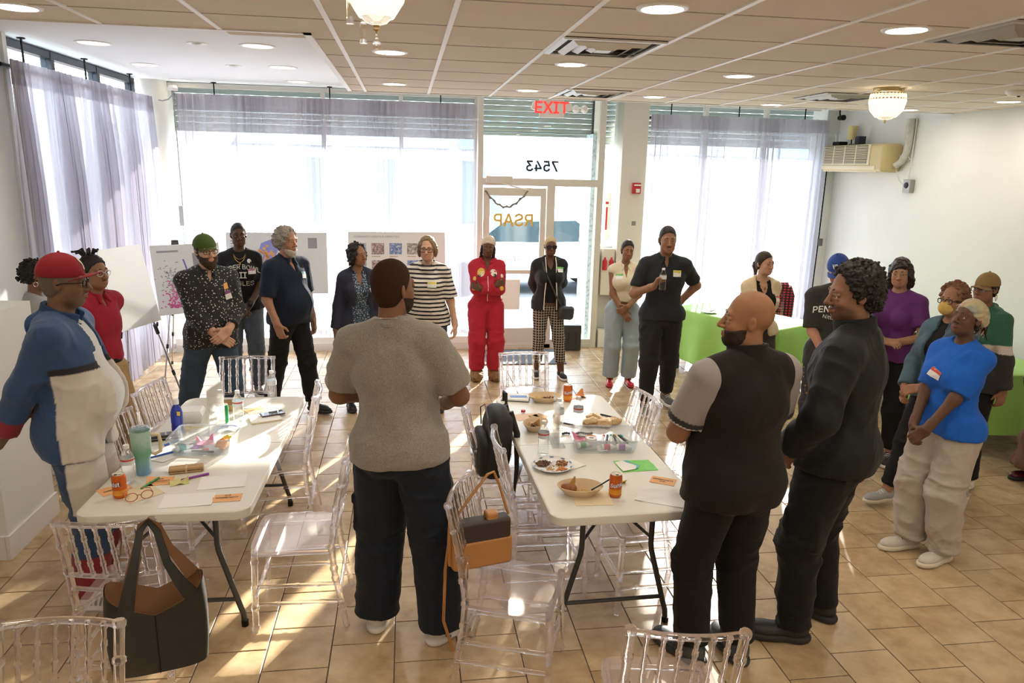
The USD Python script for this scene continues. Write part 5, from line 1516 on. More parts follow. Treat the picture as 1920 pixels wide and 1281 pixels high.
def _v(*a):
    return [np.asarray(x, float) for x in a]


def rc(a, b, ra, rb):
    """round cone from a to b"""
    a, b = _v(a, b)
    ba = b - a; bb = max(ba @ ba, 1e-9); r = max(ra, rb)

    def fn(X, Y, Z):
        x, y, z = X - a[0], Y - a[1], Z - a[2]
        t = np.clip((x * ba[0] + y * ba[1] + z * ba[2]) / bb, 0, 1)
        return np.sqrt((x - t * ba[0]) ** 2 + (y - t * ba[1]) ** 2 + (z - t * ba[2]) ** 2) - (ra + t * (rb - ra))
    return np.minimum(a, b) - r, np.maximum(a, b) + r, fn


def ell(c, r, R=None):
    c, r = _v(c, r)
    R_ = np.eye(3) if R is None else np.asarray(R, float)
    e = np.sqrt(((R_ * r) ** 2).sum(1))

    def fn(X, Y, Z):
        x, y, z = X - c[0], Y - c[1], Z - c[2]
        if R is None:
            p, q, s = x / r[0], y / r[1], z / r[2]
        else:
            p, q, s = [(x * R_[0, i] + y * R_[1, i] + z * R_[2, i]) / r[i] for i in range(3)]
        k0 = np.sqrt(p * p + q * q + s * s)
        k1 = np.sqrt((p / r[0]) ** 2 + (q / r[1]) ** 2 + (s / r[2]) ** 2)
        return k0 * (k0 - 1) / np.maximum(k1, 1e-6)
    return c - e, c + e, fn


def rbx(c, h, R=None, rad=.01):
    c, h = _v(c, h)
    R_ = np.eye(3) if R is None else np.asarray(R, float)
    e = np.abs(R_ * h).sum(1)

    def fn(X, Y, Z):
        x, y, z = X - c[0], Y - c[1], Z - c[2]
        q = [np.abs(x * R_[0, i] + y * R_[1, i] + z * R_[2, i]) - (h[i] - rad) for i in range(3)]
        return np.sqrt(sum(np.maximum(t, 0) ** 2 for t in q)) + np.minimum(np.maximum(np.maximum(q[0], q[1]), q[2]), 0) - rad
    return c - e, c + e, fn


def ring(c, rx, ry, t, hz, R=None):
    """upright band: elliptic ring, wall thickness 2t, half height hz"""
    c = np.asarray(c, float)
    R_ = np.eye(3) if R is None else np.asarray(R, float)
    m = max(rx, ry) + t + hz

    def fn(X, Y, Z):
        x, y, z = X - c[0], Y - c[1], Z - c[2]
        p, q, s = [x * R_[0, i] + y * R_[1, i] + z * R_[2, i] for i in range(3)]
        k0 = np.sqrt((p / rx) ** 2 + (q / ry) ** 2) + 1e-9
        d = k0 * (k0 - 1) / np.sqrt((p / rx ** 2) ** 2 + (q / ry ** 2) ** 2 + 1e-9)
        return np.maximum(np.abs(d) - t, np.abs(s) - hz)
    return c - m, c + m, fn


def clip_(prim, *planes):
    lo, hi, f = prim
    P = [(np.asarray(n, float), d) for n, d in planes]

    def fn(X, Y, Z):
        D = f(X, Y, Z)
        for n, d in P:
            D = np.maximum(D, n[0] * X + n[1] * Y + n[2] * Z - d)
        return D
    return lo, hi, fn


def rx_(a):
    c, s = math.cos(a), math.sin(a)
    return np.array([[1, 0, 0], [0, c, -s], [0, s, c]])


def ry_(a):
    c, s = math.cos(a), math.sin(a)
    return np.array([[c, 0, s], [0, 1, 0], [-s, 0, c]])


def rz_(a):
    c, s = math.cos(a), math.sin(a)
    return np.array([[c, -s, 0], [s, c, 0], [0, 0, 1]])


def ik(a, t, l1, l2, pole):
    """middle joint of a two-bone limb from a to t; the end is pulled in when out of reach"""
    a, t, pole = _v(a, t, pole)
    d = t - a; L = np.linalg.norm(d); u = d / L
    if L > (l1 + l2) * .999:
        L = (l1 + l2) * .999; t = a + u * L
    x = (l1 * l1 - l2 * l2 + L * L) / (2 * L)
    hgt = math.sqrt(max(l1 * l1 - x * x, 0))
    p = pole - u * (pole @ u); p = p / (np.linalg.norm(p) + 1e-9)
    return a + u * x + p * hgt, t


def unit(v):
    v = np.asarray(v, float)
    return v / (np.linalg.norm(v) + 1e-12)


def normals_of(V, f):
    fn = np.cross(V[f[:, 1]] - V[f[:, 0]], V[f[:, 2]] - V[f[:, 0]])
    n = np.zeros_like(V)
    for k in range(3):
        np.add.at(n, f[:, k], fn)
    return n / np.maximum(np.linalg.norm(n, axis=1, keepdims=True), 1e-12)


def wrinkle(V, f, amp, seed, sc=(9, 9, 5)):
    """cloth folds: ridged noise moves the surface along its normal"""
    if not amp:
        return V
    n = normals_of(V, f)
    P = V * np.asarray(sc, float) + seed * 7.3
    P = P + 1.6 * np.stack([meshkit.noise(P * .5 + 9 * k, seed + k) for k in range(3)], -1)
    a = meshkit.noise(P, seed); b = meshkit.noise(P * 1.9 + 3, seed + 1); c = meshkit.noise(P * .45 + 5, seed + 2)
    r1 = (1 - np.abs(2 * a - 1)) ** 2; r2 = (1 - np.abs(2 * b - 1)) ** 2
    return V + n * (amp * 2.5 * (c[:, None] * 1.5) * (r1 + .5 * r2 - .55)[:, None])


skin_mats = {}


def skin(name='skin'):
    if name not in skin_mats:
        skin_mats[name] = mat('skin', {'a': ('attribute', {'attribute': 'col'}), 't': ('texture_coordinate', {}), 'n': ('noise_texture', {'scale': 260.0, 'detail': 2.0}), 'b': ('bump', {'strength': .12, 'distance': .001}),
                                       'n2': ('noise_texture', {'scale': 14.0, 'detail': 3.0}), 'mr': ('map_range', {'from_min': .3, 'from_max': .7, 'to_min': .90, 'to_max': 1.08}), 'mx': ('mix', {'mix_type': 'multiply', 'fac': 1.0}),
                                       'p': ('principled_bsdf', {'roughness': .52, 'specular_ior_level': .32, 'subsurface_weight': .08, 'subsurface_scale': .006})},
                              [('t.object', 'n.vector'), ('t.object', 'n2.vector'), ('n.fac', 'b.height'), ('b.normal', 'p.normal'), ('n2.fac', 'mr.value'), ('a.color', 'mx.color1'), ('mr.result', 'mx.color2'), ('mx.color', 'p.base_color')], 'p.BSDF')
    return skin_mats[name]


fabric_col = mat('fabric_blocks', {'a': ('attribute', {'attribute': 'col'}), 't': ('texture_coordinate', {}), 'n': ('noise_texture', {'scale': 420.0, 'detail': 2.0}), 'b': ('bump', {'strength': .25, 'distance': .001}), 'p': ('principled_bsdf', {'roughness': .75, 'sheen_weight': .15})},
                 [('t.object', 'n.vector'), ('n.fac', 'b.height'), ('b.normal', 'p.normal'), ('a.color', 'p.base_color')], 'p.BSDF')
eye_mat = mat('eye', {'a': ('attribute', {'attribute': 'col'}), 'p': ('principled_bsdf', {'roughness': .12})}, [('a.color', 'p.base_color')], 'p.BSDF')
SK = dict(deep=(.075, .034, .020), dark=(.12, .055, .030), brown=(.21, .098, .052), tan=(.34, .175, .100), olive=(.44, .25, .155), fair=(.60, .36, .255), mid=(.27, .13, .070))


class Person:
    def __init__(self, name_label, x, y, h, rz, skin_c='brown', sex='m', w=1.0, d=1.0, belly=0.0, bust=0.0, hips=1.0, lean=0.0, head=(0, 0, 0), R=None, L=None, fR=None, fL=None, sway=0.0, hand_step=.0042, smile=0.0, brow=(.02, .013, .01), lip=None, beard_tone=0.0, neck=1.0, jaw=1.0, detail=.0045, group=None, fine=1.0, hair_tone=None):
        s = self.s = h / 1.75
        w = 1 + (w - 1) * .5
        self.bt, self.ht = beard_tone, hair_tone
        self.h, self.sex, self.w, self.d, self.belly, self.bust, self.hips = h, sex, w, d, belly, bust, hips
        self.t = thing('person', name_label, 'person', (x, y, 0), rz, group)
        self.skin = np.array(SK[skin_c]) if isinstance(skin_c, str) else np.array(skin_c)
        self.detail, self.hand_step, self.fine = detail, hand_step, fine
        S = lambda *p: np.array(p, float) * s
        self.S = S
        self.Rt = rx_(-math.radians(lean)) @ ry_(math.radians(sway))
        self.pv = S(0, 0, .92)
        T = self.T = lambda p: self.pv + self.Rt @ (np.asarray(p, float) * s - self.pv)      # torso point given in units of a 1.75 m figure
        sw = .172 if sex == 'm' else .148
        self.sh = {1: T((sw * w, -.01, 1.395)), -1: T((-sw * w, -.01, 1.395))}
        self.hip = {1: S(.088 * hips, 0, .90), -1: S(-.088 * hips, 0, .90)}
        dflt = {1: ((.27, .03, .90), (.4, -1, -.2), (0, .05, -1), (-1, 0, 0), .5), -1: ((-.27, .03, .90), (-.4, -1, -.2), (0, .05, -1), (1, 0, 0), .5)}
        self.arm = {}
        for sd, spec in ((1, R), (-1, L)):
            wr, pole, fd, pn, curl = spec or dflt[sd]
            e, wr = ik(self.sh[sd], np.array(wr) * s, .285 * s, .255 * s, pole)
            fd = unit(fd); pn = np.asarray(pn, float); pn = unit(pn - fd * (pn @ fd))
            self.arm[sd] = dict(e=e, w=wr, f=fd, n=pn, curl=curl)
        dff = {1: (.11, .0, -8, 0.0), -1: (-.11, .0, 8, 0.0)}
        self.leg = {}
        for sd, spec in ((1, fR), (-1, fL)):
            fx, fy, yaw, lift = spec or dff[sd]
            an = S(fx, fy, .085 + lift)
            fwd = rz_(math.radians(yaw)) @ np.array([0, 1.0, 0])
            kn, an = ik(self.hip[sd], an, .415 * s, .412 * s, fwd)
            self.leg[sd] = dict(k=kn, a=an, yaw=yaw, lift=lift)
        hy, hp, ht = [math.radians(a) for a in head]
        self.nb = T((0, -.015, 1.455))
        self.hs = .97 * s * (1.0 if sex == 'm' else .95)
        self.Rh = rz_(hy) @ rx_(hp) @ ry_(ht)
        self.hc = self.nb + np.array([0, 0, .0]) + (self.Rt @ np.array([0, .012, .075]) * s * neck) + self.Rh @ np.array([0, .018, .105]) * self.hs
        # keep the crown at the asked height
        self.hc[2] += h - (self.hc[2] + .132 * self.hs)
        self.Hp = lambda p: self.hc + self.Rh @ (np.asarray(p, float) * self.hs)
        self.smile, self.browc, self.lip, self.jaw = smile, brow, lip, jaw
        self.body()

    # -- primitives
    def torso(self, F_, e=0.0, low=True, k=.05):
        T, s, w, d, Rt = self.T, self.s, self.w, self.d, self.Rt
        E = lambda c, r, kk=k: F_.add(ell(T(c), np.array(r) * s + e, Rt), kk * s)
        hw = self.hips
        if low:
            E((0, -.01, .93), (.160 * hw * (.5 + .5 * w), .115 * d, .12))
            for sd in (-1, 1):
                E((sd * .07 * hw, -.055 * d, .91), (.085 * hw, .085, .10))
        E((0, 0, 1.07), (.142 * w if self.sex == 'm' else .128 * w, .105 * d, .15))
        E((0, 0, 1.27), (.165 * w if self.sex == 'm' else .145 * w, .115 * d, .17))
        if self.belly:
            E((0, .035 + .45 * self.belly, 1.07), (.135 * w + .25 * self.belly, .10 + .55 * self.belly, .15 + .2 * self.belly), .07)
        if self.bust:
            for sd in (-1, 1):
                E((sd * .072, .07 + self.bust * .5, 1.265), (.072, .055 + self.bust, .075), .04)
        a = self.sh[1] - (self.sh[1] - self.sh[-1]) * .14; b = self.sh[-1] + (self.sh[1] - self.sh[-1]) * .14
        F_.add(rc(a, b, .056 * s + e, .056 * s + e), k * s)
        for sd in (-1, 1):
            F_.add(rc(T((sd * .03, -.02, 1.455)), self.sh[sd] - np.array([sd * .02 * s, 0, -.004]), .046 * s + e, .046 * s + e), .035 * s)

    def arms(self, F_, e=0.0, to=2.0, k=.035, ru=.050, re=.041, rw=.028, sides=(1, -1), flare=0.0):
        """to: 0..1 upper arm, 1..2 forearm: where a sleeve ends"""
        s = self.s
        tw = self.w ** .5 * (1 if self.sex == 'm' else .9)
        for sd in sides:
            A = self.arm[sd]; a, el, wr = self.sh[sd], A['e'], A['w']
            r0, r1, r2 = ru * s * tw + e, re * s * tw + e, rw * s * tw + e
            if to <= 1:
                u = unit(el - a); end = a + (el - a) * to
                F_.add(clip_(rc(a, a + (el - a) * min(1, to + .15), r0 + .004 * s, r0 + (r1 - r0) * to + flare), (u, u @ end)), k * s)
            else:
                F_.add(rc(a, el, r0 + .004 * s, r1), k * s)
                t = to - 1
                u = unit(wr - el); end = el + (wr - el) * t
                F_.add(clip_(rc(el, el + (wr - el) * min(1.02, t + .1), r1, r1 + (r2 - r1) * t + flare), (u, u @ end)), .03 * s)

    def legs(self, F_, e=0.0, rt=.088, rk=.060, ra=.042, cut=.05, k=.04, calf=True, to=1.0, flare=0.0):
        s = self.s
        hw = .5 + .5 * self.hips
        for sd in (1, -1):
            G = self.leg[sd]; hp, kn, an = self.hip[sd], G['k'], G['a']
            F_.add(rc(hp, kn, rt * s * hw + e, rk * s * hw + e), (k if sd > 0 else .016) * s)
            u = unit(an - kn); end = an - u * cut * s
            F_.add(clip_(rc(kn, an, rk * s * hw + e, ra * s + e + flare), (u, u @ end)), .03 * s)
            if calf:
                c = kn + (an - kn) * .3 - np.array([0, .018 * s, 0])
                F_.add(ell(c, np.array([.05, .052, .11]) * s + e), .03 * s)

    def headf(self, F_, e=0.0, k=1.0, feats=True):
        q = self.hs; P = self.Hp; R = self.Rh; j = self.jaw
        E = lambda c, r, kk=.02: F_.add(ell(P(c), np.array(r) * q + e, R), kk * q)
        E((0, -.012, .040), (.074, .094, .092))
        E((0, .030, -.020), (.060, .060, .090), .03)
        E((0, .054, -.088), (.032 * j, .030, .026), .04)
        for sd in (-1, 1):
            E((sd * .036 * j, .030, -.068), (.024, .036, .028), .03)
            E((sd * .036, .058, -.028), (.025, .024, .022), .022)
        if not feats:
            return
        F_.add(rc(P((-.038, .080, .026)), P((.038, .080, .026)), .011 * q, .011 * q), .018 * q)
        for sd in (-1, 1):
            F_.add(ell(P((sd * .032, .098, .004)), np.array([.019, .017, .013]) * q, R), .012 * q, 's')
            F_.add(rc(P((sd * .032 - sd * .015, .0845, .0095)), P((sd * .032 + sd * .016, .0790, .0088)), .0072 * q, .0066 * q), .005 * q)
            F_.add(rc(P((sd * .032 - sd * .014, .0835, -.0095)), P((sd * .032 + sd * .014, .0790, -.0085)), .0062 * q, .0058 * q), .006 * q)
        F_.add(rc(P((0, .088, .014)), P((0, .112, -.030)), .0088 * q, .0125 * q), .010 * q)
        for sd in (-1, 1):
            E((sd * .0135, .099, -.034), (.0095, .011, .008), .008)
        sm = self.smile * .010
        for sd in (-1, 1):
            F_.add(rc(P((sd * .006, .0955, -.0588)), P((sd * .0265, .0815, -.0635 + sm)), .0052 * q, .0026 * q), .006 * q)
            F_.add(rc(P((sd * .004, .0945, -.0705)), P((sd * .0245, .0815, -.0655 + sm)), .0062 * q, .0026 * q), .006 * q)
            F_.add(ell(P((sd * .0765, -.012, -.002)), np.array([.0075, .0175, .030]) * q, R @ rz_(sd * .45) @ rx_(.15)), .006 * q)
            F_.add(ell(P((sd * .0855, -.009, .002)), np.array([.0065, .0095, .018]) * q, R @ rz_(sd * .45) @ rx_(.15)), .005 * q, 's')

    def neckf(self, F_, e=0.0):
        s = self.s; r = .052 if self.sex == 'm' else .045
        F_.add(rc(self.nb - np.array([0, 0, .03 * s]), self.Hp((0, -.015, -.06)), r * 1.12 * s * (.6 + .4 * self.w) + e, r * s * (.6 + .4 * self.w) + e), .025 * s)

    def handf(self, F_, sd):
        A = self.arm[sd]; s = self.s * (1.0 if self.sex == 'm' else .92)
        w, f, n, curl = A['w'], A['f'], A['n'], A['curl']
        side = np.cross(f, n) * sd                       # towards the thumb
        side = unit(side)
        if A.get('flip'):
            side = -side
        Rm = np.stack([side, f, n], 1)
        F_.add(rc(A['e'] + (w - A['e']) * .8, w, .031 * s, .026 * s), .02 * s)
        F_.add(rbx(w + f * .048 * s, np.array([.040, .050, .0135]) * s, Rm, .012 * s), .022 * s)
        for i, (o, L) in enumerate(((.030, .072), (.010, .080), (-.010, .075), (-.029, .058))):
            p = w + f * .092 * s + side * o * s
            a = .12 + curl * .5
            for seg, (fr, r0, r1) in enumerate(((.45, .0098, .0092), (.30, .0090, .0083), (.25, .0083, .0072))):
                dv = f * math.cos(a) + n * math.sin(a) + side * o * .6 * (1 - curl)
                q = p + unit(dv) * L * fr * s
                F_.add(rc(p, q, r0 * s, r1 * s), .004 * s)
                p = q; a += curl * (1.0 if seg == 0 else .75)
        p = w + f * .022 * s + side * .030 * s
        d0 = unit(side * .75 + f * .7 + n * (.15 + .35 * curl))
        q = p + d0 * .042 * s
        F_.add(rc(p, q, .0150 * s, .0112 * s), .012 * s)
        d1 = unit(side * (.35 - .35 * curl) + f * 1.0 + n * (.1 + .6 * curl))
        F_.add(rc(q, q + d1 * .034 * s, .0108 * s, .0088 * s), .004 * s)

    def body(self):
        s = self.s
        Fb = Field()
        self.torso(Fb); self.arms(Fb); self.legs(Fb, cut=-.02); self.neckf(Fb); self.headf(Fb)
        for sd in (1, -1):
            G = self.leg[sd]; fw = rz_(math.radians(G['yaw'])) @ np.array([0, 1.0, 0])
            Fb.add(rc(G['a'] + np.array([0, 0, -.035 * s]), G['a'] + fw * .13 * s + np.array([0, 0, -.055 * s]), .035 * s, .024 * s), .03 * s)
            self.handf(Fb, sd)
        lo, hi = Fb.bounds()
        st = .0135 * s
        V, f = Fb.mesh(st)
        boxes = []
        hl = self.hc - np.array([.115, .125, .155]) * self.hs; hh = self.hc + np.array([.115, .150, .15]) * self.hs
        boxes.append((hl, hh, self.detail))
        for sd in (1, -1):
            A = self.arm[sd]; c = A['w'] + A['f'] * .07 * s
            boxes.append((c - .135 * s, c + .135 * s, self.hand_step))
        parts = [(V, f)]
        keep = np.ones(len(f), bool)
        for i, (l, h_, d_) in enumerate(boxes):
            inn = ((V > l + 1.6 * st) & (V < h_ - 1.6 * st)).all(1)
            keep &= ~inn[f].all(1)
        parts = [(V, f[keep])]
        for i, (l, h_, d_) in enumerate(boxes):
            v2, f2 = Fb.mesh(d_, l, h_)
            ok = np.ones(len(f2), bool)
            for l3, h3, _ in boxes[:i]:
                ok &= ~((v2 > l3 + .004) & (v2 < h3 - .004)).all(1)[f2].all(1)
            parts.append((v2, f2[ok]))
        vs, fs, n = [], [], 0
        for v, ff in parts:
            used = np.unique(ff)
            m = np.full(len(v), -1); m[used] = np.arange(len(used)) + n
            vs.append(v[used]); fs.append(m[ff]); n += len(used)
        V, f = np.vstack(vs), np.vstack(fs)
        col = np.tile(self.skin, (len(V), 1))
        loc = (V - self.hc) @ self.Rh / self.hs
        lipm = np.exp(-(((loc[:, 2] + .0648 - self.smile * .010 * (loc[:, 0] / .0265) ** 2) / .0078) ** 2)) * np.clip((.029 - np.abs(loc[:, 0])) / .004, 0, 1) * (loc[:, 1] > .076)
        lc = np.array(self.lip) if self.lip else self.skin * np.array([1.12, .72, .75]) + np.array([.03, .005, .008])
        col = col * (1 - .75 * lipm[:, None]) + lc * (.75 * lipm[:, None])
        cheek = np.exp(-((np.abs(loc[:, 0]) - .042) / .02) ** 2 - ((loc[:, 2] + .03) / .02) ** 2) * (loc[:, 1] > .04)
        if self.ht:
            fz = .8 * (loc[:, 1] - .07) - .6 * (loc[:, 2] - .074)
            hm = np.clip((.010 - fz) / .016, 0, 1) * np.clip((loc[:, 2] + .06 - 1.2 * np.maximum(0, loc[:, 1] + .02)) / .02, 0, 1) * (np.abs(loc[:, 0]) < .079)
            col = col * (1 - .85 * hm[:, None]) + np.array(self.ht) * (.85 * hm[:, None])
        if self.bt:
            bm = np.clip((-.030 - loc[:, 2] + .25 * (loc[:, 1] - .06)) / .02, 0, 1) * np.clip((loc[:, 1] + .005) / .03, 0, 1) * (loc[:, 2] > -.135) * (1 - lipm)
            col = col * (1 - bm[:, None] * self.bt)
        col = col * (1 + cheek[:, None] * np.array([.10, -.02, -.02]))
        self.bodyprim = put('body', (V, f), skin(), self.t, smooth=True, col=col)
        self.eyes()

    def eyes(self):
        q = self.hs
        for sd in (-1, 1):
            e = trimesh.creation.icosphere(2, .0118 * q); e.apply_translation(self.Hp((sd * .0315, .0765, .001)))
            i = trimesh.creation.icosphere(2, .0075 * q); i.apply_translation(self.Hp((sd * .0315, .0815, .001)))
            m = cat_m(e, i)
            c = np.vstack([np.tile([.46, .43, .40], (len(e.vertices), 1)), np.tile([.018, .010, .007], (len(i.vertices), 1))])
            put('eye', m, eye_mat, self.t, smooth=True, col=c)
            pts = [self.Hp((sd * x, y, z)) for x, y, z in ((.013, .0915, .0285), (.026, .0905, .0325), (.039, .083, .0315), (.050, .072, .0255))]
            put('eyebrow', tube(pts, np.array([.0032, .0042, .0036, .0018]) * q, 6), pm('hair_' + '_'.join(f'{int(x * 1000)}' for x in self.browc), self.browc, .7), self.t)

    # -- clothing and hair: a field, then a mesh
    def cloth(self, name, Fd, m, st=.0115, amp=.004, seed=1, label=None, sc=(9, 9, 5), parent=None):
        V, f = Fd.mesh(st * self.s * self.fine)
        colf, col = getattr(m, 'colf', None), None
        if callable(m) and not isinstance(m, UsdShade.Material):
            col = np.array(m(self, V / self.s), float); m = fabric_col
        V = wrinkle(V, f, amp, seed, sc)
        self.last = (V, f, Fd)
        return put(name, (V, f), m, parent or self.t, smooth=True, label=label, col=col)

    def armpos(self, V, sd):
        """(0..2 along the arm, distance from its bones) of points given in 1.75 m units"""
        s = self.s
        a, e, w = self.sh[sd] / s, self.arm[sd]['e'] / s, self.arm[sd]['w'] / s
        out = []
        for p, q in ((a, e), (e, w)):
            d = q - p
            t = np.clip(((V - p) @ d) / (d @ d), 0, 1.15)
            out.append((t, np.linalg.norm(V - p - t[:, None] * d, axis=1)))
        lower = out[1][1] < out[0][1]
        return np.where(lower, 1 + out[1][0], out[0][0]), np.minimum(out[0][1], out[1][1])

    def shirt(self, m, e=.014, hem=.88, sleeve=.75, name='shirt', neck_v=None, amp=.004, seed=1, ru=.052, re=.043, rw=.034, flare=.004, low=True, extra=None, label=None, open_front=None, drop=0.0, st=.0115, nolegs=False, k=.05):
        """hem, in units of a 1.75 m figure; neck_v: (half width, depth) of an open neck; open_front: half width of an opening down the front"""
        s, T = self.s, self.T
        Fd = Field()
        self.torso(Fd, e * s * .8, low, k)
        if sleeve:
            self.arms(Fd, e * s * .45, sleeve, ru=.6 * ru + .018, re=.8 * re + .006, rw=rw, flare=flare * s)
        if hem < .95:
            for sd in (1, -1):
                Fd.add(rc(self.hip[sd] + np.array([0, 0, .04 * s]), self.hip[sd] + (self.leg[sd]['k'] - self.hip[sd]) * .25, (.104 * s) * (.5 + .5 * self.hips) + e * s, .102 * s * (.5 + .5 * self.hips) + e * s), .05 * s)
        if extra:
            extra(Fd)
        up = self.Rt @ np.array([0, 0, 1.0])
        Fd.plane(-up, -(up @ T((0, 0, hem))))
        c = T((0, .0, 1.475))
        if neck_v:
            hw, dep = neck_v
            a = T((0, .0, 1.50)); b = T((0, .10, 1.47 - dep))
            Fd.add(ell(T((0, .02, 1.50)), np.array([hw + .012, .08, .045]) * s, self.Rt), .01 * s, 's')
            for i in range(5):
                t = i / 4
                Fd.add(ell(T((0, .10, 1.47 - dep * t)), np.array([hw * (1 - t) + .006, .075, .03]) * s, self.Rt), .006 * s, 's')
        else:
            Fd.add(ell(T((0, .015, 1.505)), np.array([.066, .075, .038]) * s, self.Rt), .008 * s, 's')
        if open_front:
            for hw, z0, z1 in open_front:
                Fd.add(rbx(T((0, .10 + .4 * self.belly, (z0 + z1) / 2)), np.array([hw, .095 + .4 * self.belly, abs(z1 - z0) / 2]) * s, self.Rt, .004), .006 * s, 's')
        return self.cloth(name, Fd, m, st, amp, seed, label)

    def trousers(self, m, rt=.098, rk=.072, ra=.058, e=.004, top=.91, cut=.02, amp=.004, seed=3, name='trousers', flare=0.0, extra=None, label=None, sc=(7, 7, 9)):
        s = self.s
        Fd = Field()
        T = self.T
        hw = self.hips
        Fd.add(ell(T((0, -.01, .93)), np.array([.160 * hw * (.5 + .5 * self.w), .118 * self.d, .13]) * s + .006 * s, self.Rt), .05 * s)
        for sd in (-1, 1):
            Fd.add(ell(T((sd * .07 * hw, -.055 * self.d, .91)), np.array([.087 * hw, .088, .10]) * s + .006 * s, self.Rt), .05 * s)
        self.legs(Fd, e * s, rt, rk, ra, cut, calf=False, flare=flare * s)
        if extra:
            extra(Fd)
        up = self.Rt @ np.array([0, 0, 1.0])
        Fd.plane(up, up @ T((0, 0, top)))
        return self.cloth(name, Fd, m, .0115, amp, seed, label, sc)

    def hair_short(self, m, t=.012, line=.045, back=-.06, name='hair', amp=.003, rough=.0, seed=5, extra=None, side=-.03, sc=60):
        """cap of hair: t thickness; line: hairline height at the forehead; side: lowest height at the sides in front of the ear"""
        q = self.hs
        Fd = Field()
        for c, r in (((0, -.012, .040), (.074, .094, .092)), ((0, -.02, -.02), (.066, .07, .07))):
            Fd.add(ell(self.Hp(c), (np.array(r) + t) * q, self.Rh), .03 * q)
        if extra:
            extra(Fd)
        R, c0 = self.Rh, self.hc

        def pl(n, p):
            n = R @ unit(n); Fd.plane(n, n @ self.Hp(p))
        # forehead: front of a tilted plane is bare
        pl((0, .80, -.60), (0, .070, line))
        pl((0, .72, -.55 if side > -.05 else -.2), (0, .02, side))
        pl((0, -.15, -1), (0, -.08, back))
        V, f = Fd.mesh(.0050 * self.s)
        if amp:
            n = normals_of(V, f)
            V = V + n * ((meshkit.noise(V * sc, seed) - .4) * amp * 2)[:, None]
        return put(name, (V, f), m, self.t, smooth=True)

    def blob_hair(self, m, prims, amp=.008, sc=45, seed=7, cuts=(), name='hair', st=.0055, k=.02, smooth=True):
        """prims: [(centre, radii)] ellipsoids or ('rc', a, b, ra, rb) in head units"""
        q = self.hs
        Fd = Field()
        for p in prims:
            if p[0] == 'rc':
                Fd.add(rc(self.Hp(p[1]), self.Hp(p[2]), p[3] * q, p[4] * q), k * q)
            else:
                Fd.add(ell(self.Hp(p[0]), np.array(p[1]) * q, self.Rh), k * q)
        for n, p in cuts:
            n = self.Rh @ unit(n); Fd.plane(n, n @ self.Hp(p))
        V, f = Fd.mesh(st * self.s)
        n = normals_of(V, f)
        V = V + n * ((meshkit.noise(V * sc, seed) - .45) * amp * 2 + (meshkit.noise(V * sc * 2.3, seed + 2) - .5) * amp)[:, None]
        return put(name, (V, f), m, self.t, smooth=smooth)

    def curls(self, m, prims, n, r=.011, seed=3, cuts=(), name='curls', spread=.004):
        """many small curls standing on ellipsoids: one part"""
        rg = np.random.default_rng(seed)
        base = trimesh.creation.icosphere(1, 1.0)
        vs, fs, k = [], [], 0
        tot = 0
        while tot < n:
            c, rr = prims[rg.integers(len(prims))]
            u = unit(rg.standard_normal(3)) * np.array(rr)
            p = np.array(c) + u * (1 + rg.uniform(-.05, .05))
            if any(unit(nn) @ (p - np.array(pp)) > 0 for nn, pp in cuts):
                tot += .2; continue
            R = trimesh.transformations.random_rotation_matrix(rg.random(3))[:3, :3]
            v = (base.vertices * (np.array([1.0, .75, .55]) * r * rg.uniform(.7, 1.3))) @ R.T + p + rg.standard_normal(3) * spread
            vs.append(self.hc + (v @ self.Rh.T) * self.hs); fs.append(base.faces + k); k += len(v); tot += 1
        return put(name, (np.vstack(vs), np.vstack(fs)), m, self.t, smooth=True)

    def beard(self, m, t=.006, top=-.042, amp=.003, chin=.0, side=True, name='beard', mous=True, low=-.2):
        q = self.hs
        Fd = Field()
        self.headf(Fd, t * q, feats=False)
        if chin:
            Fd.add(ell(self.Hp((0, .055, -.095 - chin * .4)), np.array([.036, .034, .03 + chin]) * q, self.Rh), .03 * q)
        R = self.Rh

        def pl(n, p):
            n = R @ unit(n); Fd.plane(n, n @ self.Hp(p))
        pl((0, .25, 1), (0, .06, top)); pl((0, -1, .0), (0, .002 if side else .03, 0)); pl((0, 0, -1), (0, 0, low))
        Fd.add(ell(self.Hp((0, .098, -.0645)), np.array([.030, .030, .0175 if mous else .03]) * q, R), .004 * q, 's')
        Fd.add(ell(self.Hp((0, .11, -.035)), np.array([.020, .03, .016]) * q, R), .004 * q, 's')
        V, f = Fd.mesh(.0045 * self.s)
        n = normals_of(V, f)
        V = V + n * ((meshkit.noise(V * 90, 4) - .5) * amp * 2)[:, None]
        return put(name, (V, f), m, self.t, smooth=True)

    def moustache(self, m, w=.024, r=.0045):
        q = self.hs
        return put('moustache', tube([self.Hp((x, .1015 - abs(x) * .5, -.050 - abs(x) * .25)) for x in np.linspace(-w, w, 9)], np.array([.4, .8, 1, 1, .9, 1, 1, .8, .4]) * r * q, 6), m, self.t)

    def glasses(self, m, lens=None, w=.024, hgt=.016, r=.0018, drop=.0, square=True):
        q = self.hs
        g = None
        parts = []
        for sd in (-1, 1):
            loop = []
            for a in np.linspace(0, 2 * np.pi, 21):
                ca, sa = math.cos(a), math.sin(a)
                pw = .5 if square else 1.0
                x = w * np.sign(ca) * abs(ca) ** pw; z = hgt * np.sign(sa) * abs(sa) ** pw
                loop.append(self.Hp((sd * .0335 + x, .1015 - .0035 * abs(sd * .0335 + x) / .03, .0 + z - drop)))
            parts.append(tube(loop, r * q, 6, False))
            parts.append(tube([self.Hp((sd * (.0335 + w), .097, .006 - drop)), self.Hp((sd * .076, .075, .008 - drop)), self.Hp((sd * .084, .01, .006)), self.Hp((sd * .082, -.012, -.002))], r * q, 6))
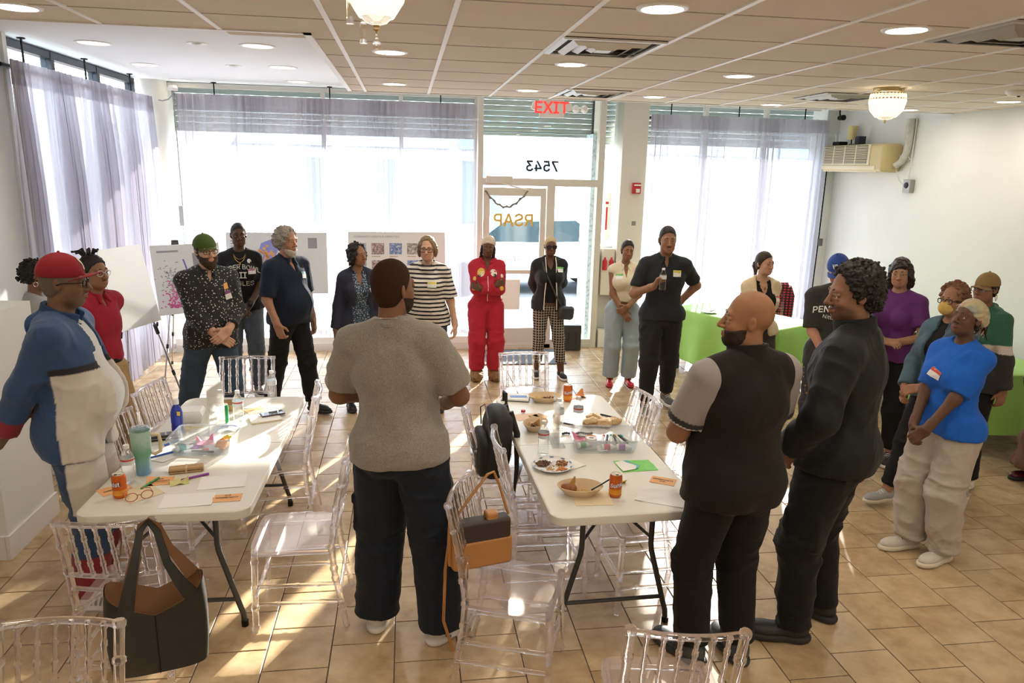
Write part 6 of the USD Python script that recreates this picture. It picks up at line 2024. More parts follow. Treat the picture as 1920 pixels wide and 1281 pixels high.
        parts.append(tube([self.Hp((-.0335 + w, .1, .003 - drop)), self.Hp((0, .106, .006 - drop)), self.Hp((.0335 - w, .1, .003 - drop))], r * q, 6))
        g = put('glasses', cat_m(*parts), m, self.t)
        if lens is not None:
            for sd in (-1, 1):
                loop = []
                for a in np.linspace(0, 2 * np.pi, 21)[:-1]:
                    ca, sa = math.cos(a), math.sin(a)
                    pw = .5 if square else 1.0
                    x = w * np.sign(ca) * abs(ca) ** pw; z = hgt * np.sign(sa) * abs(sa) ** pw
                    loop.append(self.Hp((sd * .0335 + x, .101 - .0035 * abs(sd * .0335 + x) / .03, z - drop)))
                V = np.vstack([loop, np.mean(loop, 0)])
                put('lens', trimesh.Trimesh(V, [(i, (i + 1) % 20, 20) for i in range(20)], process=False), lens, g, smooth=False)

    def collar(self, m, R_=.068, hz=.022, t=.007, z=1.478, tilt=14, name='collar', gap=True, y=-.005, flaps=.0, amp=.0015, label=None):
        """standing or turned-down collar round the neck"""
        s = self.s
        Fd = Field()
        Rt = self.Rt @ rx_(-math.radians(tilt))
        c = self.T((0, y, z))
        Fd.add(ring(c, R_ * s, (R_ + .004) * s, t * s, hz * s, Rt), .01 * s)
        if flaps:
            for sd in (-1, 1):
                a = self.T((sd * .03, .062, z - .02)); b = self.T((sd * (.03 + flaps * .45), .085, z - .025 - flaps))
                Fd.add(rc(a, b, .016 * s, .009 * s), .012 * s)
        if gap:
            Fd.add(rbx(self.T((0, .1, z + .01)), np.array([gap if gap is not True else .016, .08, .06]) * s, self.Rt, .004), .004 * s, 's')
        V, f = Fd.mesh(.0055 * s)
        return put(name, (V, f), m, self.t, smooth=True, label=label)

    def surf(self, uv, c, dirn, upv=(0, 0, 1), off=.002, zz=None):
        """points (u, v) laid on the last cloth, seen from direction dirn (a unit vector pointing out of the figure), centred on c (1.75 m units)"""
        V, f, Fd = self.last
        d = unit(self.Rt @ np.asarray(dirn, float)); up = self.Rt @ np.asarray(upv, float)
        u = unit(np.cross(up, d)); v = np.cross(d, u)
        C0 = self.T(c)
        P = C0 + uv[:, :1] * u + uv[:, 1:2] * v + d * .35
        t = np.zeros(len(P))
        for _ in range(50):
            t += np.clip(Fd.pts(P - d * t[:, None]), -.01, .05) * .8
        Q = P - d * t[:, None]
        i = cKDTree(V).query(Q)[1]
        Q = Q + d * (np.maximum(0, ((V[i] - Q) @ d))[:, None] + off)
        if zz is not None:
            Q = Q + d * zz[:, None]
        return Q

    def patch(self, name, w, hgt, c, dirn, m, rot=0.0, off=.003, n=7, round_=0.0, parent=None, label=None):
        a, b = np.meshgrid(np.linspace(-.5, .5, n), np.linspace(-.5, .5, n), indexing='ij')
        if round_:
            r = np.maximum(np.abs(a), np.abs(b)) * 2; th = np.arctan2(b, a)
            a, b = .5 * r * np.cos(th), .5 * r * np.sin(th)
        uv = np.stack([a.ravel() * w, b.ravel() * hgt], 1)
        R2 = rz_(math.radians(rot))[:2, :2]
        Q = self.surf(uv @ R2.T, c, dirn, off=off)
        g = grid_sheet(Q.reshape(n, n, 3))
        return put(name, g, m, parent or self.t, smooth=False, label=label)

    def tag(self, c, dirn, band, rot=0.0, w=.085, hgt=.055):
        p = self.patch('name_tag', w, hgt, c, dirn, pm('tag_paper', (.80, .80, .78), .6), rot, .003)
        if band is not None:
            R2 = rz_(math.radians(rot))[:2, :2]
            o = R2 @ np.array([0, hgt * .33])
            d = unit(np.asarray(dirn, float)); u = unit(np.cross([0, 0, 1], d)); v = np.cross(d, u)
            self.patch('band', w, hgt * .34, np.asarray(c) + (u * o[0] + v * o[1]) / self.s, dirn, band, rot, .0045, parent=p)

    def text(self, name, txt, hgt, c, dirn, m, bold=True, rot=0.0, arc=0.0, label=None):
        g = meshkit.text_mesh(txt, hgt, .0015, bold)
        v = np.array(g.vertices); b = g.bounds
        u = v[:, 0] - (b[0, 0] + b[1, 0]) / 2
        y = v[:, 1] + (arc * (u ** 2) if arc else 0)
        R2 = rz_(math.radians(rot))[:2, :2]
        Q = self.surf(np.stack([u, y], 1) @ R2.T, c, dirn, off=.003, zz=v[:, 2])
        return put(name, (Q, np.array(g.faces)), m, self.t, smooth=False, label=label)


# -- shoes: one field, cut into sole and upper
def shoe_meshes():
    U = Field()
    U.add(ell((0, .105, .040), (.046, .085, .036)), .03); U.add(ell((0, -.01, .055), (.038, .065, .05)), .04)
    U.add(rc((0, -.02, .06), (0, -.025, .105), .040, .037), .03)
    U.add(ell((0, -.022, .135), (.027, .032, .05)), .006, 's')
    U.plane((0, 0, -1), -.022)
    S_ = Field()
    S_.add(ell((0, .115, .018), (.052, .088, .030)), .02); S_.add(ell((0, .03, .018), (.043, .10, .028)), .03); S_.add(ell((0, -.03, .020), (.044, .058, .032)), .02)
    S_.plane((0, 0, -1), 0.0); S_.plane((0, 0, 1), .034)
    L_ = []
    for i in range(4):
        y = .045 + i * .02
        z = .092 - i * .0085
        L_.append(tube([(-.024, y, z - .012), (0, y + .004, z + .001), (.024, y, z - .012)], .0028, 5))
    return U.mesh(.0055), S_.mesh(.0055), cat_m(*L_)


SHOE_U, SHOE_S, SHOE_L = shoe_meshes()


def shoes(P, up, sole, lace=None, sc=(1, 1, 1), name='shoe', stripes=None, label=None):
    for sd in (1, -1):
        G = P.leg[sd]; s = P.s
        M = rz_(math.radians(G['yaw'])) @ rx_(-min(.6, G['lift'] * 4))
        o = G['a'] * np.array([1, 1, 1]) - M @ (np.array([0, -.012, .083]) * s)
        tr = lambda V: (np.asarray(V) * np.array(sc) * s) @ M.T + o
        u = put(name, (tr(SHOE_U[0]), SHOE_U[1]), up, P.t, smooth=True, label=label)
        put('sole', (tr(SHOE_S[0]), SHOE_S[1]), sole, u, smooth=40)
        if lace is not None:
            put('laces', trimesh.Trimesh(tr(SHOE_L.vertices), SHOE_L.faces, process=False), lace, u)
        if stripes is not None:
            for q in range(3):
                a = [(x_, .02 + q * .022 + z_ * .25 - .02, z_) for x_, z_ in ((.036, .035), (.0405, .055), (.036, .075))]
                for mx in (1, -1):
                    put('stripe', trimesh.Trimesh(tr(tube([(mx * (x_ + .002), y_, z_) for x_, y_, z_ in a], .005, 5).vertices), tube(a, .005, 5).faces, process=False), stripes, u)
# ================================================================ the people
def fab(name, color, rough=.8, var=.06, scale=30, bump=.35, bscale=420, sheen=.05, **kw):
    return pm('cloth_' + name, color, rough, 0.0, var, scale, bump, bscale, .25, sheen, **kw)


hair_k = pm('hair_black', (.012, .010, .009), .55, bump=.6, bscale=260, spec=.35)
hair_b = pm('hair_brown', (.035, .020, .013), .5, bump=.6, bscale=260, spec=.35)
hair_grey = pm('hair_grey', (.30, .27, .23), .6, var=.35, scale=22, bump=.6, bscale=200)
hair_aub = pm('hair_auburn', (.17, .075, .03), .6, var=.3, scale=25, bump=.6, bscale=200)
hair_stub = pm('hair_stubble', (.030, .020, .015), .75, bump=.4, bscale=500, spec=.2)
beard_g = pm('beard_grey', (.50, .47, .43), .7, var=.2, scale=60, bump=.6, bscale=260)
beard_b = pm('beard_brown', (.045, .022, .012), .7, bump=.6, bscale=260)
denim = fab('denim', (.045, .075, .115), var=.25, scale=9)
denim_l = fab('denim_light', (.34, .42, .47), var=.12, scale=7)
denim_g = fab('denim_grey', (.09, .115, .14), var=.2, scale=8)
black_c = fab('black', (.008, .008, .0095))
navy_c = fab('navy', (.010, .017, .036))
white_s = pm('shoe_white', (.72, .71, .69), .5); black_s = pm('shoe_black', (.014, .014, .015), .5)
sole_w = pm('sole_white', (.70, .68, .64), .6); sole_k = pm('sole_black', (.02, .02, .02), .7)
lens_d = pm('dark_lens', (.02, .02, .022), .06)
gold_m = pm('gold_chain', (.62, .42, .12), .25, .95); silver = pm('silver', (.7, .7, .7), .2, .95)
FRONT_R = ((.05, .19, .935), (.9, -.7, -.3), (-.75, .25, -.55), (-.2, -1, -.1), .55)
FRONT_L = ((-.055, .205, .955), (-.9, -.7, -.3), (.75, .2, -.55), (.2, -1, -.1), .55)
BACK_R = ((.06, -.20, .93), (1, -.6, .1), (-.8, -.15, -.45), (0, -1, 0), .5)
BACK_L = ((-.06, -.215, .95), (-1, -.6, .1), (.8, -.15, -.45), (0, -1, 0), .5)
DOWN_R = ((.255, .03, .86), (.5, -1, 0), (0, .15, -1), (-1, -.2, 0), .6)
DOWN_L = ((-.255, .03, .86), (-.5, -1, 0), (0, .15, -1), (1, -.2, 0), .6)
BENT_R = ((.11, .29, 1.07), (.9, -.75, -.55), (-.5, .8, .1), (-.2, -.3, -1), .7)
BENT_L = ((-.11, .29, 1.07), (-.9, -.75, -.55), (.5, .8, .1), (.2, -.3, -1), .7)


def chain(P, m, pts, r=.003, name='necklace'):
    return put(name, tube([P.T(q) for q in pts], r * P.s, 6), m, P.t)


def neck_loop(P, drop=.05, front=.10, r=.0025, m=gold_m, pend=False):
    pts = [(.066 * math.sin(a), -.01 + (.07 if math.cos(a) < 0 else front) * math.cos(a), 1.475 - (drop * max(0, math.cos(a)) ** 1.5)) for a in np.linspace(-np.pi, np.pi, 25)]
    c = chain(P, m, pts, r)
    if pend:
        put('pendant', shift(rbox(.018, .004, .022, .003, 1), P.T((0, front, 1.475 - drop - .012))), m, c)


# 1 grey sweatshirt woman, far left, half hidden
P = Person('person in a grey sweatshirt with dark twisted hair, farthest left', -2.68, 5.74, 1.61, -72, 'brown', 'f', w=1.05, bust=.02, R=DOWN_R, L=DOWN_L, head=(8, -4, 0))
P.trousers(black_c, .10, .07, .055)
P.shirt(fab('grey_sweat', (.36, .36, .35)), .022, .84, 1.95, name='sweatshirt', rw=.036)
P.blob_hair(hair_k, [((0, -.015, .045), (.088, .105, .098)), ((0, -.06, .03), (.08, .07, .09))], .010, 50, cuts=[((0, .8, -.6), (0, .07, .052))])
P.curls(hair_k, [((0, -.02, .05), (.092, .108, .105)), ((0, -.06, .02), (.085, .08, .09))], 90, .016, 3, cuts=[((0, .8, -.6), (0, .07, .055)), ((0, 0, -1), (0, 0, -.05))], name='twists')
put('earring', tube([P.Hp((.092, -.01 + .016 * math.sin(a), -.055 + .02 * math.cos(a))) for a in np.linspace(0, 2 * np.pi, 17)], .0022, 6), silver, P.t)
P.glasses(rod_m, pane)
shoes(P, white_s, sole_w, wvinyl)

# 2 man in the red cap and blue cream track suit
P2c = dict(blue=(.022, .062, .165), cream=(.60, .55, .50), red=(.23, .012, .022), blk=(.012, .012, .02))


def jacket_cols(P, V):
    c = np.tile(P2c['blue'], (len(V), 1))
    t, d = P.armpos(V, 1); t2, d2 = P.armpos(V, -1)
    arm = ((t > .30) & (d < .075)) | ((t2 > .30) & (d2 < .075))
    tor = ~arm
    c[tor & (V[:, 2] < 1.225) & (V[:, 1] > -.015 + .05 * (1.2 - V[:, 2]))] = P2c['cream']
    c[tor & (V[:, 2] >= 1.225) & (V[:, 2] < 1.255) & (V[:, 1] > -.02)] = P2c['blk']
    c[(arm & (t > 1.60) & (d < .075)) | (arm & (t2 > 1.60) & (d2 < .075))] = P2c['red']
    return c


def track_cols(P, V):
    c = np.tile(np.array(P2c['blue']) * .8, (len(V), 1))
    c[(V[:, 2] < .80) & (V[:, 2] > .53) & (np.abs(V[:, 0]) > .02) & (V[:, 1] > .01)] = P2c['cream']
    c[(V[:, 2] < .31) & (V[:, 1] > -.04)] = P2c['red']
    return c


P = Person('person in a red baseball cap and a blue, cream and red track suit', -1.72, 3.93, 1.875, -86, (.20, .105, .060), 'm', w=1.14, d=1.1, beard_tone=.25, belly=.08, head=(6, -2, 0), R=((.10, -.27, .93), (1, -.5, .1), (-.55, -.35, -.7), (-.3, -1, 0), .45), L=((-.05, -.25, .96), (-1, -.6, .1), (.7, -.3, -.5), (0, -1, 0), .5),
           fR=(.13, .02, -12, 0), fL=(-.12, -.02, 14, 0), smile=.5, fine=.72, detail=.0042, jaw=1.15, hand_step=.0038)
P.trousers(track_cols, .108, .088, .072, top=.92, cut=.0, amp=.006)
P.shirt(pm('tee_white', (.66, .67, .66), .8, bump=.2), .012, .93, .5, name='tee_shirt', neck_v=(.05, .03), amp=.0025)
P.shirt(jacket_cols, .026, .80, 1.93, name='track_jacket', ru=.062, re=.056, rw=.044, amp=.007, seed=4, open_front=[(.055, .7, 1.0), (.07, .98, 1.30), (.045, 1.28, 1.52)], sc=None) if False else P.shirt(jacket_cols, .026, .80, 1.93, name='track_jacket', ru=.062, re=.056, rw=.044, amp=.007, seed=4, open_front=[(.055, .7, 1.0), (.07, .98, 1.30), (.045, 1.28, 1.52)])
P.collar(fab('p2blue', P2c['blue']), .078, .03, .011, 1.475, 20, 'hood_collar', gap=.03)
put('hood', (lambda vf: vf)(Field().add(ell(P.T((0, -.115, 1.41)), np.array([.085, .040, .065]) * P.s, P.Rt @ rx_(.3)), .03).add(ell(P.T((0, -.07, 1.47)), np.array([.075, .04, .035]) * P.s, P.Rt), .04).mesh(.008)), fab('p2blue', P2c['blue']), P.t, smooth=True)
P.hair_short(pm('hair_greyshave', (.13, .10, .08), .8), .003, .076, -.07, amp=0)
cap_red = fab('cap_red', (.26, .010, .022), .7, bump=.25)


def cap(P, m, brim_m=None, drop=.032, tilt=0.0, brim=.075, up=.012, under=None, name='cap', yaw=0.0, puff=0.0):
    q = P.hs; Rz = P.Rh @ rz_(yaw)
    Q = lambda p: P.hc + Rz @ (np.asarray(p, float) * q)
    Fd = Field()
    Fd.add(ell(Q((0, -.012, .042)), np.array([.086 + puff, .106 + puff, .103]) * q, Rz), .02)
    n = Rz @ unit((0, tilt, -1)); Fd.plane(n, n @ Q((0, 0, drop)))
    V, f = Fd.mesh(.0055 * P.s)
    t = put(name, (V, f), m, P.t, smooth=True)
    u, v = np.meshgrid(np.linspace(-1, 1, 17), np.linspace(0, 1, 6), indexing='ij')
    x = .078 * u * (1 - .12 * v); y = .094 * np.sqrt(np.maximum(0, 1 - (u * .86) ** 2)) - .012 + brim * v * np.sqrt(np.maximum(0, 1 - .55 * u ** 2)); z = drop + .004 + up * v - .020 * u * u
    pts = np.stack([x, y, z], -1) * q @ Rz.T + P.hc
    put('brim', slab(pts, .0035), brim_m or m, t, smooth=50)
    put('button', shift(trimesh.creation.icosphere(2, .007), Q((0, -.012, .146))), m, t, smooth=True)
    return t, Q, Rz


def cap_mark(P, t, Q, Rz, txt, hgt, m, z=.092, y0=.09, name='emblem', bold=True, poly=None):
    q = P.hs
    if poly is None:
        g = meshkit.text_mesh(txt, hgt, .0015, bold); v = np.array(g.vertices); b = g.bounds; f = np.array(g.faces)
        u = v[:, 0] - (b[0, 0] + b[1, 0]) / 2; w = v[:, 1]; dz = v[:, 2]
    else:
        u, w, dz, f = poly
    zz = z + w; a = np.clip((zz - .042) / .105, -1, .98)
    rr = np.sqrt(1 - a * a)
    ang = u / .088
    p = np.stack([(.087 * rr + dz + .002) * np.sin(ang), -.012 + (.107 * rr + dz + .002) * np.cos(ang), zz], 1)
    put(name, (p * q @ Rz.T + P.hc, f), m, t, smooth=False)


ct = cap(P, cap_red, up=.018, brim=.082)
# curled letter P: a stem with a spiral bowl
sp = [(.004 * 1.0, -.012), (.000, .0), (-.004, .012)] + [(-.002 + (.013 - .0009 * i) * math.cos(2.6 - i * .52), .020 + (.013 - .0009 * i) * math.sin(2.6 - i * .52)) for i in range(12)]
g = tube([(a, b, 0) for a, b in sp], [.0052] * len(sp), 6)
cap_mark(P, *ct, '', 0, pm('cap_emblem', (.72, .66, .52), .7), z=.080, poly=(np.array(g.vertices)[:, 0] * 1.25, np.array(g.vertices)[:, 1] * 1.25, np.maximum(0, np.array(g.vertices)[:, 2] * .4), np.array(g.faces)))
P.glasses(rod_m, pane, .025, .016, .0026)
P.moustache(pm('stubble_grey', (.24, .20, .17), .8), .026, .004)
shoes(P, white_s, sole_w, wvinyl, (1.05, 1.08, 1.05), stripes=rod_m)

# 3 young man in the red polo
P = Person('person in a red polo shirt and khaki trousers with tied up locs', -2.14, 5.40, 1.70, -112, 'mid', 'm', w=1.02, head=(-4, 3, 0), R=BACK_R, L=BACK_L, brow=(.012, .009, .008))
P.trousers(fab('khaki', (.40, .27, .13)), .105, .085, .07, top=1.0, amp=.006)
put('belt', (lambda vf: vf)(Field().add(ring(P.T((0, -.01, .985)), .150 * P.s, .123 * P.s, .006, .018 * P.s, P.Rt), .01).mesh(.006)), black_c, P.t, smooth=True)
P.shirt(fab('polo_red', (.30, .012, .028)), .016, .985, .82, name='polo_shirt', neck_v=(.03, .07), ru=.058, re=.054, amp=.004)
P.collar(fab('polo_red', (.30, .012, .028)), .066, .02, .007, 1.478, 16, flaps=.035)
P.hair_short(hair_k, .008, .076, -.05, amp=.004, sc=80)
for i in range(14):
    a = i * .9
    put('loc', tube([P.Hp((.03 * math.cos(a), -.03 + .03 * math.sin(a), .125)), P.Hp((.05 * math.cos(a), -.035 + .055 * math.sin(a), .155 + .01 * (i % 3))), P.Hp((.085 * math.cos(a) , -.05 + .095 * math.sin(a), .15 + .006 * (i % 4)))], [.010, .0085, .006], 6), hair_k, P.t)
P.glasses(pm('clear_frame', (.55, .52, .48), .2), pane, .026, .021, .0022, square=False)
P.moustache(hair_k, .022, .0032)
shoes(P, black_s, sole_w, wvinyl)

# 4 man in the green flat cap
speck = mat('speckled_shirt', {'t': ('texture_coordinate', {}), 'v': ('voronoi_texture', {'scale': 46.0, 'randomness': .9}), 'l': ('math', {'math_type': 'less_than', 'value2': .25}), 'm': ('mix', {'color1': (.012, .013, .017), 'color2': (.52, .50, .45)}), 'p': ('principled_bsdf', {'roughness': .75, 'sheen_weight': .1})},
            [('t.object', 'v.vector'), ('v.distance', 'l.value1'), ('l.value', 'm.fac'), ('m.color', 'p.base_color')], 'p.BSDF')
P = Person('person in a green flat cap and black speckled shirt with brown beard', -1.63, 6.32, 1.76, -150, 'fair', 'm', w=1.16, d=1.1, belly=.05, lean=2, head=(8, 0, 4), R=((.02, .24, .96), (.9, -.6, -.4), (-.75, .3, -.5), (0, -1, -.2), .5), L=((-.06, .27, 1.0), (-.9, -.6, -.4), (.8, .25, -.5), (0, -1, -.2), .5), fR=(.22, -.22, -20, 0), fL=(-.14, .16, 16, 0), smile=.3, brow=(.05, .028, .016))
P.trousers(denim, .108, .08, .068, amp=.005)
P.shirt(speck, .020, .83, 1.72, name='shirt', neck_v=(.035, .06), ru=.062, re=.054, rw=.044, amp=.006, low=True)
P.collar(speck, .070, .022, .008, 1.478, 16, flaps=.045)
P.patch('pocket_notes', .045, .05, (.0 - .12, .15, 1.345), (-.25, 1, 0), pm('note_orange', (.85, .45, .15), .7), 6)
P.tag((-.135, .16, 1.27), (-.25, 1, 0), pm('tag_purple', (.20, .05, .16), .6), 8, .06, .07)
put('button', cat_m(*[shift(trimesh.creation.icosphere(1, .006), P.surf(np.array([[0, z]]), (0, .12, 1.15), (0, 1, 0), off=.001)[0]) for z in (-.16, -.06, .05, .15)]), wvinyl, P.t, smooth=True, kind='stuff')
P.hair_short(hair_b, .006, .076, -.06)
P.beard(beard_b, .010, -.038, .004, chin=.022)
green_cap = fab('cap_green', (.075, .12, .022), .8)
cap(P, green_cap, drop=.040, brim=.040, up=-.012, tilt=-.15, puff=.004)
P.glasses(pm('brown_frame', (.05, .035, .03), .3), pane, .025, .015, .0024)
shoes(P, fab('boot_brown', (.05, .03, .02)), sole_k)

# 5 woman in the black football tee shirt
P = Person('person in a black football tee shirt with gold chain and glasses', -1.64, 7.62, 1.76, -168, (.10, .048, .027), 'f', w=1.12, bust=.02, R=FRONT_R, L=FRONT_L, head=(4, 0, 0), brow=(.010, .008, .007), hair_tone=(.012, .010, .009))
P.trousers(denim_g, .105, .075, .06)
P.shirt(black_c, .018, .90, .8, name='tee_shirt', ru=.060, re=.056, amp=.004)
txm = pm('print_silver', (.50, .49, .42), .6)
P.text('lettering', 'SUPER BOWL', .042, (0, .15, 1.315), (0, 1, 0), txm, arc=-1.6)
P.text('lettering', 'LII', .06, (0, .15, 1.225), (0, 1, 0), pm('print_white', (.72, .72, .70), .6))
P.text('lettering', 'EAGLES', .048, (0, .15, 1.145), (0, 1, 0), txm)
P.tag((-.105, .15, 1.29), (-.15, 1, 0), pm('tag_pink', (.45, .10, .22), .6), 0, .075, .05)
P.patch('eagle_badge', .04, .04, (-.09, .14, 1.385), (-.1, 1, 0), pm('print_white', (.72, .72, .70), .6), 30, round_=1)
neck_loop(P, .10, .135, .003, pend=True); neck_loop(P, .07, .125, .003)
P.hair_short(hair_k, .0025, .080, -.055, amp=.001)
P.glasses(pm('brown_frame', (.05, .035, .03), .3), pane, .026, .018, .0024)
put('watch', (lambda vf: vf)(Field().add(clip_(rc(P.arm[-1]['w'] - P.arm[-1]['f'] * .0 + (P.arm[-1]['e'] - P.arm[-1]['w']) * .06, P.arm[-1]['w'] + (P.arm[-1]['e'] - P.arm[-1]['w']) * .14, .036, .036)), .01).mesh(.005)), rod_m, P.t, smooth=True)
shoes(P, black_s, sole_w, wvinyl)

# 6 curly grey haired man, walking
P = Person('person with curly grey hair and white goatee in a navy polo shirt, smiling', -1.10, 7.05, 1.765, -132, (.40, .21, .13), 'm', w=1.12, d=1.15, belly=.09, head=(6, 0, 0), R=((.25, .14, .90), (.4, -1, 0), (-.1, .35, -1), (-.9, -.2, -.3), .8), L=DOWN_L, fR=(.08, -.22, -6, 0.0), fL=(-.10, .18, 8, 0.0), smile=1.0, brow=(.14, .11, .09))
P.trousers(black_c, .105, .078, .072, amp=.006)
P.shirt(navy_c, .020, .87, .92, name='polo_shirt', neck_v=(.035, .09), ru=.066, re=.062, amp=.004)
P.collar(navy_c, .070, .022, .007, 1.478, 16, flaps=.04)
P.tag((-.10, .17, 1.32), (-.35, 1, 0), pm('tag_teal', (.30, .60, .65), .6), -8, .075, .06)
pr6 = [((0, -.025, .055), (.095, .105, .095)), ((-.06, -.03, .02), (.05, .085, .075)), ((.06, -.03, .02), (.05, .085, .075)), ((0, -.07, .0), (.08, .06, .08))]
P.blob_hair(hair_grey, pr6, .012, 42, cuts=[((0, .85, -.5), (0, .072, .062)), ((0, .9, -.1), (0, .048, -.05))])
P.curls(hair_grey, pr6, 260, .014, 6, cuts=[((0, .85, -.5), (0, .076, .062)), ((0, .9, -.1), (0, .05, -.05))])
P.beard(beard_g, .006, -.066, .003, chin=.016, side=False)
P.moustache(beard_g, .026, .0046)
shoes(P, black_s, sole_k)

# 7 woman in the navy blazer
floral = mat('floral_blouse', {'t': ('texture_coordinate', {}), 'v': ('voronoi_texture', {'scale': 70.0}), 'r': ('rgb_ramp', {'interpolate': False, 'ramp': [(0.0, (.55, .55, .50)), (.26, (.10, .20, .30)), (.42, (.02, .035, .07))]}), 'p': ('principled_bsdf', {'roughness': .6})},
             [('t.object', 'v.vector'), ('v.distance', 'r.fac'), ('r.color', 'p.base_color')], 'p.BSDF')
P = Person('person in a navy blazer over a floral blouse with dark curly bob', -.46, 7.12, 1.62, -162, 'mid', 'f', w=1.02, bust=.02, R=DOWN_R, L=DOWN_L, head=(28, 2, 4), smile=.4)
P.trousers(floral, .105, .088, .09, amp=.006, name='wide_trousers')
P.shirt(floral, .012, .86, .3, name='blouse', neck_v=(.045, .13), amp=.005)
P.shirt(fab('blazer_navy', (.028, .030, .055)), .026, .84, 1.93, name='blazer', ru=.056, re=.049, rw=.040, amp=.003, open_front=[(.085, .7, 1.12), (.06, 1.1, 1.3), (.07, 1.28, 1.52)])
P.collar(fab('blazer_navy', (.028, .030, .055)), .074, .022, .009, 1.465, 20, 'lapel_collar', gap=.05)
P.tag((-.115, .15, 1.31), (-.3, 1, 0), pm('tag_blue', (.05, .30, .55), .6), 12)
pr7 = [((0, -.02, .045), (.092, .108, .100)), ((-.075, .0, -.035), (.040, .06, .075)), ((.075, .0, -.035), (.040, .06, .075)), ((0, -.07, -.03), (.08, .055, .09))]
ct7 = [((0, .85, -.4), (.0, .072, .060)), ((0, .95, .05), (0, .062, -.06))]
P.blob_hair(hair_k, pr7, .012, 38, cuts=ct7); P.curls(hair_k, pr7, 150, .016, 8, cuts=ct7)
shoes(P, black_s, sole_k)

# 8 woman in the striped top
stripe = mat('breton_stripe', {'t': ('texture_coordinate', {}), 's': ('separate_xyz', {}), 'm': ('math', {'math_type': 'multiply', 'value2': 26.0}), 'f': ('math', {'math_type': 'fraction'}), 'l': ('math', {'math_type': 'less_than', 'value2': .42}), 'x': ('mix', {'color1': (.70, .66, .60), 'color2': (.016, .014, .016)}), 'p': ('principled_bsdf', {'roughness': .8})},
             [('t.object', 's.vector'), ('s.z', 'm.value1'), ('m.value', 'f.value1'), ('f.value', 'l.value1'), ('l.value', 'x.fac'), ('x.color', 'p.base_color')], 'p.BSDF')
P = Person('person in a black and cream striped cowl neck top with glasses', .20, 7.05, 1.70, 172, 'fair', 'f', w=1.14, d=1.1, bust=.025, belly=.02, R=DOWN_R, L=((-.28, .04, .86), (-.6, -1, 0), (0, .15, -1), (1, -.2, 0), .6), head=(0, -2, 0), smile=.5, brow=(.07, .05, .03))
P.trousers(denim, .105, .078, .065)
P.shirt(stripe, .024, .87, .90, name='striped_top', ru=.072, re=.070, amp=.005, flare=.012)
put('cowl_neck', (lambda vf: vf)(Field().add(ring(P.T((0, .01, 1.475)), .078 * P.s, .082 * P.s, .014, .022, P.Rt @ rx_(-.3)), .02).add(ring(P.T((0, .015, 1.455)), .088 * P.s, .094 * P.s, .013, .018, P.Rt @ rx_(-.35)), .02).mesh(.006)), stripe, P.t, smooth=True)
P.tag((-.06, .16, 1.30), (0, 1, 0), pm('tag_yellow', (.70, .62, .10), .6), 0, .085, .05)
pr8 = [((0, -.02, .045), (.085, .104, .098)), ('rc', (-.075, -.005, .03), (-.085, .005, -.12), .034, .022), ('rc', (.075, -.005, .03), (.085, .005, -.12), .034, .022), ((0, -.07, -.04), (.075, .05, .11))]
P.blob_hair(pm('hair_dirty_blonde', (.20, .13, .065), .5, var=.35, scale=18, bump=.6, bscale=220), pr8, .006, 40, cuts=[((0, .85, -.5), (0, .072, .060)), ((0, .95, .0), (0, .058, -.06))])
P.glasses(pm('red_brown_frame', (.07, .022, .018), .3), pane, .028, .021, .0034)
shoes(P, black_s, sole_k)

# 9 young woman in the red track suit
red_f = fab('fleece_red', (.42, .018, .035), .85, bump=.4)
P = Person('person in a red hooded track suit with crossed arms and furry boots', .88, 8.05, 1.61, 178, 'dark', 'f', w=1.12, d=1.05, hips=1.12, bust=.02, R=((-.10, .19, 1.20), (.8, .1, -1), (-.7, -.25, .3), (-.1, -1, .1), .8), L=((.10, .225, 1.165), (-.8, .1, -1), (.7, -.3, .25), (.1, -1, .1), .8), head=(-4, -6, -6), smile=.3)
P.trousers(red_f, .106, .092, .090, top=1.06, cut=.06, amp=.006)
P.shirt(red_f, .026, .985, 1.90, name='hoodie', neck_v=(.05, .11), ru=.064, re=.060, rw=.048, amp=.006)
P.collar(red_f, .084, .034, .015, 1.462, 24, 'hood', gap=.035)
put('zip', tube(list(P.surf(np.stack([np.zeros(8), np.linspace(-.02, -.34, 8)], 1), (0, .14, 1.37), (0, 1, 0), off=.002)), .0035, 6), wvinyl, P.t)
starb = pm('appliques_gold', (.62, .40, .05), .6); starw = pm('appliques_white', (.72, .66, .56), .6); stark = pm('appliques_black', (.02, .015, .015), .6)
for (x, z, w_, r_, m_) in ((.085, 1.345, .085, 20, starb), (.075, 1.33, .06, 0, starw), (-.07, 1.34, .075, 40, starw), (-.08, 1.31, .04, 10, stark), (.10, 1.31, .035, 10, stark), (.16, 1.27, .045, 30, starb), (-.17, 1.24, .05, 20, starb), (-.15, 1.16, .05, 50, starb), (.155, 1.16, .05, 10, starb), (-.19, 1.30, .04, 0, starw)):
    P.patch('applique', w_, w_, (x, .15, z), (x * 3, 1, 0), m_, r_, round_=1)
drawstr = [tube(list(P.surf(np.stack([np.full(6, dx), np.linspace(.0, -.24, 6)], 1), (0, .14, .99), (0, 1, 0), off=.006)), .004, 6) for dx in (-.015, .02)]
for g in drawstr:
    put('drawstring', g, red_f, P.t)
V9 = P.last
P.last = (V9[0], V9[1], V9[2])
hb = Field().add(ell(P.Hp((0, -.012, .052)), np.array([.088, .108, .098]) * P.hs, P.Rh), .02)
n_ = P.Rh @ unit((0, .55, -.85)); hb.plane(n_, n_ @ P.Hp((0, .06, .055)))
V, f = hb.mesh(.005)
put('head_wrap', (wrinkle(V, f, .003, 3, (30, 30, 60)), f), fab('beanie_cream', (.62, .50, .40)), P.t, smooth=True)
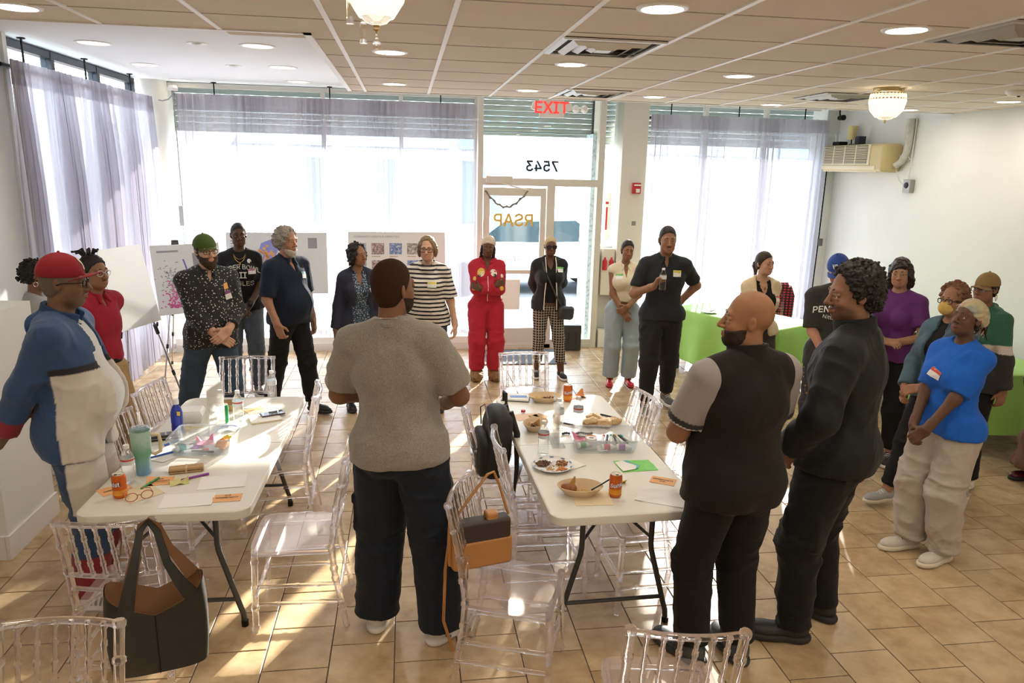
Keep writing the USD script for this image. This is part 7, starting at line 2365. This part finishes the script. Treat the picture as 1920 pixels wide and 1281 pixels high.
P.blob_hair(hair_k, [('rc', (-.07, -.02, .0), (-.088, .0, -.20), .026, .020), ('rc', (.07, -.02, .0), (.085, -.01, -.17), .024, .016), ((0, -.06, -.04), (.07, .05, .12))], .004, 60)
fur = pm('fur_brown', (.24, .13, .05), .9, var=.35, scale=30, bump=.8, bscale=160)
for sd in (1, -1):
    G = P.leg[sd]
    M = rz_(math.radians(G['yaw'] * .6))
    Fd = Field().add(ell(G['a'] + M @ np.array([0, .05, -.035]), (.072, .135, .062), M), .02).add(ell(G['a'] + M @ np.array([0, -.02, .02]), (.066, .078, .075), M), .04)
    Fd.plane((0, 0, -1), 0.0)
    V, f = Fd.mesh(.0065)
    n = normals_of(V, f); V = V + n * ((meshkit.noise(V * 75, 5) - .3) * .016)[:, None] * (V[:, 2:] > .01)
    put('fur_boot', (V, f), fur, P.t, smooth=True, label='shaggy brown fur boot')

# 10 woman in the black cardigan with checked trousers
check = mat('windowpane_check', {'t': ('texture_coordinate', {}), 's': ('separate_xyz', {}), 'm1': ('math', {'math_type': 'multiply', 'value2': 34.0}), 'f1': ('math', {'math_type': 'fraction'}), 'l1': ('math', {'math_type': 'less_than', 'value2': .22}), 'm2': ('math', {'math_type': 'multiply', 'value2': 34.0}), 'f2': ('math', {'math_type': 'fraction'}), 'l2': ('math', {'math_type': 'less_than', 'value2': .22}),
                                'mx': ('math', {'math_type': 'maximum'}), 'x': ('mix', {'color1': (.012, .012, .014), 'color2': (.42, .36, .28)}), 'p': ('principled_bsdf', {'roughness': .8})},
            [('t.object', 's.vector'), ('s.x', 'm1.value1'), ('m1.value', 'f1.value1'), ('f1.value', 'l1.value1'), ('s.z', 'm2.value1'), ('m2.value', 'f2.value1'), ('f2.value', 'l2.value1'), ('l1.value', 'mx.value1'), ('l2.value', 'mx.value2'), ('mx.value', 'x.fac'), ('x.color', 'p.base_color')], 'p.BSDF')
P = Person('person with cropped blonde hair and dark glasses in a black cardigan and checked trousers', 1.60, 8.14, 1.615, 178, 'dark', 'f', w=1.16, d=1.1, bust=.03, hips=.98, R=BACK_R, L=BACK_L, head=(0, -2, 0), fR=(.13, .02, -6, 0), fL=(-.17, .10, 8, 0), smile=.8, lip=(.30, .10, .09), hair_tone=(.40, .28, .15))
P.trousers(check, .098, .07, .052, cut=.12, amp=.003)
P.shirt(black_c, .012, .95, .4, name='black_top', neck_v=(.07, .10), amp=.003)
P.shirt(fab('cardigan_black', (.018, .02, .021)), .026, .86, 1.95, name='cardigan', ru=.062, re=.054, rw=.042, amp=.004, open_front=[(.07, .7, 1.12), (.055, 1.1, 1.34), (.06, 1.32, 1.53)])
for sd in (-1, 1):
    put('cardigan_edge', tube([P.T((sd * .062, .04, 1.50)), P.T((sd * .064, .115, 1.42)), P.T((sd * .058, .165, 1.27)), P.T((sd * .074, .16, 1.08)), P.T((sd * .08, .15, .87))], .0065 * P.s, 7), pm('piping_cream', (.70, .62, .50), .7), P.t)
P.tag((-.13, .15, 1.36), (-.3, 1, 0), pm('tag_green', (.15, .50, .12), .6), -6, .085, .055)
P.hair_short(pm('hair_blonde_crop', (.55, .42, .24), .7, bump=.5, bscale=300), .005, .076, -.05, amp=.001)
P.glasses(rod_m, lens_d, .031, .021, .004)
st = put('bag_strap', tube([P.T((.10, .03, 1.47)), P.T((.085, .14, 1.36)), P.T((.02, .19, 1.22)), P.T((-.06, .185, 1.05)), P.T((-.15, .14, .90))], .011 * P.s, 8), pm('bag_black', (.03, .032, .034), .45), P.t)
put('bag', (lambda vf: vf)(Field().add(rbx(P.T((-.20, .13, .83)), np.array([.115, .045, .085]) * P.s, rz_(.5) @ ry_(-.12), .04), .02).mesh(.007)), pm('bag_black', (.03, .032, .034), .45), st, smooth=True)
shoes(P, pm('canvas_black', (.02, .02, .02), .8), sole_w, wvinyl, (.95, .95, .95))

# 11 young woman in the cream knit top
P = Person('person in a sleeveless cream knit top, pale jeans and red shoes', 2.36, 7.74, 1.62, 172, 'mid', 'f', w=1.0, hips=1.1, bust=.02, R=((.03, .20, .935), (.9, -.7, -.3), (-.55, .25, -.75), (-.2, -1, -.1), .5), L=((-.02, .215, .99), (-.9, -.6, -.4), (.8, .15, -.4), (.2, -1, -.1), .6), head=(6, -4, -4), hair_tone=(.012, .010, .009))
P.trousers(denim_l, .108, .088, .092, top=1.02, cut=.03, amp=.003)
P.shirt(pm('knit_cream', (.74, .66, .49), .85, var=.05, scale=40, bump=.6, bscale=130, stretch=(1, 1, .1)), .014, 1.03, .08, name='knit_top', neck_v=(.035, .12), amp=.003)
P.collar(pm('knit_cream', (.74, .66, .49), .85), .066, .018, .008, 1.474, 18, flaps=.04, gap=.025)
P.tag((.085, .14, 1.335), (.15, 1, 0), pm('tag_green', (.15, .50, .12), .6), 6, .08, .055)
neck_loop(P, .06, .10, .0018)
P.hair_short(hair_k, .006, .076, -.05, amp=.001)
P.blob_hair(hair_k, [((0, -.115, .03), (.045, .04, .045))], .004, 60, name='hair_bun')
shoes(P, pm('shoe_red', (.50, .015, .025), .4), pm('sole_red', (.35, .012, .02), .5), None, (.9, .92, .9))

# 12 man in the black polo holding a water bottle
P = Person('person in a black polo shirt holding up a clear water bottle, smiling', 2.47, 6.80, 1.845, 170, (.30, .155, .092), 'm', w=1.08, R=((.13, .24, 1.235), (.7, -.4, -1), (-.35, .35, .85), (-.75, .4, -.45), 1.15), L=((-.16, -.16, 1.0), (-1, -.4, .0), (.8, -.3, -.4), (0, -1, 0), .5), head=(2, -2, 0), fR=(.11, .06, -4, 0), fL=(-.13, -.22, 10, 0), smile=.9, hair_tone=(.012, .010, .009))
P.trousers(fab('joggers_black', (.016, .016, .018)), .102, .082, .055, amp=.006, cut=.04)
P.shirt(fab('polo_black', (.018, .021, .026)), .018, .90, .78, name='polo_shirt', neck_v=(.035, .06), ru=.060, re=.055, amp=.004)
P.collar(fab('polo_black', (.018, .021, .026)), .070, .022, .007, 1.478, 16, flaps=.04)
P.tag((-.10, .15, 1.335), (-.15, 1, 0), pm('tag_yellow', (.70, .62, .10), .6), -3, .085, .06)
P.hair_short(hair_k, .0035, .080, -.055, amp=.001, sc=120)
P.moustache(hair_k, .022, .003)
A = P.arm[1]
bp = P.t.GetPath()
hand = A['w'] + A['f'] * .095 * P.s + A['n'] * .045
a_ = math.radians(170); hw = (2.47 + hand[0] * math.cos(a_) - hand[1] * math.sin(a_), 6.80 + hand[0] * math.sin(a_) + hand[1] * math.cos(a_), hand[2] - .09)
water_bottle('clear water bottle held up by the man in the black polo shirt', hw)
shoes(P, pm('sneaker_grey', (.10, .11, .10), .6), sole_w, wvinyl, (1.02, 1.05, 1))

# 13 woman in the cream cardigan
P = Person('person in a cream cardigan over a black top with hair tied back', 3.30, 6.46, 1.645, 176, (.50, .29, .20), 'f', w=.96, bust=.015, R=((.06, .19, .88), (.9, -.7, -.3), (-.1, .2, -1), (-.5, -.8, 0), .7), L=((.10, .225, .985), (-.9, -.4, -.5), (.9, .1, -.35), (0, -1, 0), .5), head=(24, 2, 0), brow=(.035, .02, .014), hair_tone=(.035, .020, .013))
P.trousers(fab('trousers_grey', (.055, .052, .05)), .102, .09, .085, top=1.03, amp=.005)
P.shirt(black_c, .010, 1.0, 0, name='camisole', neck_v=(.075, .12), amp=.002)
P.shirt(fab('cardigan_cream', (.70, .58, .39), bump=.5, bscale=200), .022, .93, 1.95, name='cardigan', ru=.050, re=.046, rw=.038, amp=.004, open_front=[(.075, .88, 1.2), (.10, 1.18, 1.34), (.075, 1.32, 1.53)])
P.tag((-.115, .13, 1.305), (-.3, 1, 0), pm('tag_red', (.60, .08, .06), .6), -8, .07, .05)
neck_loop(P, .07, .09, .0018, pend=True)
P.hair_short(hair_b, .007, .076, -.05, amp=.001)
P.blob_hair(hair_b, [((0, -.115, -.02), (.04, .04, .05)), ('rc', (0, -.12, -.03), (.0, -.12, -.14), .025, .014)], .004, 60, name='ponytail')
shoes(P, black_s, sole_k)

# 14 man in the blue cap
P = Person('person in a blue baseball cap and charcoal tee shirt looking down, hands clasped', 3.45, 5.44, 1.74, 150, (.46, .24, .165), 'm', w=1.08, R=FRONT_R, L=FRONT_L, head=(-12, -24, 8))
P.trousers(mat('print_shorts', {'t': ('texture_coordinate', {}), 'v': ('voronoi_texture', {'scale': 24.0}), 'r': ('rgb_ramp', {'ramp': [(0.05, (.45, .28, .12)), (.2, (.10, .035, .02)), (.35, (.012, .012, .014))]}), 'p': ('principled_bsdf', {'roughness': .8})}, [('t.object', 'v.vector'), ('v.distance', 'r.fac'), ('r.color', 'p.base_color')], 'p.BSDF'), .108, .09, .08)
P.shirt(fab('tee_charcoal', (.032, .031, .030)), .024, .83, .92, name='tee_shirt', ru=.068, re=.066, amp=.005)
P.text('lettering', 'PENN STATE', .048, (-.02, .15, 1.30), (0, 1, 0), pm('print_white', (.72, .72, .70), .6), arc=-.6)
P.text('lettering', 'Nittany Lions', .030, (-.02, .15, 1.235), (0, 1, 0), pm('print_white', (.72, .72, .70), .6), bold=False, rot=-4)
neck_loop(P, .04, .09, .002)
P.hair_short(hair_b, .004, .076, -.06)
capb = fab('cap_blue', (.025, .065, .30), .7)
ct = cap(P, capb, brim=.075, up=-.012)
cap_mark(P, *ct, 'ny', .030, pm('cap_white', (.75, .75, .76), .6), z=.080)
shoes(P, black_s, sole_w)

# 15 woman in the purple tee shirt
P = Person('person in a purple tee shirt with long dark hair, grinning', 3.96, 5.42, 1.71, 128, 'olive', 'f', w=1.2, d=1.15, bust=.045, belly=.03, R=((-.02, .27, 1.10), (.9, -.5, -.6), (-.8, .4, .1), (0, -.5, -1), .6), L=((-.10, .29, 1.10), (-.9, -.5, -.6), (.7, .5, .1), (0, -.5, -1), .6), head=(10, -2, 4), smile=1.0, brow=(.02, .012, .01))
P.skin
P.trousers(black_c, .105, .08, .06, cut=.06)
P.shirt(fab('tee_purple', (.14, .035, .19)), .018, .91, .72, name='tee_shirt', ru=.066, re=.066, amp=.004)
pr15 = [((0, -.018, .047), (.085, .105, .100)), ('rc', (-.07, .0, .05), (-.10, .04, -.17), .036, .034), ('rc', (-.10, .04, -.17), (-.105, .08, -.32), .034, .016), ('rc', (.07, -.02, .05), (.09, -.05, -.2), .034, .034), ('rc', (.09, -.05, -.2), (.10, -.06, -.36), .034, .014), ((0, -.08, -.06), (.085, .055, .17)), ('rc', (0, -.10, -.2), (.03, -.12, -.38), .06, .02), ('rc', (-.05, .078, .075), (.03, .088, .058), .016, .012)]
P.blob_hair(pm('hair_dark_wave', (.020, .010, .010), .45, bump=.6, bscale=200), pr15, .007, 34, cuts=[((0, .9, -.42), (0, .085, .055))])
shoes(P, pm('sneaker_black', (.025, .025, .025), .6), sole_w, wvinyl, (1, 1.05, 1))

# 16 woman with the yellow mask and denim jacket
P = Person('person with curly auburn hair, glasses and a yellow face mask in a denim jacket', 3.74, 4.54, 1.64, 102, (.34, .17, .10), 'f', w=1.08, bust=.025, R=((.10, .24, .95), (.9, -.7, -.3), (-.4, .6, -.5), (-.4, -.8, 0), .6), L=((-.06, .28, 1.0), (-.9, -.6, -.4), (.3, .8, -.2), (.3, -.5, -.8), .7), fR=(.09, .28, -4, 0), fL=(-.10, -.30, 4, .02), head=(4, 2, 0), fine=.85)
P.trousers(black_c, .10, .074, .05, cut=.05)
P.shirt(black_c, .010, .92, 0, name='top', amp=.002)
P.shirt(fab('denim_jacket', (.075, .13, .17), var=.3, scale=8), .026, .88, 1.9, name='denim_jacket', ru=.058, re=.053, rw=.044, amp=.005, open_front=[(.05, .8, 1.53)])
P.collar(fab('denim_jacket', (.075, .13, .17), var=.3, scale=8), .072, .026, .009, 1.472, 18, gap=.04, flaps=.05)
put('button', cat_m(*[shift(trimesh.creation.icosphere(1, .009), P.surf(np.array([[x_, 0]]), (0.1, -.0, .905), (1, -.1, 0), off=.002)[0]) for x_ in (-.05, .0)]), silver, P.t, smooth=True, kind='stuff')
pr16 = [((0, -.015, .06), (.100, .112, .098)), ((0, -.07, .01), (.088, .06, .09)), ((0, .05, .10), (.07, .05, .04))]
ct16 = [((0, .85, -.5), (0, .085, .064)), ((0, .9, .1), (0, .055, -.03))]
P.blob_hair(hair_aub, pr16, .012, 44, cuts=ct16); P.curls(hair_aub, pr16, 300, .0135, 12, cuts=ct16)
mk = Field().add(ell(P.Hp((0, .062, -.055)), np.array([.058, .058, .050]) * P.hs, P.Rh), .02).add(ell(P.Hp((0, .088, -.05)), np.array([.03, .04, .045]) * P.hs, P.Rh), .03)
n_ = P.Rh @ np.array([0, -1, 0]); mk.plane(n_, n_ @ P.Hp((0, .035, 0)))
V, f = mk.mesh(.005)
m_ = put('face_mask', (V, f), pm('mask_yellow', (.62, .42, .12), .8, var=.12, scale=60), P.t, smooth=True)
for sd in (-1, 1):
    put('ear_loop', tube([P.Hp((sd * .055, .06, -.03)), P.Hp((sd * .078, .02, -.01)), P.Hp((sd * .084, -.005, -.02)), P.Hp((sd * .06, .05, -.08))], .002, 5), wvinyl, m_)
P.glasses(rod_m, pane, .027, .018, .0028)
shoes(P, pm('sneaker_silver', (.34, .35, .35), .5), pm('sole_cream', (.62, .56, .44), .6), wvinyl)

# 17 woman in the khaki cap and green hoodie


def hoodie_cols(P, V):
    c = np.tile((.018, .12, .072), (len(V), 1))
    z = V[:, 2]
    c[z < 1.225] = (.62, .55, .50)
    c[z < 1.16] = (.014, .014, .015)
    return c


P = Person('person in a khaki cap, glasses and a green, white and black hoodie', 4.28, 4.88, 1.67, 104, (.27, .13, .075), 'f', w=1.12, bust=.02, R=DOWN_R, L=((-.25, -.02, .86), (-.5, -1, 0), (0, .1, -1), (1, -.2, 0), .6), head=(-2, 0, 0), fine=.85)
P.trousers(black_c, .108, .085, .068)
P.shirt(hoodie_cols, .026, .84, 1.93, name='hoodie', ru=.062, re=.056, rw=.042, amp=.005)
P.collar(fab('hoodie_green', (.018, .12, .072)), .082, .03, .015, 1.462, 18, 'hood', gap=.03)
put('hood_back', (lambda vf: vf)(Field().add(ell(P.T((0, -.11, 1.42)), np.array([.10, .055, .075]) * P.s, P.Rt @ rx_(.3)), .03).mesh(.008)), fab('hoodie_green', (.018, .12, .072)), P.t, smooth=True)
P.hair_short(hair_k, .006, .076, -.06, amp=.003)
cap(P, fab('cap_khaki', (.30, .20, .085), .8), brim=.072, up=-.006)
P.glasses(pm('silver_frame', (.45, .43, .45), .25, .8), pane, .026, .019, .003)
put('earring', tube([P.Hp((-.094, -.01 + .010 * math.sin(a), -.06 + .024 * math.cos(a))) for a in np.linspace(0, 2 * np.pi, 17)], .0025, 6), gold_m, P.t)
shoes(P, white_s, sole_w, wvinyl)

# 18 woman in the blue tee shirt with the head wrap
P = Person('person in a bright blue tee shirt, grey sweatpants and patterned head wrap', 3.29, 3.87, 1.65, 100, 'dark', 'f', w=1.1, d=1.1, hips=1.1, bust=.02, R=((.05, .25, .90), (.9, -.8, -.3), (-.5, .5, -.7), (-.3, -1, 0), .7), L=((-.06, .27, .92), (-.9, -.8, -.3), (.5, .4, -.7), (.3, -1, 0), .7), head=(2, 14, 0), fine=.75, detail=.0042, hand_step=.0038, fR=(.11, .05, -6, 0), fL=(-.10, -.02, 8, 0))
P.trousers(fab('sweat_grey', (.42, .37, .32), var=.08, scale=20), .112, .10, .092, top=.94, cut=.01, amp=.008)
P.shirt(fab('tee_blue', (.010, .11, .52)), .020, .885, .85, name='tee_shirt', ru=.064, re=.062, amp=.005)
P.tag((.02, .17, 1.28), (.15, 1, 0), pm('tag_red', (.60, .08, .06), .6), -20, .075, .055)
P.text('lettering', 'WELCOME', .03, (.05, .16, 1.365), (.2, 1, 0), pm('print_white', (.72, .72, .70), .6), rot=0) if False else None
for i, (x_, z_, m_) in enumerate(((.0, .80, 'white'), (.0, .72, 'red'), (.04, .70, 'green'), (-.03, .66, 'green'), (.01, .62, 'yellow'))):
    pass
wrapm = mat('head_wrap_print', {'t': ('texture_coordinate', {}), 'n': ('noise_texture', {'scale': 13.0, 'detail': 2.0}), 'r': ('rgb_ramp', {'ramp': [(.32, (.20, .25, .24)), (.46, (.40, .38, .24)), (.56, (.50, .42, .26)), (.66, (.42, .26, .18)), (.75, (.28, .30, .26))]}), 'p': ('principled_bsdf', {'roughness': .5})}, [('t.object', 'n.vector'), ('n.fac', 'r.fac'), ('r.color', 'p.base_color')], 'p.BSDF')
Fd = Field().add(ell(P.Hp((0, -.02, .048)), np.array([.086, .104, .100]) * P.hs, P.Rh), .03).add(ell(P.Hp((0, -.085, .02)), np.array([.07, .06, .07]) * P.hs, P.Rh), .05)
n_ = P.Rh @ unit((0, .72, -.62)); Fd.plane(n_, n_ @ P.Hp((0, .055, .052))); n_ = P.Rh @ unit((0, .35, -1)); Fd.plane(n_, n_ @ P.Hp((0, -.03, .0)))
V, f = Fd.mesh(.0045)
hw_ = put('head_wrap', (wrinkle(V, f, .0035, 3, (26, 10, 26)), f), wrapm, P.t, smooth=True)
rg = np.random.default_rng(2)
for i in range(16):
    a = P.Hp((rg.uniform(-.04, .04), -.13 + rg.uniform(-.01, .02), .0 + rg.uniform(-.02, .03)))
    put('braid', tube([a, a + P.Rh @ np.array([rg.uniform(-.01, .01), -.03, -.035]) * P.hs, a + P.Rh @ np.array([rg.uniform(-.03, .03), -.02 + rg.uniform(-.02, .01), -.085]) * P.hs], [.006, .0055, .004], 6), wrapm if i % 2 else hair_b, hw_)
P.hair_short(hair_k, .003, .076, -.05, amp=.001)
shoes(P, pm('sneaker_cream', (.55, .50, .44), .6), pm('sole_cream', (.62, .56, .44), .6), wvinyl, (1.05, 1.12, 1.1))
P18 = P

# 19 man in the dark jacket, back turned
P = Person('person in a dark zip jacket and black cargo trousers, back turned', 2.125, 3.20, 1.94, 46, (.24, .115, .065), 'm', w=1.2, d=1.15, beard_tone=.55, R=DOWN_R, L=((-.20, .15, .96), (-1, -.5, 0), (.25, .35, -.9), (1, -.2, 0), .5), head=(34, -4, 0), fine=.72, detail=.0040, fR=(.12, .0, -14, 0), fL=(-.15, .06, 26, 0), brow=(.012, .009, .008))
P.trousers(fab('cargo_black', (.0065, .0065, .007)), .118, .092, .068, amp=.008, cut=.0, extra=lambda Fd: [Fd.add(rbx(P.hip[sd] + (P.leg[sd]['k'] - P.hip[sd]) * .78 + np.array([sd * .075, 0, 0]), (.03, .085, .10), None, .02), .03) for sd in (1, -1)])
softsh = fab('softshell', (.0075, .0085, .0092), .7)
P.shirt(softsh, .030, .86, 1.95, name='jacket', ru=.068, re=.060, rw=.048, amp=.006, st=.0115)
P.collar(softsh, .076, .036, .009, 1.490, 10, 'stand_collar', gap=.03)
pr19 = [((0, -.02, .055), (.098, .114, .104)), ((0, -.075, .0), (.085, .06, .085))]
ct19 = [((0, .85, -.5), (0, .084, .060)), ((0, .8, -.3), (0, .012, -.03)), ((0, -.1, -1), (0, -.08, -.075))]
P.blob_hair(hair_k, pr19, .010, 60, cuts=ct19); P.curls(hair_k, pr19, 420, .0105, 14, cuts=ct19, spread=.003)
shoes(P, black_s, sole_k, None, (1.08, 1.12, 1.05))

# 20 bald man in the black vest


def polo_band(P, V):
    c = np.tile((.27, .245, .235), (len(V), 1))
    for sd in (1, -1):
        t, d = P.armpos(V, sd)
        c[(t > .665) & (t < 1.2) & (d < .09)] = (.014, .014, .018)
        c[(t > .755) & (t < 1.2) & (d < .09)] = (.62, .60, .58)
    return c


P = Person('person with a bald head in a black vest over a grey polo', 1.49, 2.99, 1.855, 12, (.30, .145, .075), 'm', w=1.24, d=1.2, belly=.05, R=BENT_R, L=BENT_L, head=(58, 4, 0), fine=.6, detail=.0038, fR=(.11, .0, -10, 0), fL=(-.10, .06, 16, 0))
P.trousers(fab('trousers_black', (.006, .0055, .006)), .110, .085, .072, amp=.004)
P.shirt(polo_band, .020, .90, .78, name='polo_shirt', ru=.070, re=.070, rw=.04, amp=.003, st=.010)
vest = fab('vest_black', (.0105, .0078, .0068), .8, bump=.5, bscale=300)
P.shirt(vest, .034, .835, 0, name='vest', amp=.004)
P.collar(vest, .074, .036, .009, 1.490, 10, 'stand_collar', gap=.05)
P.beard(hair_stub, .006, -.040, .002)
clog = mat('clog_foam', {'t': ('texture_coordinate', {}), 'v': ('voronoi_texture', {'scale': 52.0, 'randomness': .15}), 'l': ('math', {'math_type': 'less_than', 'value2': .24}), 'm': ('mix', {'color1': (.045, .055, .06), 'color2': (.006, .006, .007)}), 'p': ('principled_bsdf', {'roughness': .5})}, [('t.object', 'v.vector'), ('v.distance', 'l.value1'), ('l.value', 'm.fac'), ('m.color', 'p.base_color')], 'p.BSDF')
shoes(P, clog, pm('clog_sole', (.03, .035, .038), .6), None, (1.15, 1.12, 1.0), name='clog')
for sd in (1, -1):
    A = P.arm[sd]
    if sd < 0:
        put('watch_strap', Field().add(clip_(rc(A['w'] + (A['e'] - A['w']) * .10, A['w'] + (A['e'] - A['w']) * .2, .038, .040)), .01).mesh(.005), rod_m, P.t, smooth=True)

# 21 man in the grey tee shirt
P = Person('person in a grey tee shirt and navy cargo trousers, back turned', -.04, 3.44, 1.925, -14, (.215, .098, .050), 'm', w=1.04, d=1.15, belly=.04, R=((.15, .26, 1.04), (.95, -.75, -.5), (-.5, .8, .0), (-.2, -.3, -1), .7), L=((-.15, .26, 1.06), (-.95, -.75, -.5), (.5, .8, .0), (.2, -.3, -1), .7), head=(-30, 2, 0), fine=.66, detail=.0038, fR=(.20, -.06, -34, 0), fL=(-.12, .0, 10, 0), sway=-3)


def pockets(Fd):
    for sd in (1, -1):
        k, h_ = P.leg[sd]['k'], P.hip[sd]
        c = h_ + (k - h_) * .80 + np.array([sd * .098, .0, 0])
        Fd.add(rbx(c, (.022, .075, .095), None, .012), .014)
        Fd.add(rbx(c + np.array([sd * .006, 0, .085]), (.022, .08, .025), None, .008), .008)


P.trousers(fab('cargo_navy', (.010, .014, .023)), .118, .106, .096, amp=.006, cut=-.01, extra=pockets)
heather = mat('grey_heather', {'t': ('texture_coordinate', {}), 'n': ('noise_texture', {'scale': 190.0, 'detail': 3.0, 'roughness': .8}), 'r': ('rgb_ramp', {'ramp': [(.35, (.19, .175, .145)), (.65, (.34, .315, .27))]}), 'n2': ('noise_texture', {'scale': 600.0}), 'b': ('bump', {'strength': .4, 'distance': .001}), 'p': ('principled_bsdf', {'roughness': .85, 'sheen_weight': .2})},
              [('t.object', 'n.vector'), ('n.fac', 'r.fac'), ('r.color', 'p.base_color'), ('t.object', 'n2.vector'), ('n2.fac', 'b.height'), ('b.normal', 'p.normal')], 'p.BSDF')
P.shirt(heather, .024, .865, .80, name='tee_shirt', ru=.066, re=.070, amp=.006, flare=.008, st=.010)
P.collar(heather, .074, .010, .005, 1.468, 12, 'neckband', gap=False) if False else put('neckband', Field().add(ring(P.T((0, -.004, 1.466)), .078 * P.s, .078 * P.s, .005, .011, P.Rt @ rx_(-.22)), .01).mesh(.0045), heather, P.t, smooth=True)
put('necklace', tube([P.T((.068 * math.cos(a), -.006 + .070 * math.sin(a), 1.500 + .012 * -math.sin(a))) for a in np.linspace(0, 2 * np.pi, 25)], .0022, 6), silver, P.t)
P.hair_short(pm('hair_crop', (.040, .020, .012), .85, bump=.5, bscale=700, spec=.15), .0035, .076, -.075, amp=.0008)
P.beard(hair_stub, .004, -.045, .001)
shoes(P, pm('sneaker_white', (.62, .58, .52), .5), sole_w, wvinyl, (1.08, 1.12, 1.08))
put('brand_patch', shift(rbox(.03, .004, .014, .002, 1), P.leg[1]['a'] + np.array([.05, -.06, -.03])), pm('shoe_blue', (.10, .22, .40), .5), P.t)

# 22 person at the right edge: only a brown skirt and dark shoes are in the picture
P = Person('person cut by the right edge in a long brown skirt', 5.00, 4.80, 1.66, 100, 'dark', 'f', w=1.05, bust=.02)
P.shirt(fab('blouse_brown', (.16, .07, .04)), .018, .95, 1.9, name='blouse')
Fs = Field()
for z, rx2, ry2 in ((.98, .15, .12), (.85, .18, .14), (.6, .20, .17), (.35, .225, .20), (.15, .25, .225)):
    Fs.add(ell(P.T((0, 0, z)), np.array([rx2, ry2, .17]) * P.s), .06)
Fs.plane((0, 0, -1), -.12)
P.cloth('skirt', Fs, fab('skirt_brown', (.17, .075, .035), var=.1), .012, .008, 5, sc=(12, 12, 2))
P.hair_short(hair_k, .01, .076, -.06)
shoes(P, pm('shoe_wine', (.10, .008, .02), .3), sole_k)
